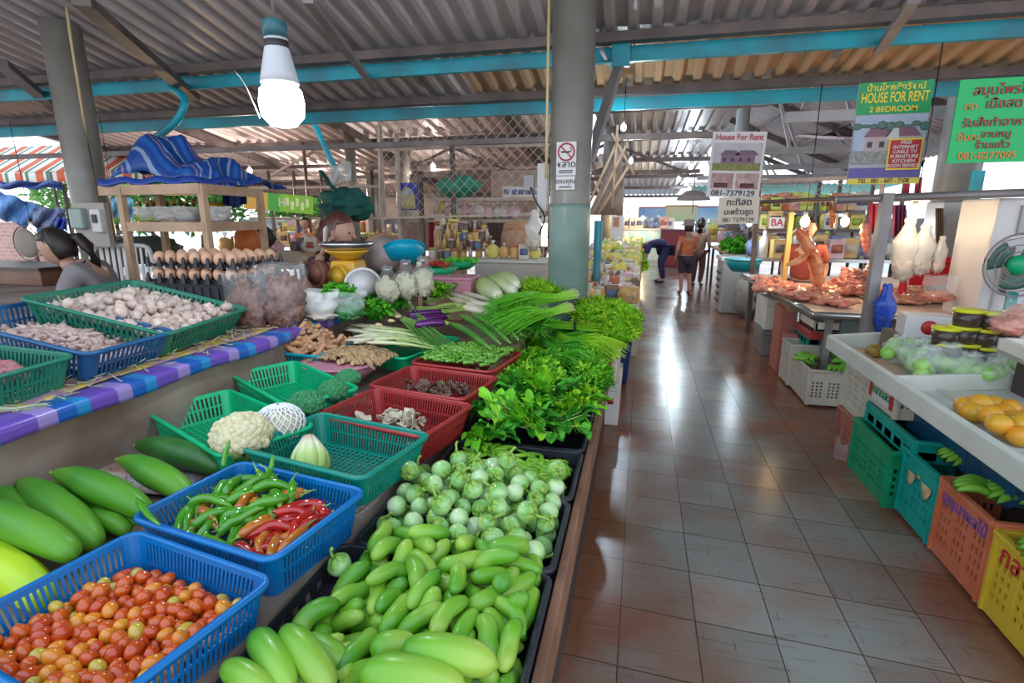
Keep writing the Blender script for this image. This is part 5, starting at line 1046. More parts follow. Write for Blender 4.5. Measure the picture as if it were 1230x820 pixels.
hung('long strip of orange-red meat hanging highest on the left of the meat table', [(957, 276), (968, 290), (976, 312), (980, 345)], .10, 1, m_red2, 5.9)
hung('forked strip of meat stretching left below the highest strip', [(978, 298), (962, 312), (945, 318)], .06, 2, m_red2, 5.85)
hung('thick slab of meat leaning behind the forked strip', [(975, 300), (983, 320), (985, 345)], .08, 3, m_red2, 5.8)
hung('red carcass piece hanging in the middle behind the post', [(1038, 268), (1040, 285), (1041, 302)], .085, 4, m_meat, 6.8)
hung('meat strip leaning at the foot of the post', [(1052, 312), (1046, 322), (1040, 330)], .07, 5, m_red2, 5.2)
hung('roast bird hanging by the bulb behind the meat table', [(998, 252), (1000, 262), (999, 274)], .06, 6, mat('roast', (.5, .2, .03), (.3, .08, .02), rough=.3, scale=12), 6.9)
def post(a, b, yy, r, lab, m=m_grey, floor=True):
    A = P(*a, y=yy); B_ = P(*b, y=yy); 
    if floor: B_ = V((B_.x, B_.y, .0))
    return tag(G().bar(B_, A, r, r).build('post', m, smooth=False), lab, 'post')
post((1066, 232), (1045, 365), 4.72, .075, 'grey square post rising in front of the meat table', m_grey)
post((917, 152), (905, 330), 8.15, .06, 'dark thin post beside the House For Rent sign', m_steel)
post((951, 255), (945, 310), 6.6, .05, 'yellow wooden post behind the hanging meat', mat('yellow_wood', (.5, .33, .1), rough=.6))
A = P(1005, 240, y=4.75); B_ = P(1240, 231, y=4.75); tag(G().tube([A, B_], .03, 8).build('rail', m_grey), 'grey pipe rail running above the meat table to the right edge', 'rail')
A = P(905, 243, y=5.95); B_ = P(1010, 238, y=5.95); tag(G().tube([A, B_], .02, 6).build('rail', m_steel), 'dark rail carrying wire mesh above the meat stall', 'rail')
def mesh_panel(lab, c0, c1, c2, yy, pitch, r, m, frame=True, cat='wire mesh'):
    A, B_, C_ = P(*c0, y=yy), P(*c1, y=yy), P(*c2, y=yy); u = B_-A; w = C_-A; W = u.length; Hh = w.length; T = thing('mesh_panel', lab, cat); g = G(); n = int((W+Hh)/pitch)
    for s in (0, 1):
        for k in range(1, n):
            a = k*pitch; x0, y0 = (a, 0) if a < W else (W, a-W); x1, y1 = (0, a) if a < Hh else (a-Hh, Hh)
            if s: x0, x1 = W-x0, W-x1
            g.bar(A+u*(x0/W)+w*(y0/Hh), A+u*(x1/W)+w*(y1/Hh), r)
    g.build('wire_lattice', m, T, smooth=False)
    if frame:
        for p, q in ((A, B_), (B_, B_+w), (B_+w, C_), (C_, A)): G().bar(p, q, .035).build('frame_bar', m, T, smooth=False)
    return T
m_wire = mat('rusty_wire', (.36, .28, .24), (.46, .37, .32), rough=.6, scale=9)
mesh_panel('wire mesh strip under the far roof above the meat vendors', (905, 218), (1060, 212), (905, 243), 6.0, .14, .006, m_wire)
# hanging white bags and red cloths
for k, (x, y, w, h, l) in enumerate(((1093, 272, .2, .52, 'long white plastic bags hanging under the bright bulb'), (1112, 278, .18, .42, 'second white plastic bag hanging right of the bulb'), (1132, 290, .1, .3, 'small clear bag hanging beside the steel cabinet'))):
    c = P(x, y, y=5.2); o = bag('hanging_bag', l, V((c.x, c.y, c.z-h*.85)), (w, w*.6, h), mat('bag_fill', (.6, .5, .42), rough=.7), .5, m_milky, seed=90+k)
m_rc = mat('red_cloth', (.42, .03, .05), (.3, .02, .04), rough=.8, scale=8)
for k, (x0, x1, y0, y1, m_, l) in enumerate(((1044, 1062, 244, 280, m_rc, 'red cloth hanging left of the grey post'), (1072, 1088, 246, 285, mat('maroon_cloth', (.2, .04, .10), rough=.8), 'dark maroon cloth hanging right of the grey post'), (1124, 1133, 250, 330, mat('brown_cloth', (.14, .10, .07), rough=.8), 'brown cloth hanging before the steel cabinet'), (515, 522, 262, 300, m_rc, 'narrow red curtain beside the jar shelf'), (1088, 1093, 252, 290, mat('blue_cl', (.1, .14, .4), rough=.8), 'narrow blue cloth hanging behind the bulb'))):
    yy = (7.5, 7.0, 5.8, 8.2, 6.9)[k]; g = G(); g.grid(lambda u, v: P(x0+(x1-x0)*u, y0+(y1-y0)*v, y=yy+.03*math.sin(u*22+v*2)), 18, 8); tag(g.build('hanging_cloth', m_, solid=.006), l, 'cloth')
# steel cabinet, white fridge with fan
c = P(1158, 242, y=6.1); T = thing('steel_cabinet', 'tall stainless steel cabinet left of the white fridge', 'cabinet', (c.x, 6.2, 0)); G().box((0, 0, c.z/2), (.38, .34, c.z)).build('cabinet_body', mat('steel_sheet', (.30, .29, .29), rough=.3, metal=.7), T, smooth=False, bevel=.01); G().box((.0, -.175, c.z*.5), (.32, .01, c.z*.85)).build('door', mat('steel_door', (.36, .34, .34), rough=.25, metal=.7), T, smooth=False)
A = P(1186, 238, y=4.9); zf = A.z; T = thing('white_fridge', 'tall white fridge cut by the right edge of the picture', 'fridge', (A.x+.55, 5.1, 0)); G().box((0, 0, zf/2), (1.0, .5, zf)).build('fridge_body', m_wht, T, smooth=False, bevel=.02); G().box((.03, -.262, zf*.44), (.9, .03, zf*.78)).build('door', mat('fridge_door', (.55, .52, .53), rough=.3), T, smooth=False, bevel=.015)
G().box((.05, -.262, zf*.91), (.8, .02, zf*.12)).build('control_panel', mat('panel_grey', (.4, .38, .38)), T, smooth=False); G().bar((-.38, -.3, zf*.6), (-.38, -.3, zf*.8), .03).build('handle', m_grey, T)
fc = P(1222, 318, y=4.55); T = thing('pedestal_fan', 'round fan with green hub standing before the white fridge', 'fan', fc)
for rr_ in (.22, .19, .14, .09): G().tube([(rr_*math.cos(a*PI/16), -.03+.02*(rr_ < .2), rr_*math.sin(a*PI/16)) for a in range(33)], .004 if rr_ < .2 else .008, 5, caps=False).build('guard_ring', m_grey, T)
g = G()
for k in range(3): a0 = k*2*PI/3; g.grid(lambda u, v: ((.04+.14*u)*math.cos(a0+v*1.3), .02*v, (.04+.14*u)*math.sin(a0+v*1.3)), 5, 6)
g.build('blades', mat('fan_blade', (.05, .12, .09), rough=.3), T, solid=.003); G().ball((0, -.01, 0), (.07, .05, .07), 16, 10).build('hub', mat('hub_green', (.0, .35, .14), rough=.4), T); G().bar((.02, .02, -.2), (.02, .02, fc.z*-.55), .05).build('stand_pole', mat('fan_teal', (.0, .25, .25)), T)
# red chair and plastic bag
c = P(1126, 350, y=5.6); T = thing('red_chair', 'bright red plastic chair back behind the meat table', 'chair', (c.x, 5.6, .87)); hz = c.z-.9
G().tube(smooth_pts([(-.24, 0, 0), (-.25, .02, .2), (-.16, .03, .29), (.16, .03, .29), (.25, .02, .2), (.24, 0, 0)], 24), .03, 8).build('back_frame', mat('red_plastic', (.62, .0, .015), rough=.35), T)
G().box((0, .02, .2), (.42, .02, .16)).build('back_panel', _M['red_plastic'], T, smooth=False)
T.scale = (1.1, 1, 1.25)
bag('plastic_bag', 'white shopping bag standing on the meat table before the red chair', P(1126, 362, y=5.15)+V((0, 0, 0)), (.24, .2, .22), m_meat, .5, m_milk2, knot=False, seed=97)
# blue bag tied to the post
c = P(1059, 400, y=4.6); bag('blue_bag', 'blue plastic bag tied to the grey post in front of the meat table', V((c.x, 4.62, c.z)), (.15, .12, .38), mat('blue_in', (.01, .04, .25)), .8, mat('blue_film', (.01, .06, .4), rough=.3, bump=.5, bscale=18), seed=99, tie=m_wht)
# ================================================================ right: crates on the floor (aisle faces at X = 1.5)
def vcrate(name, lab, y0, y1, x0, x1, z0, z1, m, rows=4, cols=None, lean=0, text=None, tm_=None, open_=True, ts=.08, group=None, x2=None):
    "stackable plastic crate with pierced walls"
    T = thing(name, lab, 'crate', ((x0+x1)/2, (y0+y1)/2, z0), group=group); lx, ly, lz = x1-x0, y1-y0, z1-z0; t = .012; g = G()
    def wall(o, u, L_):
        n = max(2, int(L_/.11)); g.bar(o+V((0, 0, .03)), o+u*L_+V((0, 0, .03)), t, .06); g.bar(o+V((0, 0, lz-.05)), o+u*L_+V((0, 0, lz-.05)), t, .10)
        hh = (lz-.16)/rows
        for r in range(rows): g.bar(o+V((0, 0, .06+hh*(r+.12))), o+u*L_+V((0, 0, .06+hh*(r+.12))), t*.9, hh*.42)
        for k in range(n+1): p = o+u*(L_*k/n); g.bar(p, p+V((0, 0, lz-.004)), t*1.25, .034, up=u)
        for k in range(n*4): p = o+u*(L_*(k+.5)/(n*4)); g.bar(p+V((0, 0, .05)), p+V((0, 0, lz-.06)), t*.8, .015, up=u)
    a = V((-lx/2, -ly/2, 0)); wall(a, V((1, 0, 0)), lx); wall(a, V((0, 1, 0)), ly); wall(a+V((lx, 0, 0)), V((0, 1, 0)), ly); wall(a+V((0, ly, 0)), V((1, 0, 0)), lx)
    g.box((0, 0, .01), (lx, ly, .015)); g.build('crate_wall', m, T, smooth=False)
    g = G()
    for p, q in (((-1, -1), (1, -1)), ((1, -1), (1, 1)), ((1, 1), (-1, 1)), ((-1, 1), (-1, -1))): g.bar((p[0]*(lx/2+.008), p[1]*(ly/2+.008), lz), (q[0]*(lx/2+.008), q[1]*(ly/2+.008), lz), .03, .022)
    g.build('rim', m, T, smooth=False, bevel=.004)
    if text: text_mesh('lettering', text, ts, tm_, T, Matrix.Translation((-lx/2-.009, 0, lz-.07)) @ Euler((PI/2, 0, -PI/2)).to_matrix().to_4x4(), .001, .003)
    return T
p_or = mat('orange_plastic', (.50, .12, .05), (.56, .16, .08), rough=.5); p_ye = mat('yellow_plastic', (.55, .36, .02), (.6, .4, .03), rough=.5); p_cr = mat('cream_plastic', (.48, .44, .36), (.55, .5, .42), rough=.6, scale=4); p_tl = mat('teal_plastic', (.0, .26, .21), (.0, .32, .26), rough=.45); p_gr = mat('crate_green', (.0, .22, .09), (.0, .28, .12), rough=.45); p_nv = mat('crate_navy', (.01, .05, .12), (.0, .07, .14), rough=.45); p_br = mat('brown_plastic', (.32, .10, .06), (.38, .14, .09), rough=.6)
m_tray = mat('white_tray', (.58, .58, .52), (.5, .5, .44), rough=.6, scale=4)
vcrate('plastic_crate', 'yellow plastic crate with red lettering at the lower right edge', 1.93, 2.36, 1.5, 1.95, .02, .38, p_ye, text='กลางดง', tm_=m_redt, ts=.11)
vcrate('plastic_crate', 'orange plastic crate of bananas left of the yellow one', 2.40, 2.79, 1.5, 1.98, .02, .40, p_or, text='บุญมาผลไม้', tm_=mat('violet_ink', (.16, .06, .3)), ts=.075)
vcrate('plastic_crate', 'turquoise plastic crate with a torn label beside the orange one', 2.83, 3.17, 1.5, 1.95, .02, .39, p_tl)
vcrate('plastic_crate', 'dark green plastic crate leaning out behind the turquoise one', 3.22, 3.74, 1.45, 1.95, .0, .34, p_gr)
vcrate('plastic_crate', 'dark navy crate stacked behind the green one under the tray', 2.55, 3.45, 1.62, 2.25, .41, .58, p_nv, rows=2)
vcrate('plastic_crate', 'teal crate stacked on the dark green one', 3.10, 3.72, 1.5, 2.1, .345, .46, p_tl, rows=1)
vcrate('plastic_crate', 'cream crate with black Thai lettering under the foam tray', 2.60, 3.40, 1.60, 2.2, .59, .74, p_cr, rows=1, text='มะเขือยาว', tm_=m_blkt, ts=.10)
T = vcrate('plastic_crate', 'cream crate with a green Thai label and red ends below the tray', 3.42, 3.78, 1.52, 2.1, .47, .66, p_cr, rows=1)
rl = G().box((-.302, 0, .10), (.008, .34, .12)).build('white_label', m_white, T, smooth=False); G().box((-.304, -.15, .1), (.008, .05, .12)).build('red_stripe', m_redt, T, smooth=False); G().box((-.304, .15, .1), (.008, .04, .12)).build('red_stripe', m_redt, T, smooth=False)
text_mesh('lettering', 'ตลาดสด', .075, m_sgreen, T, Matrix.Translation((-.308, 0, .1)) @ Euler((PI/2, 0, -PI/2)).to_matrix().to_4x4(), .001, .003)
vcrate('plastic_crate', 'reddish brown crate standing at the floor behind the dark green one', 3.80, 4.18, 1.5, 2.0, .0, .27, p_br, rows=2)
vcrate('plastic_crate', 'cream crate on the reddish brown crate at the tray corner', 3.80, 4.2, 1.52, 2.1, .275, .66, p_cr, rows=5)
vcrate('plastic_crate', 'white crate of green bananas in front of the meat table', 4.95, 5.5, 1.5, 2.15, .02, .33, p_cr, rows=5)
vcrate('plastic_crate', 'cream crate behind the white banana crate', 5.52, 5.8, 1.48, 2.1, .02, .42, p_cr, rows=5)
vcrate('plastic_crate', 'pale blue-green crate stacked behind the bananas', 5.55, 6.0, 1.62, 2.3, .43, .50, p_tl, rows=1)
tag(G().box((1.98, 5.62, .55), (.8, .5, .08)).build('red_tray', p_red, smooth=False, bevel=.01), 'dark red flat tray in the stack under the meat table', 'tray')
foam_box('foam_box', 'pale green foam lid tray on the dark red tray under the meat table', (2.0, 5.58, .60), (.8, .5, .09), open_=True)
foam_box('foam_box', 'white foam box farthest along under the meat table edge', (1.62, 7.0, .32), (.3, .55, .36)); foam_box('grey_box', 'grey box under the far white foam box', (1.62, 7.0, 0), (.3, .5, .31), m=m_grey)
tag(G().box((1.56, 6.2, .35), (.16, .3, .7)).build('pink_box', mat('pink_card', (.42, .14, .11), rough=.8), smooth=False, bevel=.01), 'upright reddish box between the foam box and the crates', 'box')
tag(G().box((1.56, 5.92, .23), (.12, .16, .46)).build('pink_box', _M['pink_card'], smooth=False, bevel=.01), 'small reddish crate end with yellow rim before the cream crates', 'box')
tag(G().box((1.72, 6.1, .74), (.4, .4, .12)).build('cardboard_box', mat('card', (.38, .26, .15), rough=.9), smooth=False), 'brown cardboard box squeezed under the meat table top', 'box')
tag(G().box((2.3, 5.15, .2), (.3, .06, .3)).build('blue_box', mat('sky_blue_box', (.01, .25, .45), rough=.6), smooth=False), 'bright blue box below the blue bag under the meat table', 'box')
# bananas
m_ban = mat('banana', (.10, .34, .02), along=[(0, (.08, .2, .02)), (.15, (.12, .38, .02)), (.9, (.16, .42, .03)), (1, (.05, .06, .01))], rough=.4, rnd=[(.8, .85, .8), (1.15, 1.05, 1)])
def bananas(c, yaw, n, lab, k=1.0):
    T = thing('banana_bunch', lab, 'bananas', c, yaw)
    for i in range(n):
        a = (i-(n-1)/2)*.24; g = G(); pts = []
        for j in range(11): u = j/10; pts.append(((.02+.17*u)*math.cos(a)*k, (.02+.17*u)*math.sin(a)*k+.012*i*0, (.055*math.sin(u*PI*.85)-.0*u)*k))
        g.tube(pts, [k*r for r in (.006, .009, .016, .019, .0205, .021, .0205, .019, .016, .010, .004)], 9); g.build('banana', m_ban, T)
    G().ball((0, 0, 0), (.03*k, .03*k, .02*k), 8, 6).build('crown', mat('banana_stub', (.07, .06, .02), rough=.8), T); return T
for k in range(9): bananas((1.60+.06*k, 5.2+.14*math.sin(k*2), .31+.02*(k % 2)), k*1.3+2.2, 6, 'hand of green bananas in the white crate before the meat table')['group'] = 'bananas in the white crate'
for k in range(4): bananas((1.64+.1*k, 2.6+.06*math.sin(k*3), .40), 2.6+k*.5, 5, 'hand of green bananas in the orange crate')['group'] = 'bananas in the orange crate'
for k in range(3): bananas((1.64+.12*k, 2.14, .38), 2.8+k*.5, 5, 'hand of green bananas in the yellow crate')['group'] = 'bananas in the yellow crate'
for k in range(5): bananas((1.75+.1*k, 2.98+.02*k, .40), 3.0+k*.4, 6, 'large hand of green bananas above the turquoise crate')['group'] = 'bananas above the turquoise crate'
g = G(); g.grid(lambda u, v: (1.44-.05*math.sin(v*5), 3.78+.3*v, .0+.14*u+.02*math.sin(v*20+u*9)), 8, 16); tag(g.build('plastic_scrap', m_clear, solid=.002), 'crumpled scrap of clear plastic against the reddish brown crate', 'plastic scrap')
# crate label
tag(G().grid(lambda u, v: (1.487, 2.86+.24*u, .30+.05*v*math.sin(3+u*9)-.03*v), 12, 4).build('torn_label', mat('torn_paper', (.6, .45, .28), (.5, .3, .15), scale=30), solid=.002), 'torn cream paper label stuck on the turquoise crate', 'label')
# ================================================================ foam display tray
T = thing('display_tray', 'long white foam display tray of bagged fruit and oranges at the right', 'tray'); z0, z1 = .72, .80
A, B_, C_, D_ = V((1.36, 4.18, z1)), V((1.36, 1.9, z1)), V((2.25, 1.95, z1+.04)), V((2.0, 4.3, z1+.04))
g = G(); dn = V((0, 0, -.075)); g.add([p+dn for p in (A, B_, C_, D_)]+[p+dn*1.3 for p in (A, B_, C_, D_)], [(0, 1, 2, 3), (7, 6, 5, 4), (0, 4, 5, 1), (1, 5, 6, 2), (2, 6, 7, 3), (3, 7, 4, 0)]); g.build('tray_floor', m_tray, T, smooth=False)
for p, q in ((A, B_), (B_, C_), (C_, D_), (D_, A)): G().bar(p+dn*.55, q+dn*.55, .04, .1).build('tray_wall', m_tray, T, smooth=False, bevel=.008)
G().bar(A.lerp(B_, .45)+dn*.5, D_.lerp(C_, .45)+dn*.4, .03, .09).build('divider', m_tray, T, smooth=False, bevel=.006)
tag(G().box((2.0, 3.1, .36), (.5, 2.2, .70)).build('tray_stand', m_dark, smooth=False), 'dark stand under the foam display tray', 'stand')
m_ora = mat('orange_peel', (.68, .30, .015), (.55, .38, .03), rough=.35, scale=14, bump=.15, bscale=120, rnd=[(.9, .95, .9), (1.05, .85, .8), (.8, 1.1, 1)])
k = 0
for (x, y) in ((1160, 483), (1178, 480), (1194, 482), (1172, 492), (1190, 494), (1206, 492), (1218, 500), (1200, 505), (1216, 514), (1184, 488), (1228, 506), (1165, 490), (1226, 520), (1236, 500), (1212, 486)):
    k += 1; c = P(x, y+4, z=.775+.03*(k % 3 == 2)); G().ball(c, (.048, .048, .043), 16, 10).build('orange', m_ora, label='ripe orange with green patches in the front half of the foam tray', cat='orange', group='oranges in the foam tray')
    if k % 4 == 0: pass
m_guava = mat('pale_fruit', (.20, .46, .06), (.34, .56, .16), rough=.4, scale=12)
for k, (x, y, s) in enumerate(((1078, 432, .13), (1100, 440, .14), (1120, 425, .15), (1140, 432, .14), (1160, 440, .14), (1112, 452, .14), (1135, 452, .15), (1160, 458, .13), (1182, 448, .13), (1090, 422, .11), (1175, 432, .12), (1148, 418, .12), (1190, 462, .12), (1205, 455, .12))):
    c = P(x, y+6, z=.74); bag('fruit_bag', 'knotted thin white bag of pale green fruit in the foam tray', c, (s*1.5, s*1.3, s*1.5), None, .8, m_milk2, seed=120+k, group='bags of green fruit in the foam tray')
    rr = random.Random(k); 
    for j in range(6):
        q = c+V((rr.gauss(0, s*.33), rr.gauss(0, s*.3), .045+rr.random()*.07)); tag(G().ball(q, .042, 12, 8).build('green_fruit', m_guava), 'pale green fruit inside a thin white bag on the foam tray', 'fruit', 'green fruit in the bags')
for k, (x, y) in enumerate(((1046, 418), (1052, 422), (1058, 421), (1051, 416))): tag(G().ball(P(x, y+2, z=.765), (.036, .03, .03), 10, 7, lump=.2, seed=k).build('ginger_piece', mat('olive_fruit', (.36, .22, .03), (.2, .16, .03), rough=.5, scale=20)), 'small olive-brown fruit at the far corner of the foam tray', 'fruit', 'olive fruit in the tray corner')
tag(G().grid(lambda u, v: V((1.42+.5*v, 4.1-.75*u, .735+.004*math.sin(u*11+v*5))), 8, 6).build('liner_paper', mat('liner', (.6, .42, .3), rough=.8), solid=.003), 'peach paper lining the far corner of the foam tray', 'paper')
# jars with yellow lids, white box, second foam tray
m_jar = mat('jar_dark', (.045, .03, .03), (.08, .05, .04), rough=.2, scale=6); m_ylid = mat('yellow_lid', (.62, .62, .02), rough=.35)
k = 0
for (x, y) in ((1162, 383), (1190, 386), (1157, 403), (1181, 406), (1157, 423), (1181, 427), (1216, 388), (1206, 408), (1136, 404), (1136, 423)):
    k += 1; c = P(x, y, y=3.5); T = thing('sauce_tub', 'dark sauce tub with a bright yellow lid stacked beside the right edge', 'tub', V((c.x, c.y, c.z-.05)), group='tubs with yellow lids'); r = .072
    G().lathe([(0, 0), (r*.85, 0), (r, .095), (0, .095)], n=22).build('tub_body', m_jar, T); G().lathe([(0, .09), (r*1.05, .09), (r*1.05, .107), (0, .108)], n=22).build('lid', m_ylid, T)
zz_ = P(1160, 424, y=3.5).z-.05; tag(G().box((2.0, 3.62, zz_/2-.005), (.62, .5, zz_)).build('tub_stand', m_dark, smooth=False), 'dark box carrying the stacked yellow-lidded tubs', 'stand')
T = thing('white_box', 'small white box with a red disc and pierced end before the tubs', 'box', P(1110, 390, y=3.95), -.15); G().box((0, 0, 0), (.26, .2, .14)).build('box_body', m_white, T, smooth=False, bevel=.005); G().lathe([(0, -.101), (.045, -.101), (.045, -.104), (0, -.104)], n=24, M=Matrix.Rotation(PI/2, 3, 'X') @ Matrix.Scale(-1, 3, V((0, 0, 1)))).build('red_disc', m_redt, T)
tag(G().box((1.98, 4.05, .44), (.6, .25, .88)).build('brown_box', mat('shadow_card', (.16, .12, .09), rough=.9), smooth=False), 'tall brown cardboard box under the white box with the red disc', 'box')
T = foam_box('foam_tray', 'second white foam tray with dark packets at the right edge', P(1240, 418, y=3.0)+V((.22, 0, -.07)), (.55, .34, .08), open_=True, rz=-.1)
tag(G().box(P(1240, 418, y=3.0)+V((.26, 0.03, -.41)), (.4, .3, .66)).build('tray_stand', m_dark, smooth=False), 'dark box under the second foam tray', 'stand')
for k in range(9): 
    rr = random.Random(60+k); c = P(1165+rr.uniform(0, 60), 440+rr.uniform(0, 14), z=.80); tag(G().box(c, (.09, .06, .02), rz=rr.random()*3).build('dark_packet', mat('packet', (.06, .05, .05), (.3, .28, .26), rough=.3, scale=20), smooth=False, bevel=.004), 'small dark and silver packet between the two foam trays', 'packet', 'packets between the trays')
for k in range(3): bag('clear_bag', ('red-brown', 'orange', 'pinkish')[k]+' meat in a clear bag behind the second foam tray', P(1212+k*10, 402-k*8, y=3.25+k*.1), (.2, .16, .13), (m_meat, m_red2, m_fat)[k], .9, m_clear, seed=140+k, knot=False)
# ================================================================ middle distance, right of the aisle
T = thing('cooler_box', 'grey plastic drinks cooler standing beside the aisle', 'cooler', (1.62, 9.9, 0)); G().box((0, 0, .45), (.55, .6, .9), taper=.92).build('cooler_body', mat('cooler_grey', (.32, .3, .29), rough=.5), T, smooth=False, bevel=.03); G().box((0, 0, .93), (.6, .65, .08)).build('lid', m_wht, T, smooth=False, bevel=.02)
g = G()
for k in range(5): g.box((-.285, 0, .2+.12*k), (.01, .4, .03))
g.build('vent_slot', m_blkt, T)
bowl('blue_basin', 'turquoise basin of pale goods on the stall behind the meat table corner', P(892, 325, y=8.6), .26, .17, mat('turq', (.0, .3, .34), rough=.4))
# ================================================================ far ends, left stalls, snack stall
# wire cage stall behind the display
mesh_panel('tall diamond wire mesh cage front behind the vegetable stall', (455, 143), (660, 128), (457, 262), 8.0, .16, .006, m_wire)
for k, (x, y0, y1, m_, l) in enumerate(((476, 160, 330, m_wire, 'rusty post at the left of the wire cage'), (505, 215, 320, m_steel, 'brown post beside the picture in the cage'), (455, 150, 330, m_wire, 'twisted rusty post at the left corner of the cage'), (543, 170, 300, m_steel, 'brown post in the middle of the wire cage'))):
    A = P(x, y0, y=8.1); tag(G().bar((A.x, 8.1, 0), A, .06).build('post', m_), l, 'post')
def shelf(x0, x1, py, yy, d, lab, m=m_wire, th=.05):
    A, B_ = P(x0, py, y=yy), P(x1, py, y=yy); T = thing('shelf', lab, 'shelf'); zc = (A.z+B_.z)/2; G().box(((A.x+B_.x)/2, yy+d/2, zc-th/2), (B_.x-A.x, d, th)).build('board', m, T, smooth=False)
    for x in (A.x+.03, B_.x-.03): G().bar((x, yy+d-.03, 0), (x, yy+d-.03, zc), .04).build('upright', m, T)
    return zc
zA_ = shelf(462, 640, 263, 8.15, .5, 'long brown shelf at eye level inside the wire cage'); zB_ = shelf(520, 650, 237, 8.2, .4, 'upper brown shelf under the cage top'); zC_ = shelf(478, 652, 312, 7.6, .6, 'low crowded shelf below the jar row', m_wood)
T = thing('framed_picture', 'blue picture with a yellow arch standing in the wire cage', 'picture', P(490, 236, y=8.12)); G().box((0, 0, 0), (.34, .03, .42)).build('backing', mat('royal_blue', (.02, .03, .3), rough=.5), T, smooth=False)
G().grid(lambda u, v: ((u-.5)*.26, -.02, -.19+(.16+.17*math.sin(PI*u)**.5)*v), 16, 4).build('arch', mat('arch_yellow', (.5, .42, .2), (.35, .3, .15), scale=12), T, solid=.004); G().ball((0, -.025, .06), (.05, .01, .05), 10, 6).build('medallion', mat('pale_blue', (.3, .4, .6)), T)
o = G().ball(P(551, 224, y=8.3), (.5*.7, .25, .17), 22, 12, lump=.25, lf=2).build('green_bundle', mat('green_bag', (.01, .16, .10), (.02, .24, .15), rough=.7)); tag(o, 'rounded green cloth bundle lying on the cage shelf', 'bundle')
o = G().ball(P(415, 246, y=6.2), (.30, .25, .19), 24, 16, lump=.7, lf=2.2, seed=3).build('green_cloth_bundle', mat('dk_green_cloth', (.005, .07, .06), (.01, .12, .10), rough=.8, scale=5), ); tag(o, 'dark green cloth bundle hanging from the teal brace', 'cloth')
tag(G().tube([P(385, 205, y=6.2), P(400, 225, y=6.2), P(412, 240, y=6.2)], [.05, .06, .05], 8, flat=.3).build('green_strap', _M['dk_green_cloth']), 'green twisted cloth strap tied to the teal brace', 'cloth')
tag(G().grid(lambda u, v: P(396+26*u, 196+24*v+3*math.sin(u*6), y=6.25+.08*math.sin(u*9+v*4)), 8, 8).build('clear_sheet', m_milky, solid=.004), 'crumpled pale plastic sheet bundled on the teal brace', 'plastic sheet')
m_goods = [mat(f'goods{i}', c, c2, rough=.35, scale=14) for i, (c, c2) in enumerate((((.55, .3, .08), (.6, .42, .2)), ((.5, .42, .34), (.6, .55, .5)), ((.35, .08, .05), (.5, .2, .1)), ((.3, .4, .05), (.45, .5, .1)), ((.1, .06, .05), (.2, .12, .08)), ((.08, .12, .25), (.2, .25, .4)), ((.5, .25, .3), (.62, .45, .45)), ((.6, .5, .08), (.66, .6, .2))))]
nm_g = ('orange-brown', 'cream', 'dark red', 'yellow-green', 'dark brown', 'blue-grey', 'pink', 'yellow')
_gp = {}
def goods(kind, i, c, s, lab, grp):
    key = (kind, i)
    if key not in _gp:
        o = bpy.data.objects.new(kind, None); COL.objects.link(o); _gp[key] = o; m_ = m_goods[i]
        if kind == 'jar': G().lathe([(0, 0), (.05, 0), (.055, .03), (.055, .11), (.042, .13), (0, .13)], n=14).build('jar_body', m_, o); G().cyl((0, 0, .13), (0, 0, .16), .047, n=14).build('lid', m_goods[(i+2) % 8], o)
        elif kind == 'bottle': G().lathe([(0, 0), (.036, 0), (.038, .13), (.015, .18), (.015, .22), (0, .22)], n=12).build('bottle_body', m_, o); G().cyl((0, 0, .22), (0, 0, .25), .018, n=10).build('cap', m_goods[(i+3) % 8], o)
        elif kind == 'packet': G().box((0, 0, .08), (.13, .05, .16), taper=.9).build('pouch', m_, o, bevel=.015); G().box((0, -.02, .08), (.08, .02, .06)).build('label_patch', m_goods[(i+1) % 8], o)
        elif kind == 'snack_bag': G().ball((0, 0, .07), (.075, .06, .075), 12, 8, lump=.35, seed=i).build('bag_contents', m_, o); G().tube([(0, 0, .12), (0, 0, .145), (.01, 0, .19)], [.03, .01, .045], 8, flat=.5).build('bag_top', m_milky, o)
        elif kind == 'carton': G().box((0, 0, .09), (.14, .1, .18)).build('carton_body', m_, o, smooth=False, bevel=.004); G().box((0, -.051, .09), (.1, .004, .08)).build('label_patch', m_goods[(i+4) % 8], o)
        o['category'] = kind.replace('_', ' '); t = o
        for ch in list(bpy.data.objects):
            if ch.parent == o: pass
    else:
        src = _gp[key]; t = src.copy(); COL.objects.link(t)
        for ch in _gk[key]: q = ch.copy(); COL.objects.link(q); q.parent = t
    if key not in _gk: _gk[key] = [ch for ch in bpy.data.objects if ch.parent == t]
    t.location = c; t.scale = (s, s, s); t.rotation_euler = (0, 0, random.uniform(-.4, .4)); t['label'] = lab; t['group'] = grp
    return t
_gk = {}
def row(x0, x1, zc, yy, n, kinds, idx, place, s=1.0, jy=.1, jz=0, seed=0):
    rr = random.Random(seed)
    for k in range(n):
        kd = rr.choice(kinds); i = rr.choice(idx); x = x0+(x1-x0)*(k+.5)/n
        lab = f"{nm_g[i]} {kd.replace('_', ' ')} {place}"; goods(kd, i, V((x, yy+rr.uniform(0, jy), zc+rr.random()*jz)), s*rr.uniform(.85, 1.15), lab, lab)
def X_(px_, yy): return P(px_, 300, y=yy).x
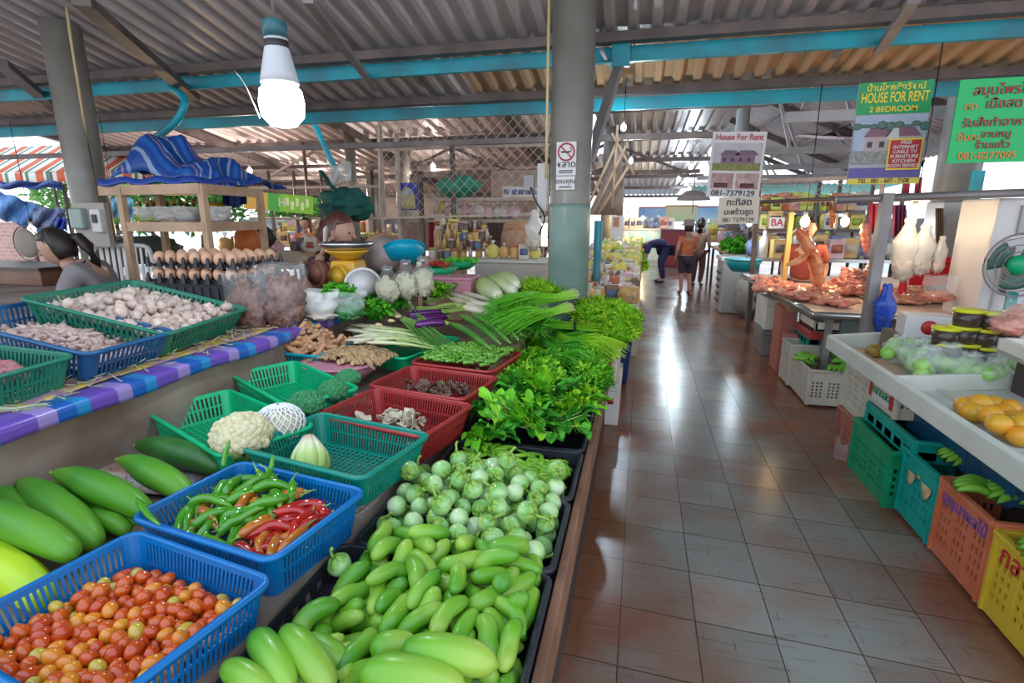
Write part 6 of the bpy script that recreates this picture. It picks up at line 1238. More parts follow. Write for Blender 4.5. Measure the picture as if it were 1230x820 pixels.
# cage shelves
row(X_(535, 8.3), X_(620, 8.3), zA_, 8.3, 9, ('snack_bag',), (6, 1, 6), 'on the eye-level shelf in the wire cage', 1.6, seed=1)
row(X_(522, 8.3), X_(534, 8.3), zB_-.25, 8.3, 2, ('bottle',), (1, 7), 'at the left of the upper cage shelf', 1.2, seed=2)
row(X_(605, 8.3), X_(645, 8.3), zB_, 8.3, 5, ('carton',), (1,), 'on the upper cage shelf at the right', .9, seed=3)
for lv in range(4): row(X_(528-4*lv, 7.7), X_(578+7*lv, 7.7), zC_+.0+.13*(3-lv) if lv < 3 else zC_, 7.62+.12*(3-lv), 9, ('jar', 'jar', 'bottle'), (0, 1, 4, 5, 0), 'on the crowded stepped shelf below the cage', .95, seed=4+lv)
for lv in range(3): row(X_(523, 8.0), X_(550, 8.0), zC_+.42+.0*lv, 8.0+.1*lv, 4, ('packet', 'bottle'), (0, 7, 1), 'on the tall rack behind the jars', 1.1, seed=14+lv)
tag(G().box(((X_(523, 8)+X_(552, 8))/2, 8.15, (zC_+.42)/2), (.42, .36, zC_+.42-.01)).build('jar_rack', m_wood, smooth=False), 'plain wooden rack behind the crowded jar shelf', 'rack')
G_ = P(590, 300, y=7.4); T = thing('green_jar', 'squat green and yellow jar with dark lid at the right of the jar shelf', 'jar', V((G_.x, 7.45, zC_))); G().lathe([(0, 0), (.08, 0), (.09, .03), (.09, .15), (.075, .18), (0, .18)], n=20).build('jar_body', m_goods[3], T); G().cyl((0, 0, .18), (0, 0, .22), .08, n=20).build('lid', mat('lid_green', (.03, .12, .04)), T)
# sack of nuts and the pale counter
c = P(621, 305, y=7.6); T = thing('nut_sack', 'open sack of peanuts lit by the tube lamp beside the column', 'sack', V((c.x, 7.75, c.z-.02)))
G().lathe([(0, 0), (.24, 0), (.27, .12), (.26, .3), (.22, .42), (.24, .45)], n=24).build('sack_cloth', mat('sack', (.35, .2, .12), (.45, .28, .18), rough=.9, scale=12), T)
G().ball((0, 0, .40), (.235, .235, .09), 22, 10, lump=.25, lf=9).build('peanuts', mat('peanut', (.34, .13, .06), (.55, .3, .15), rough=.7, scale=30, detail=5), T, kind='stuff')
A = P(570, 314, y=6.2); B_ = P(655, 313, y=6.2); T = thing('pale_counter', 'pale concrete-grey counter block behind the cabbages', 'counter'); G().box(((A.x+B_.x)/2, 6.45, A.z/2), (B_.x-A.x, .5, A.z)).build('counter_block', mat('pale_block', (.38, .34, .31), (.46, .42, .38), rough=.7, scale=2), T, smooth=False, bevel=.01); G().box(((A.x+B_.x)/2, 6.45, A.z+.01), (B_.x-A.x+.04, .56, .03)).build('counter_top', m_tray, T, smooth=False)
row(A.x+.1, B_.x-.1, A.z+.025, 6.4, 5, ('snack_bag', 'carton', 'jar'), (0, 7, 1), 'standing on the pale counter near the column', 1.1, seed=31)
bag('hanging_bag', 'white plastic bag hanging beside the tube lamp at the column', P(642, 300, y=6.3)+V((0, 0, 0)), (.22, .15, .46), m_goods[1], .5, m_milky, seed=33)
T = thing('tube_lamp', 'short white tube lamp glowing on the left side of the column', 'lamp', P(654, 280, y=5.6)); G().cyl((0, 0, -.13), (0, 0, .10), .03, n=12).build('glass_tube', mat('tube_glow', (1, 1, .95), emit=(1, .93, .8), es=9), T); G().cyl((0, 0, .1), (0, 0, .17), .035, n=12).build('socket', m_wht, T)
T = thing('switch_box', 'grey electrical switch box with loose cables at the column', 'switch box', P(652, 225, y=4.75)); G().box((0, 0, 0), (.09, .06, .40)).build('box_body', m_white, T, smooth=False, bevel=.008); G().box((-.12, 0, .04), (.10, .05, .14)).build('meter', m_grey, T, smooth=False, bevel=.008); G().tube(smooth_pts([(-.1, -.04, .0), (-.05, -.06, -.12), (.03, -.06, -.25), (-.02, -.05, -.4)], 12), .008, 6).build('cable', m_blkt, T)
# meters on the left column
T = thing('electric_meter', 'electric meter and fuse boxes on the left grey column', 'meter', P(112, 270, y=4.28)); G().box((0, 0, 0), (.40, .05, .42), rz=0).build('mounting_board', mat('meter_board', (.34, .3, .26)), T, smooth=False); G().box((-.10, -.05, .06), (.16, .08, .2)).build('meter_case', mat('meter_grey', (.25, .32, .3), rough=.3), T, smooth=False, bevel=.02); G().box((.12, -.04, .04), (.12, .06, .22)).build('fuse_box', m_white, T, smooth=False, bevel=.01); G().box((.12, -.075, .06), (.05, .02, .08)).build('switch', m_blkt, T, smooth=False)
# ---- left outdoors: awning, foliage, blue canopies, posts
m_awn = stripes(mat('awning', (.5, .2, .1), rough=.8), 0, 1.6, [(0, (.60, .12, .05)), (.38, (.7, .66, .6)), (.5, (.12, .20, .12)), (.66, (.7, .66, .6))])
A = P(-80, 194, y=10); B_ = P(180, 196, y=10)
T = thing('striped_awning', 'orange and white striped awning outside at the left edge', 'awning'); G().grid(lambda u, v: (A.x+(B_.x-A.x)*u, 10-1.3*v*0+1.2*(1-v), A.z+.45-.75*v), 20, 4).build('canopy', m_awn, T, solid=.01); G().grid(lambda u, v: (A.x+(B_.x-A.x)*u, 10.0, A.z-.31-.28*v*(1+.25*math.sin(u*90))), 90, 2).build('valance', m_awn, T, solid=.01)
for x in (A.x+1.5, A.x+3.6, B_.x-.2): G().bar((x, 10, 0), (x, 10, A.z-.3), .05).build('pole', m_steel, T)
m_fol = mat('outdoor_leaves', (.10, .30, .05), (.25, .5, .12), rough=.7, scale=9)
m_bark = mat('bark', (.15, .1, .07), rough=.9)
def tree(lab, c, r, h, seed, m=m_fol):
    T = thing('tree', lab, 'tree', c); rr = random.Random(seed); random.seed(seed); g = G()
    for k in range(1500):
        d = V((rr.gauss(0, 1), rr.gauss(0, 1), rr.gauss(0, .8))).normalized()*(rr.random()**.4); q = V((d.x*r, d.y*r, h+d.z*r*.75)); g.leaf(q, V((rr.gauss(0, 1), rr.gauss(0, 1), rr.gauss(0, .6))), V((rr.gauss(0, .5), rr.gauss(0, .5), 1)), .3, .16, curl=.5, seg=2)
    g.build('crown', m, T); g = G(); g.tube([(0, 0, 0), (.1, 0, h*.5), (0, .1, h)], [.16, .12, .08], 8)
    for k in range(5): a = k*1.3; g.tube([(0, 0, h*.7), (math.cos(a)*r*.5, math.sin(a)*r*.5, h+.1)], [.06, .02], 6)
    g.build('trunk', m_bark, T)
tree('leafy green tree outside beyond the striped awning, at the left edge', (-16.5, 14, 0), 2.0, 2.4, 1); tree('leafy green tree outside between the awning and the left column', (-15, 16, 0), 1.7, 2.3, 2); tree('pale green tree outside behind the wooden stand', (-12.5, 18.5, 0), 2.0, 2.0, 3); tree('tree outside behind the phone woman', (-11.6, 24, 0), 2.4, 1.9, 4)
for k, (x0, x1, y0, y1, yy, c, l) in enumerate(((0, 75, 218, 226, 8.2, (.03, .08, .3), 'dark blue canvas edge outside at the left'), (0, 50, 230, 262, 8.6, (.05, .15, .4), 'sloping blue plastic sheet outside at the left edge'), (40, 78, 250, 272, 8.0, (.1, .14, .3), 'bundled dark blue plastic behind the ponytail woman'), (66, 80, 262, 276, 7.2, (.02, .06, .4), 'small royal blue sign behind the seated woman'), (130, 160, 238, 262, 9, (.1, .3, .5), 'pale blue sheet seen behind the left column'), (290, 360, 262, 285, 14, (.35, .5, .6), 'pale blue parked van shape outside the hall'))):
    g = G(); g.grid(lambda u, v: P(x0+(x1-x0)*u, y0+(y1-y0)*v+(18*u if k == 1 else 0)+1.5*math.sin(u*14), y=yy+.1*math.sin(u*11+v*6)), 14, 5); tag(g.build('plastic_sheet' if k != 3 else 'blue_sign', mat(f'sheet{k}', c, (min(1, c[0]*2.2), min(1, c[1]*2), min(1, c[2]*1.6)), rough=.6, scale=3), solid=.02), l, 'sheet' if k != 3 else 'sign')
for k, (x, y0, yy) in enumerate(((35, 262, 8.5), (76, 222, 8.2), (150, 235, 9.2))): A = P(x, y0, y=yy); tag(G().bar((A.x, yy, 0), A, .05).build('post', m_steel), ('thin dark post outside in front of the pink brick wall', 'dark post outside left of the grey column', 'dark post outside right of the grey column')[k], 'post')
T = thing('desk_fan', 'round white fan and lamp on the left counter', 'fan', P(32, 292, y=5.4)); G().tube([(.22*math.cos(a*PI/12), 0, .22*math.sin(a*PI/12)) for a in range(25)], .01, 5, caps=False).build('guard', m_grey, T); G().ball((0, 0, 0), (.19, .05, .19), 16, 10).build('blades', mat('fan_haze', (.3, .26, .22), rough=.6), T); G().cyl((0, 0, -.22), (0, 0, -.5), .02).build('stem', m_grey, T)
for k in range(4): tag(G().box(P(115+4*k, 300-k*7, y=5.0), (.45-.05*k, .3, .045)).build('paper_stack', m_white if k % 2 else m_wht, smooth=False, bevel=.004), ('lowest', 'second lowest', 'second highest', 'topmost')[k]+' pale folded sack in the pile under the electric meter', 'sack')
# green and yellow banner
T, W, Hh = board('shop_banner', 'long orange and green shop banner hanging far behind the phone woman', (292, 229), (376, 236), (293, 250), 9.2, mat('banner_green', (.2, .5, .02), rough=.6))
rect(T, 'orange_part', mat('banner_orange', (.62, .36, .03)), -W*.32, 0, W*.36, Hh); rect(T, 'deep_green_part', mat('banner_dg', (.05, .35, .03)), -W*.06, 0, W*.16, Hh, .003); TX(T, 'H', Hh*.7, m_white, W*.06, 0, bold=.002)
for k_ in range(5): rect(T, 'pale_lettering', mat('banner_pale', (.6, .7, .35)), W*(.14+.07*k_), Hh*.1*(-1)**k_, W*.045, Hh*.45)
# ---- left middle stalls: table rows with goods between the stand and the cage
def table(lab, x0, x1, y0, y1, z, m=m_steel, mt=m_wood):
    T = thing('stall_table', lab, 'table', ((x0+x1)/2, (y0+y1)/2, 0)); G().box((0, 0, z-.025), (x1-x0, y1-y0, .05)).build('table_top', mt, T, smooth=False)
    for sx2 in (-1, 1):
        for sy in (-1, 1): G().bar((sx2*((x1-x0)/2-.06), sy*((y1-y0)/2-.06), 0), (sx2*((x1-x0)/2-.06), sy*((y1-y0)/2-.06), z-.03), .05).build('leg', m, T)
xa, xb = X_(270, 6.8), X_(372, 6.8); table('wooden stall table behind the egg trays', xa, xb, 6.6, 7.3, 1.12)
row(xa, xb, 1.12, 6.7, 14, ('packet', 'snack_bag', 'jar'), (1, 6, 0, 4), 'on the table behind the egg trays', 1.3, .3, seed=41)
o = G().ball(P(345, 312, y=6.5), (.30, .16, .12), 16, 10, lump=.5, seed=9).build('cloth_bundle', mat('cream_cloth', (.5, .42, .32), rough=.9)); tag(o, 'crumpled cream cloth bundle lying behind the clear bags', 'cloth')
o = G().ball(P(297, 291, y=5.6), (.16, .14, .2), 16, 10, lump=.2, seed=5).build('orange_bag', mat('orange_bag', (.62, .16, .03), rough=.5)); tag(o, 'rounded orange bag behind the right end of the egg trays', 'bag')
o = G().ball(P(318, 285, y=5.9), (.13, .12, .14), 14, 9, lump=.2, seed=6).build('black_bag', m_blkt); tag(o, 'black bag right of the orange bag behind the wooden post', 'bag')
xa, xb = X_(300, 10), X_(470, 10); table('long far table across the left hall under the banner', xa, xb, 9.8, 10.6, 1.05)
row(xa, xb, 1.05, 9.9, 26, ('packet', 'jar', 'bottle', 'carton'), (0, 1, 2, 3, 5, 7), 'on the far table under the banner', 1.5, .5, seed=42)
xa, xb = X_(330, 13), X_(650, 13); table('wide far stall table deep in the left hall', xa, xb, 12.8, 13.8, 1.1)
row(xa, xb, 1.1, 12.9, 40, ('packet', 'snack_bag', 'bottle', 'carton'), (0, 1, 2, 3, 4, 5, 6, 7), 'on the deep left stall', 2.2, .6, seed=43)
for k, x in enumerate((322, 352, 364, 385, 400, 446)): A = P(x, 170 if k in (2,) else 205, y=9.4+.3*k); tag(G().bar((A.x, A.y, 0), A, .045).build('post', m_steel), 'thin dark stall post in the left hall, '+('first right of the wooden stand', 'second right of the wooden stand', 'the tall one by the phone woman', 'behind the phone woman', 'just right of the phone woman', 'left of the wire cage')[k], 'post')
for k, (x0, x1, y, yy) in enumerate(((300, 455, 226, 9.3), (300, 455, 262, 9.6), (450, 660, 180, 9.5), (450, 660, 205, 11), (250, 460, 210, 12))): A, B_ = P(x0, y, y=yy), P(x1, y, y=yy); tag(G().bar(A, V((B_.x, yy, A.z)), .05).build('stall_beam', m_wire), ('beam', 'low beam', 'high beam', 'second high beam', 'far beam')[k]+' of the stall frames '+('under the banner', 'behind the phone woman', 'just behind the cage top', 'deep behind the cage', 'deep in the left hall')[k], 'beam')
# back cloths and boards closing the left stalls
for k, (x0, x1, y0, y1, yy, m_, l) in enumerate(((478, 520, 262, 300, 9.0, mat('dusty_cloth', (.24, .16, .14), (.34, .26, .22), rough=.9), 'dusty brown cloth hanging below the picture in the cage'), (550, 610, 262, 296, 9.2, mat('dark_back', (.07, .05, .05), (.14, .1, .09), rough=.9), 'dark board behind the jars in the cage stall'), (590, 660, 205, 236, 10, mat('plank_back', (.28, .2, .16), (.36, .27, .22), rough=.9), 'brown boards high at the right of the cage stall'), (380, 455, 262, 300, 14.5, mat('haze_back', (.42, .33, .26), (.55, .45, .36), rough=.9, scale=2), 'hazy brown shop front deep in the left hall'), (455, 660, 232, 300, 16, mat('haze_back2', (.34, .25, .21), (.5, .4, .34), rough=.9, scale=1.4), 'long brown shop front far behind the cage'))):
    A, B_, C_ = P(x0, y0, y=yy), P(x1, y0, y=yy), P(x0, y1, y=yy); tag(G().box(((A.x+B_.x)/2, yy, (A.z+C_.z)/2), (B_.x-A.x, .05, A.z-C_.z)).build('back_panel', m_, smooth=False), l, 'panel')
# ---- snack stall left of the aisle beyond the column
T = thing('stepped_rack', 'stepped wooden rack of bagged snacks beyond the column', 'rack', (-.35, 6.6, 0))
for k in range(5): G().box((0, .0+.42*k, (.62+.11*k)/2), (.74, .42, .62+.11*k)).build('step', m_wood if k else m_tray, T, smooth=False)
for k in range(5): row(-.70, -.02, .62+.11*k, 6.45+.42*k, 8, ('snack_bag', 'snack_bag', 'packet'), (0, 6, 1, 4, 2) if k < 2 else (7, 7, 0, 1, 3), f"on the {('lowest', 'second', 'middle', 'fourth', 'top')[k]} step of the snack rack", 1.15, .12, seed=50+k)
for k in range(5): row(-.70, -.02, .62+.11*k, 6.62+.42*k, 7, ('snack_bag', 'jar', 'packet'), (6, 1, 0, 4) if k < 2 else (7, 3, 7, 0), f"at the back of the {('lowest', 'second', 'middle', 'fourth', 'top')[k]} snack rack step", 1.2, .12, seed=60+k)
T = thing('display_board', 'blue display board hung with cards on the right side of the column', 'display'); A = P(697, 262, y=5.0); G().box((A.x, 5.05, (A.z+.85)/2), (.16, .03, A.z-.85)).build('board', mat('bright_blue', (.0, .26, .55), rough=.5), T, smooth=False)
for k in range(14): c = P(694+6*(k % 3), 296+4.4*k, y=4.98); G().box(c, (.06, .02, .08), rz=.2).build('hung_packet', m_goods[(k*3) % 8], T, smooth=False, bevel=.004)
T = thing('price_card', 'small pale card on the column side above the blue board', 'card', P(694, 285, y=4.8)); G().box((0, 0, 0), (.1, .01, .09)).build('card', m_white, T, smooth=False); G().box((0, -.007, .01), (.07, .004, .02)).build('print', m_redt, T, smooth=False)
for k in range(8): row(-.72, -.60, .9+.12*k, 5.75, 2, ('packet', 'snack_bag'), (6, 2, 1, 5), 'hanging in the strip beside the blue board', .9, .1, seed=70+k)
# poles and lattice beside the column
A = P(719, 265, y=6.9); tag(G().cyl((A.x, 6.9, 0), A, .05, n=12).build('pole', mat('teal_pole', (.02, .16, .2), rough=.4)), 'dark teal pole standing in the snack stall', 'pole')
T = thing('lattice_panel', 'brown folding lattice panel between the columns', 'panel')
g = G(); A, B_ = P(707, 262, y=7.2), P(752, 150, y=7.2)
for p, q in (((712, 258), (752, 175)), ((718, 258), (755, 200)), ((705, 250), (744, 165)), ((735, 160), (762, 210)), ((742, 150), (735, 250))): g.bar(P(*p, y=7.2), P(*q, y=7.2), .03)
g.build('slat', m_wood, T); G().grid(lambda u, v: P(706+42*u, 262-90*u*(v)-4, y=7.4), 4, 4).build('backing', mat('ply', (.2, .15, .12), (.28, .21, .18), rough=.8), T, solid=.02)
T = thing('notice_board', 'tall white framed board on the second column beyond the snack stall', 'board', P(741, 282, y=9.8)); G().box((0, 0, 0), (.22, .03, .65)).build('frame', m_white, T, smooth=False); G().box((-.02, -.02, .22), (.1, .01, .16)).build('portrait_print', m_goods[2], T, smooth=False)
for k in range(3): row(-.62+.02*k, -.05, .85+.05*k, 9.2+.5*k, 6, ('snack_bag', 'packet'), (7, 3, 3), 'on the yellow-green stall beyond the snack rack', 1.8, .2, seed=80+k)
table('low wooden table of the yellow-green stall beyond the snack rack', -.72, -.02, 9.0, 10.8, .86)
frond_bunch('leafy_heap', 'heap of green leaves at the aisle side of the far left stall', (-.15, 8.9, .8), (.2, .35, .3), 120, .09, m_lime, 900)
T = thing('red_bin', 'brick red tall bin at the left of the aisle by the bending person', 'bin', (-.2, 11.6, 0)); G().box((0, 0, .45), (.5, .8, .9), taper=.9).build('bin_body', mat('bin_red', (.45, .08, .03), rough=.5), T, smooth=False, bevel=.02); G().box((0, 0, .92), (.54, .84, .05)).build('rim', mat('bin_red2', (.5, .1, .05), rough=.5), T, smooth=False)
T = thing('dark_cabinet', 'dark red cabinet right of the aisle at the far end', 'cabinet', (1.1, 18.5, 0)); G().box((0, 0, .6), (1.0, 1.2, 1.2)).build('cabinet_body', mat('dk_red', (.16, .02, .03), rough=.4), T, smooth=False); G().box((0, -.61, .6), (.9, .02, 1.0)).build('door', mat('dk_red2', (.22, .03, .04), rough=.4), T, smooth=False)
T = thing('stall_counter', 'blue and white fish stall counter across the far end of the aisle', 'counter', (.1, 21, 0)); G().box((0, 0, .55), (2.0, .6, 1.1)).build('counter_body', mat('aqua_print', (.3, .7, .8), (.75, .88, .92), rough=.3, scale=2.5), T, smooth=False); G().box((0, 0, 1.13), (2.1, .7, .06)).build('counter_top', m_white, T, smooth=False)
row(-.9, 1.1, 1.16, 20.9, 9, ('snack_bag', 'carton'), (5, 1, 6), 'on the blue and white counter at the far end', 2.2, .2, seed=90)
for k, (x0, x1, y0, y1, m_, l) in enumerate(((768, 800, 249, 274, mat('banner_blue', (.2, .5, .95), (.85, .9, .97), rough=.6, scale=.8), 'blue and white banner at the far end, left of the tan one'), (800, 838, 247, 266, mat('banner_tan', (.85, .72, .45), (.6, .75, .45), rough=.6, scale=1.2), 'tan patterned banner in the middle of the far end'), (838, 905, 248, 272, mat('banner_blue2', (.25, .55, .95), (.85, .92, .97), rough=.6, scale=.7), 'blue and white banner at the far end, right of the tan one'))):
    A, B_, C_ = P(x0, y0, y=25), P(x1, y0, y=25), P(x0, y1, y=25); T = thing('far_banner', l, 'banner', ((A.x+B_.x)/2, 25, (A.z+C_.z)/2)); G().box((0, 0, 0), (B_.x-A.x, .04, A.z-C_.z)).build('print_panel', m_, T, smooth=False); G().box((0, -.03, (A.z-C_.z)/2), (B_.x-A.x, .04, .05)).build('top_bar', m_redp, T, smooth=False)
    for s in (-1, 1): G().bar((s*(B_.x-A.x)/2, .04, (A.z-C_.z)/2), (s*(B_.x-A.x)/2, .04, -(A.z+C_.z)/2), .05).build('pole', m_grey, T)
T = thing('umbrella', 'closed grey umbrella hanging upside over the aisle stalls', 'umbrella', P(833, 238, y=12)); G().lathe([(.02, .18), (.16, .14), (.3, .04), (.34, -.04), (.3, -.04), (.05, .02)], n=10).build('canopy', mat('grey_canopy', (.3, .27, .27), rough=.9), T, smooth=False, solid=.006); G().cyl((0, 0, -.3), (0, 0, .5), .01).build('shaft', m_grey, T)
# stalls right of the aisle, beyond the meat table
table('crowded stall table right of the aisle behind the cooler', 1.6, 3.2, 10.5, 13.5, .95)
for k in range(4): row(1.65, 3.1, .95+.02*k, 10.55+.6*k, 9, ('snack_bag', 'packet', 'carton', 'jar'), (0, 1, 3, 4, 5, 6), 'on the crowded stall behind the cooler', 1.9, .4, .05, seed=100+k)
frond_bunch('leafy_heap', 'heap of green leaves at the front of the stall behind the cooler', (1.75, 10.7, 1.05), (.25, .35, .15), 110, .09, m_mid, 901)
table('second crowded stall table farther right of the aisle', 1.7, 3.4, 15, 19, 1.0)
for k in range(4): row(1.7, 3.4, 1.0, 15.1+.9*k, 8, ('snack_bag', 'packet', 'carton'), (1, 3, 5, 6, 7), 'on the second stall right of the aisle', 2.6, .4, .05, seed=110+k)
tag(G().ball((1.75, 9.3, .35), (.22, .3, .35), 16, 10, lump=.3, seed=4).build('grain_sack', mat('sack_grey', (.25, .24, .2), (.33, .3, .26), rough=.9)), 'bulging grey-green sack on the floor beside the cooler', 'sack')
# behind the meat table: back counter, shelves, bright openings
table('steel back counter behind the meat vendors', X_(905, 9.2), X_(1120, 9.2), 9.0, 9.7, 1.0, mt=m_steelp)
row(X_(905, 9.2), X_(1115, 9.2), 1.0, 9.1, 24, ('packet', 'snack_bag', 'carton', 'bottle'), (1, 5, 0, 1, 6), 'on the steel back counter behind the meat', 1.7, .4, seed=120)
shelf(905, 1040, 253, 9.9, .4, 'upper shelf of the stall behind the meat vendors', m_steel); shelf(905, 1060, 275, 9.9, .4, 'middle shelf of the stall behind the meat vendors', m_steel)
row(X_(905, 9.95), X_(1040, 9.95), P(905, 275, y=9.9).z, 9.95, 16, ('jar', 'bottle', 'carton'), (5, 1, 3, 0, 7), 'on the middle shelf behind the meat vendors', 1.5, .2, seed=121)
row(X_(905, 9.95), X_(1035, 9.95), P(905, 253, y=9.9).z, 9.95, 14, ('packet', 'carton'), (3, 0, 1, 2), 'on the upper shelf behind the meat vendors', 1.5, .2, seed=122)
T, W, Hh = board('small_sign', 'small white sign with red letters on the shelf behind the meat', (925, 261), (943, 261), (925, 274), 9.6, m_white); TX(T, 'BA', Hh*.9, m_redt, 0, 0, bold=.004)
for k, (x0, x1, y0, y1, yy, c, l) in enumerate(((905, 1050, 275, 300, 13, (.4, .36, .34), 'pale shop front far behind the meat stall'), (1060, 1130, 262, 300, 12, (.5, .5, .55), 'pale blue-grey shop front behind the hanging bags'), (1130, 1280, 245, 300, 10, (.4, .36, .36), 'grey wall panel behind the fridge'))):
    A, B_, C_ = P(x0, y0, y=yy), P(x1, y0, y=yy), P(x0, y1, y=yy); tag(G().box(((A.x+B_.x)/2, yy, (A.z+C_.z)/2), (B_.x-A.x, .05, A.z-C_.z)).build('back_panel', mat(f'rb{k}', c, (c[0]*.6, c[1]*.6, c[2]*.6), rough=.9, scale=1.3), smooth=False), l, 'panel')
for k, x in enumerate((985, 1010, 1050, 1088)): A = P(x, 215, y=9.9); tag(G().bar((A.x, 9.9, 0), A, .05).build('post', m_steel), 'dark stall post behind the meat table, '+('leftmost of four', 'second from the left', 'third from the left', 'rightmost of four')[k], 'post')
# pink-white translucent roof outside at the right
m_pk = mat('pale_roof', (.75, .55, .6), (.8, .7, .74), rough=.6, scale=2)
corrugated((4.0, 14, 3.3), (12, 14, 2.9), (4.0, 18, 3.9), .3, .05, m_pk, 'ceiling')
for k, (x0, x1) in enumerate(((1090, 1100), (1104, 1108))): A, B_ = P(x0, 213, y=9), P(x0-2, 232, y=9); tag(G().bar(A, B_, .06).build('red_banner_strip', m_rc), ('left', 'right')[k]+' small red banner strip hanging in the bright gap below the signs', 'banner')
# hanging bulbs
def bulb(px_, py_, yy, col, w, lab, es=14, r=.045):
    c = P(px_, py_, y=yy); T = thing('hanging_bulb', lab, 'lamp', c); G().ball((0, 0, 0), (r, r, r*1.25), 12, 9).build('glass_bulb', mat('glow_%d' % (col[2]*100), (1, 1, 1), emit=col, es=es), T); G().cyl((0, 0, r*1.1), (0, 0, r*2.2), r*.45, n=10).build('socket', m_wht, T)
    g = G(); g.tube([(0, 0, r*2), (.01, 0, .5), (0, 0, 2.9-c.z if c.z < 2.6 else .3)], .005, 4); g.build('cord', m_blkt, T)
    if w: l = bpy.data.lights.new('bulb_light', 'POINT'); l.energy = w; l.color = col; l.shadow_soft_size = r; o = bpy.data.objects.new('bulb_light', l); COL.objects.link(o); o.location = c+V((0, 0, -r*1.7)); 
warm = (1, .72, .38); cool = (.75, .9, 1)
bulb(967, 266, 6.2, warm, 9, 'warm bulb hanging above the hung meat'); bulb(1015, 266, 7.0, warm, 9, 'warm bulb hanging behind the middle of the meat stall'); bulb(1098, 255, 5.0, warm, 3, 'bright warm bulb over the white bags at the right')
bulb(749, 153, 6.2, cool, 14, 'small cool bulb under the brace right of the column', r=.03); bulb(758, 193, 8.2, cool, 16, 'tiny cool bulb hanging farther down the aisle', r=.03); bulb(830, 200, 13, cool, 40, 'tiny bulb hanging over the far aisle', r=.05); bulb(753, 259, 10, warm, 12, 'warm bulb in the far left stall', r=.04); bulb(145//1, 292, 6, warm, 0, 'warm bulb glowing low behind the left column', r=.05)
bulb(216, 281, 6.6, warm, 14, 'warm bulb glowing behind the wooden stand', r=.06); bulb(238, 278, 6.8, warm, 8, 'second warm bulb behind the wooden stand', r=.05); bulb(38, 276, 6.0, cool, 8, 'small cool bulb above the counter at the left edge', r=.05); bulb(900, 268, 9, cool, 10, 'cool bulb behind the Thai sign', r=.04)
bulb(815, 215, 16, cool, 50, 'small bulb of the chain deeper down the aisle', r=.05); bulb(828, 227, 21, cool, 60, 'last tiny bulb before the far end of the hall', r=.06); bulb(772, 262, 20, warm, 30, 'added fill bulb by the fish counter at the far end', r=.06)  # the fish counter bulb is added to lighten the far banners
for px_, py_, yy, n_ in ((300, 205, 10, 'under the banner'), (520, 200, 11, 'behind the wire cage'), (420, 222, 13, 'deep in the left hall')): bulb(px_, py_, yy, (1, .9, .8), 60, 'added pale fill bulb hanging '+n_, r=.05, es=8)  # bulbs added to brighten the roof of the left hall
# the big bulb
c = P(338, 118, y=2.05); T = thing('hanging_bulb', 'large glowing spiral energy-saving bulb hanging over the vegetables', 'lamp', c)
G().lathe([(0, -.115), (.05, -.105), (.082, -.07), (.088, -.02), (.080, .03), (.062, .05), (0, .055)], n=24).build('glowing_tube', mat('big_glow', (1, 1, 1), emit=(.72, .9, 1), es=14), T)
G().lathe([(.062, .05), (.075, .055), (.066, .10), (.052, .16), (.045, .19), (.045, .225), (0, .225)], n=24).build('ballast', mat('ballast_white', (.55, .55, .58), rough=.4), T); G().lathe([(.0465, .17), (.0465, .21), (.04, .21)], n=20).build('printed_band', m_blkt, T); G().lathe([(.048, .22), (.046, .28), (.02, .29), (0, .29)], n=20).build('socket', mat('socket_teal', (.03, .12, .14), rough=.4), T); G().tube([(0, 0, .28), (.0, 0, .6), (0, .02, 1.25)], .006, 5).build('cord', m_grey, T)
tag(G().tube([P(282, 85, y=2.0), P(288, 92, y=2.0), P(296, 105, y=2.02), P(312, 142, y=2.05)], .003, 5).build('wire_scrap', m_steelp), 'bent silvery wire beside the big bulb', 'wire')
# ================================================================ people
m_skin = mat('skin', (.46, .25, .17), (.5, .28, .2), rough=.5, scale=5, sss=.1)
m_hair = mat('dark_hair', (.012, .008, .008), (.03, .018, .012), rough=.45, scale=20)
def skin_mesh(name, pts, edges, m, parent, sub=2, root=0):
    me = bpy.data.meshes.new(name); me.from_pydata([V(p[:3]) for p in pts], edges, []); me.update(); o = bpy.data.objects.new(name, me); COL.objects.link(o)
    if parent: o.parent = parent
    o.modifiers.new('skin', 'SKIN'); lay = me.skin_vertices or None
    if not me.skin_vertices:
        bpy.context.view_layer.objects.active = o
    sv = me.skin_vertices[0].data if me.skin_vertices else None
    if sv is None: return o
    for i, p in enumerate(pts): r = p[3]; ry = p[4] if len(p) > 4 else r; sv[i].radius = (r, ry); sv[i].use_root = i == root
    s = o.modifiers.new('sub', 'SUBSURF'); s.levels = s.render_levels = sub; me.materials.append(m)
    o.modifiers['skin'].use_smooth_shade = True
    return o
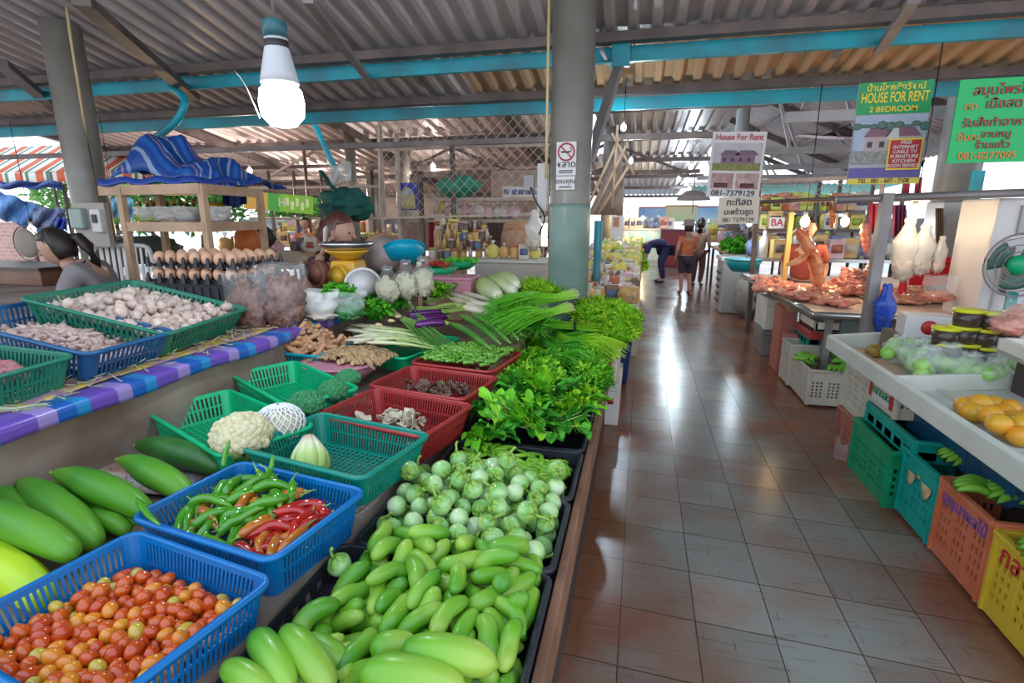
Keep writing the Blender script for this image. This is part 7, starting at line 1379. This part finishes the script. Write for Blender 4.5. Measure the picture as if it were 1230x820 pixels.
def head(parent, c, r, yaw, hair, m_h=None, tilt=0, hat=None):
    "head with face, ears and hair; faces local -Y after yaw"
    Q = Matrix.Translation(c) @ Euler((tilt, 0, yaw)).to_matrix().to_4x4(); g = G()
    g.grid(lambda u, v: (lambda a, ph: (math.cos(ph)*math.cos(a)*r*.78*(1-.18*max(0, -math.sin(ph))), math.cos(ph)*math.sin(a)*r*.92-(.05*r if math.sin(ph) < -.3 else 0), r*1.12*math.sin(ph)))(2*PI*v, -PI/2+PI*u), 14, 20)
    g.tube([(0, -.82*r, .15*r), (0, -1.02*r, -.16*r), (0, -.86*r, -.24*r)], [.06*r, .13*r, .1*r], 7)
    for s in (-1, 1): g.ball((s*.78*r, .02*r, 0), (.07*r, .15*r, .22*r), 8, 6)
    g.tube([(0, .05*r, -.8*r), (0, .1*r, -1.6*r)], [.42*r, .45*r], 10)
    o = g.build('head', m_skin, parent); o.matrix_local = Q
    g = G()
    for s in (-1, 1): g.ball((s*.3*r, -.80*r, .1*r), (.12*r, .06*r, .06*r), 8, 5)
    g.build('eyes', m_hair, o)
    G().ball((0, -.82*r, -.5*r), (.22*r, .06*r, .06*r), 8, 5).build('mouth', mat('lips', (.4, .12, .1), rough=.5), o)
    g = G(); g.grid(lambda u, v: (lambda a, ph: (math.cos(ph)*math.cos(a)*r*.86, math.cos(ph)*math.sin(a)*r*1.0+.05*r, r*1.22*math.sin(ph)))(2*PI*v, (-.75 if math.sin(2*PI*v) > -.2 else .42+.25*(-math.sin(2*PI*v)-.2))*(1-u)+PI/2*u), 8, 24)
    if hair == 'tail': g.tube([(0, .95*r, .2*r), (0, 1.35*r, .1*r), (.1*r, 1.6*r, -.6*r), (.1*r, 1.55*r, -1.5*r), (0, 1.5*r, -2.1*r)], [.28*r, .34*r, .36*r, .28*r, .06*r], 9)
    if hair == 'long': g.tube([(0, .5*r, .5*r), (0, .72*r, -.4*r), (0, .75*r, -1.3*r), (0, .7*r, -2.0*r)], [.6*r, .72*r, .62*r, .3*r], 12)
    g.build('hair', m_h or m_hair, parent, solid=.004).matrix_local = Q
    if hair == 'tail': G().ball((0, 1.12*r, .15*r), (.2*r, .14*r, .2*r), 8, 6).build('hair_tie', mat('blue_tie', (.02, .08, .3), rough=.6), parent).matrix_local = Q
    if hat:
        g = G(); g.lathe([(1.65*r, .25*r), (1.0*r, .48*r), (.98*r, .7*r), (.85*r, 1.25*r), (0, 1.35*r)], n=22); g.build('hat', hat, parent, solid=.006).matrix_local = Q
def hand(parent, w, d, m=None, s=1.0, side=1):
    "palm and five separate fingers from the wrist w along d"
    d = V(d).normalized(); sd, u = frame_of(d); g = G(); w = V(w); L_ = .08*s
    g.tube([w-d*.02*s, w+d*.02*s, w+d*L_*.7, w+d*L_], [.024*s, .034*s, .038*s, .034*s], 10, flat=.5)
    for k, (o, l) in enumerate(((-.027, .062), (-.009, .072), (.009, .068), (.026, .052))):
        b = w+d*L_*.95+sd*o*s; g.tube([b-d*.01, b+d*l*.45*s-u*.006*s, b+d*l*.8*s-u*.02*s, b+d*l*s*.95-u*.034*s], [.009*s, .0088*s, .008*s, .005*s], 7)
    b = w+d*.02*s+sd*side*.028*s; g.tube([b, b+sd*side*.026*s+d*.02*s-u*.01*s, b+sd*side*.03*s+d*.048*s-u*.02*s], [.012*s, .011*s, .007*s], 7)
    return g.build('hand', m or m_skin, parent)
def person(lab, base, yaw, jt, legs=True, top=None, bottom=None, k=1.0, hairst='short', headat=None, hr=.115, hyaw=0, htilt=0, hm=None, hat=None, sleeve=True, shoes=None, lower=True):
    """jt: joints in the figure's own frame (it faces -Y): pelvis, chest, neck, shoulders, elbows, wrists, knees, ankles"""
    T = thing('person', lab, 'person', base, yaw); T.scale = (k, k, k); J = {a: V(b) for a, b in jt.items()}
    nm = list(J); P_ = []; ix = {}
    rad = dict(pelvis=(.15, .11), waist=(.125, .095), chest=(.15, .105), neck=(.05, .05), ls=(.06, .06), rs=(.06, .06), le=(.042, .042), re=(.042, .042), lw=(.028, .028), rw=(.028, .028), lh=(.085, .085), rh=(.085, .085), lk=(.058, .058), rk=(.058, .058), la=(.038, .038), ra=(.038, .038), lt=(.035, .03), rt=(.035, .03))
    for n in nm: ix[n] = len(P_); P_.append((*J[n], *rad[n]))
    E = [(a, b) for a, b in (('pelvis', 'waist'), ('waist', 'chest'), ('chest', 'neck'), ('chest', 'ls'), ('chest', 'rs'), ('ls', 'le'), ('le', 'lw'), ('rs', 're'), ('re', 'rw'), ('pelvis', 'lh'), ('pelvis', 'rh'), ('lh', 'lk'), ('lk', 'la'), ('rh', 'rk'), ('rk', 'ra'), ('la', 'lt'), ('ra', 'rt')) if a in ix and b in ix]
    skin_mesh('body', P_, [(ix[a], ix[b]) for a, b in E], m_skin, T)
    def cloth(name, names, m, grow, cuts={}):
        pp = []; id_ = {}
        for n in names:
            q = J[n] if n not in cuts else J[cuts[n][0]].lerp(J[n], cuts[n][1]); r = rad[n]; id_[n] = len(pp); pp.append((*q, r[0]*(1.06+grow)+.016, r[1]*(1.06+grow)+.016))
        ee = [(id_[a], id_[b]) for a, b in E if a in id_ and b in id_]; skin_mesh(name, pp, ee, m, T)
    if top: cloth('shirt', [n for n in ('pelvis', 'waist', 'chest', 'ls', 'rs', 'le', 're') if n in J], top, .1, {'le': ('ls', .75), 're': ('rs', .75)} if sleeve else {'le': ('ls', .3), 're': ('rs', .3)})
    if bottom and 'lk' in J: cloth('trousers', [n for n in ('pelvis', 'lh', 'rh', 'lk', 'rk', 'la', 'ra') if n in J] if lower else ['pelvis', 'lh', 'rh', 'lk', 'rk'], bottom, .12)
    for w, e, s in (('lw', 'le', 1), ('rw', 're', -1)):
        if w in J: hand(T, J[w], J[w]-J[e], side=s)
    hc = headat or J['neck']+V((0, -.02, hr*1.55)); head(T, V(hc), hr, hyaw, hairst, hm, htilt, hat)
    if shoes and 'lt' in J:
        for a, t in (('la', 'lt'), ('ra', 'rt')): G().ball(J[t].lerp(J[a], .35)+V((0, 0, -.02)), (.045, .12, .035), 12, 8).build('shoe', shoes, T)
    return T
def stand(bend=0):
    return dict(pelvis=(0, 0, .92), waist=(0, -.01, 1.06), chest=(0, 0, 1.26), neck=(0, -.01, 1.42), ls=(.19, 0, 1.34), rs=(-.19, 0, 1.34), le=(.25, .02, 1.08), re=(-.25, .02, 1.08), lw=(.22, -.14, .88), rw=(-.2, -.2, .95), lh=(.09, 0, .86), rh=(-.09, 0, .86), lk=(.1, -.03, .47), rk=(-.1, -.05, .47), la=(.1, .02, .09), ra=(-.1, .06, .09), lt=(.12, -.12, .035), rt=(-.12, -.08, .035))
m_gsh = mat('grey_tshirt', (.22, .19, .20), (.26, .23, .24), rough=.85, scale=6)
m_org = mat('orange_vest', (.52, .13, .05), (.6, .2, .1), rough=.8, scale=8)
m_nav = mat('navy_cloth2', (.012, .015, .07), (.03, .03, .11), rough=.8, scale=8)
m_blk = mat('dark_shorts', (.05, .04, .06), rough=.85); m_brn = mat('brown_skirt', (.13, .06, .05), rough=.85)
# seated woman with ponytail, lower left (torso, facing left)
hp = P(66, 297, y=3.75)
sj = dict(pelvis=(0, .1, 0), waist=(0, .08, .16), chest=(0, .0, .36), neck=(0, -.1, .5), ls=(.19, -.02, .42), rs=(-.19, -.02, .42), le=(.24, -.15, .17), re=(-.24, -.18, .17), lw=(.16, -.4, .12), rw=(-.14, -.42, .12), lh=(.1, .05, -.02), rh=(-.1, .05, -.02), lk=(.13, -.36, -.02), rk=(-.13, -.36, -.02), la=(.13, -.38, -.42), ra=(-.13, -.38, -.42))
T = person('woman with dark ponytail and grey t-shirt sitting with her head bent at the left', V((hp.x+.36, hp.y, hp.z-.66)), R(-62), sj, top=m_gsh, bottom=m_nav, k=1.12, hairst='tail', headat=(0, -.2, .60), hr=.125, htilt=.35)
G().tube([(.1, .02, .5), (.16, -.12, .36), (.12, -.16, .2)], .012, 6, flat=.5).build('apron_strap', m_nav, T)
# woman on the phone behind the scales
hp = P(408, 283, y=4.7)
pj = dict(pelvis=(0, 0, 0), waist=(0, 0, .16), chest=(0, 0, .36), neck=(0, -.01, .50), ls=(.18, 0, .42), rs=(-.18, 0, .42), le=(.24, -.2, .22), re=(-.22, -.24, .3), lw=(.1, -.36, .2), rw=(-.10, -.19, .56), lh=(.1, .0, -.06), rh=(-.1, .0, -.06), lk=(.12, -.38, -.08), rk=(-.12, -.38, -.08), la=(.12, -.4, -.48), ra=(-.12, -.4, -.48))
T = person('woman with auburn hair holding a phone to her ear behind the steel pan', V((hp.x, hp.y, hp.z-.92)), R(25), pj, top=mat('rose_shirt', (.36, .2, .17), rough=.85), bottom=m_blk, k=1.38, hairst='long', hr=.12, hm=mat('auburn_hair', (.07, .018, .015), (.12, .04, .03), rough=.4, scale=20), hyaw=R(68), htilt=.12, sleeve=False)
Q = T.matrix_basis
tag(G().box((0, 0, 0), (.025, .065, .15)).build('phone', m_wht, smooth=False, bevel=.008), 'white mobile phone held by the woman behind the scales', 'phone'); bpy.data.objects['phone'].matrix_world = Matrix.Translation(Q @ V((-.07, -.20, .68))) @ Euler((.4, .2, .3)).to_matrix().to_4x4()
# shopper in an orange vest with a grey hat
b = P(822, 353, z=0); T = person('woman in orange vest and pale shorts walking away up the aisle', V((b.x, b.y, 0)), PI+.3, stand(), top=m_org, bottom=m_blk, k=.87, hat=mat('grey_hat', (.3, .26, .28), rough=.9), shoes=m_brn, sleeve=False, lower=False, hr=.13)
b = P(835, 345, z=0); T = person('shopper in a beige top with dark hair beside the woman in orange', V((b.x+.05, b.y+.3, 0)), PI-.4, stand(), top=mat('beige_top', (.32, .22, .17), rough=.9), bottom=m_brn, k=.9, shoes=m_blk, hr=.125, hairst='long')
# bending person
bj = dict(pelvis=(0, .15, .86), waist=(0, 0, .93), chest=(0, -.25, .92), neck=(0, -.42, .86), ls=(.17, -.3, .88), rs=(-.17, -.3, .88), le=(.18, -.35, .6), re=(-.18, -.38, .6), lw=(.1, -.45, .4), rw=(-.08, -.48, .42), lh=(.09, .13, .8), rh=(-.09, .13, .8), lk=(.1, .02, .45), rk=(-.1, .05, .45), la=(.1, .1, .09), ra=(-.1, .14, .09), lt=(.1, -.04, .035), rt=(-.1, 0, .035))
b = P(783, 340, z=0); person('person in navy clothes bending over low goods at the left of the aisle', V((b.x+.15, b.y+.2, 0)), R(-80), bj, top=m_nav, bottom=m_nav, k=1.05, shoes=m_blk, headat=(0, -.56, .80), hr=.115, htilt=1.2)
# people among the stalls
for px_, yy, lab, mt, ya in ((369, 9.5, 'person in an orange-brown top far behind the phone woman', m_org, .4), (648, 13, 'far vendor in a dark top behind the column', m_blk, 0), (770, 22, 'person in a brown patterned top at the far end of the hall', m_brn, .2), (968, 7.2, 'meat vendor in a red-brown shirt behind the hanging meat', mat('redbrown', (.3, .06, .04), rough=.9), -.3), (872, 15, 'person in a blue top at the distant stall right of the aisle', mat('mid_blue', (.05, .15, .4), rough=.9), .5)):
    b = P(px_, 300, y=yy); person(lab, V((b.x, yy, 0)), ya, stand(), top=mt, bottom=m_blk, k=.93, shoes=m_blk)
# far vendor group by the orange cap
# ================================================================ lamps
def lamp(loc, col, watts, r=.05, kind='POINT'):
    l = bpy.data.lights.new('lamp', kind); l.energy = watts; l.color = col; l.shadow_soft_size = r
    o = bpy.data.objects.new('lamp', l); COL.objects.link(o); o.location = loc; return o
lamp(P(338, 128, y=2.1)-V((0, 0, .05)), (.8, .92, 1), 30, .08)
# daylight spills in from the open side behind the viewer
SC.cycles.max_bounces = 7; SC.cycles.diffuse_bounces = 4; SC.cycles.sample_clamp_indirect = 4
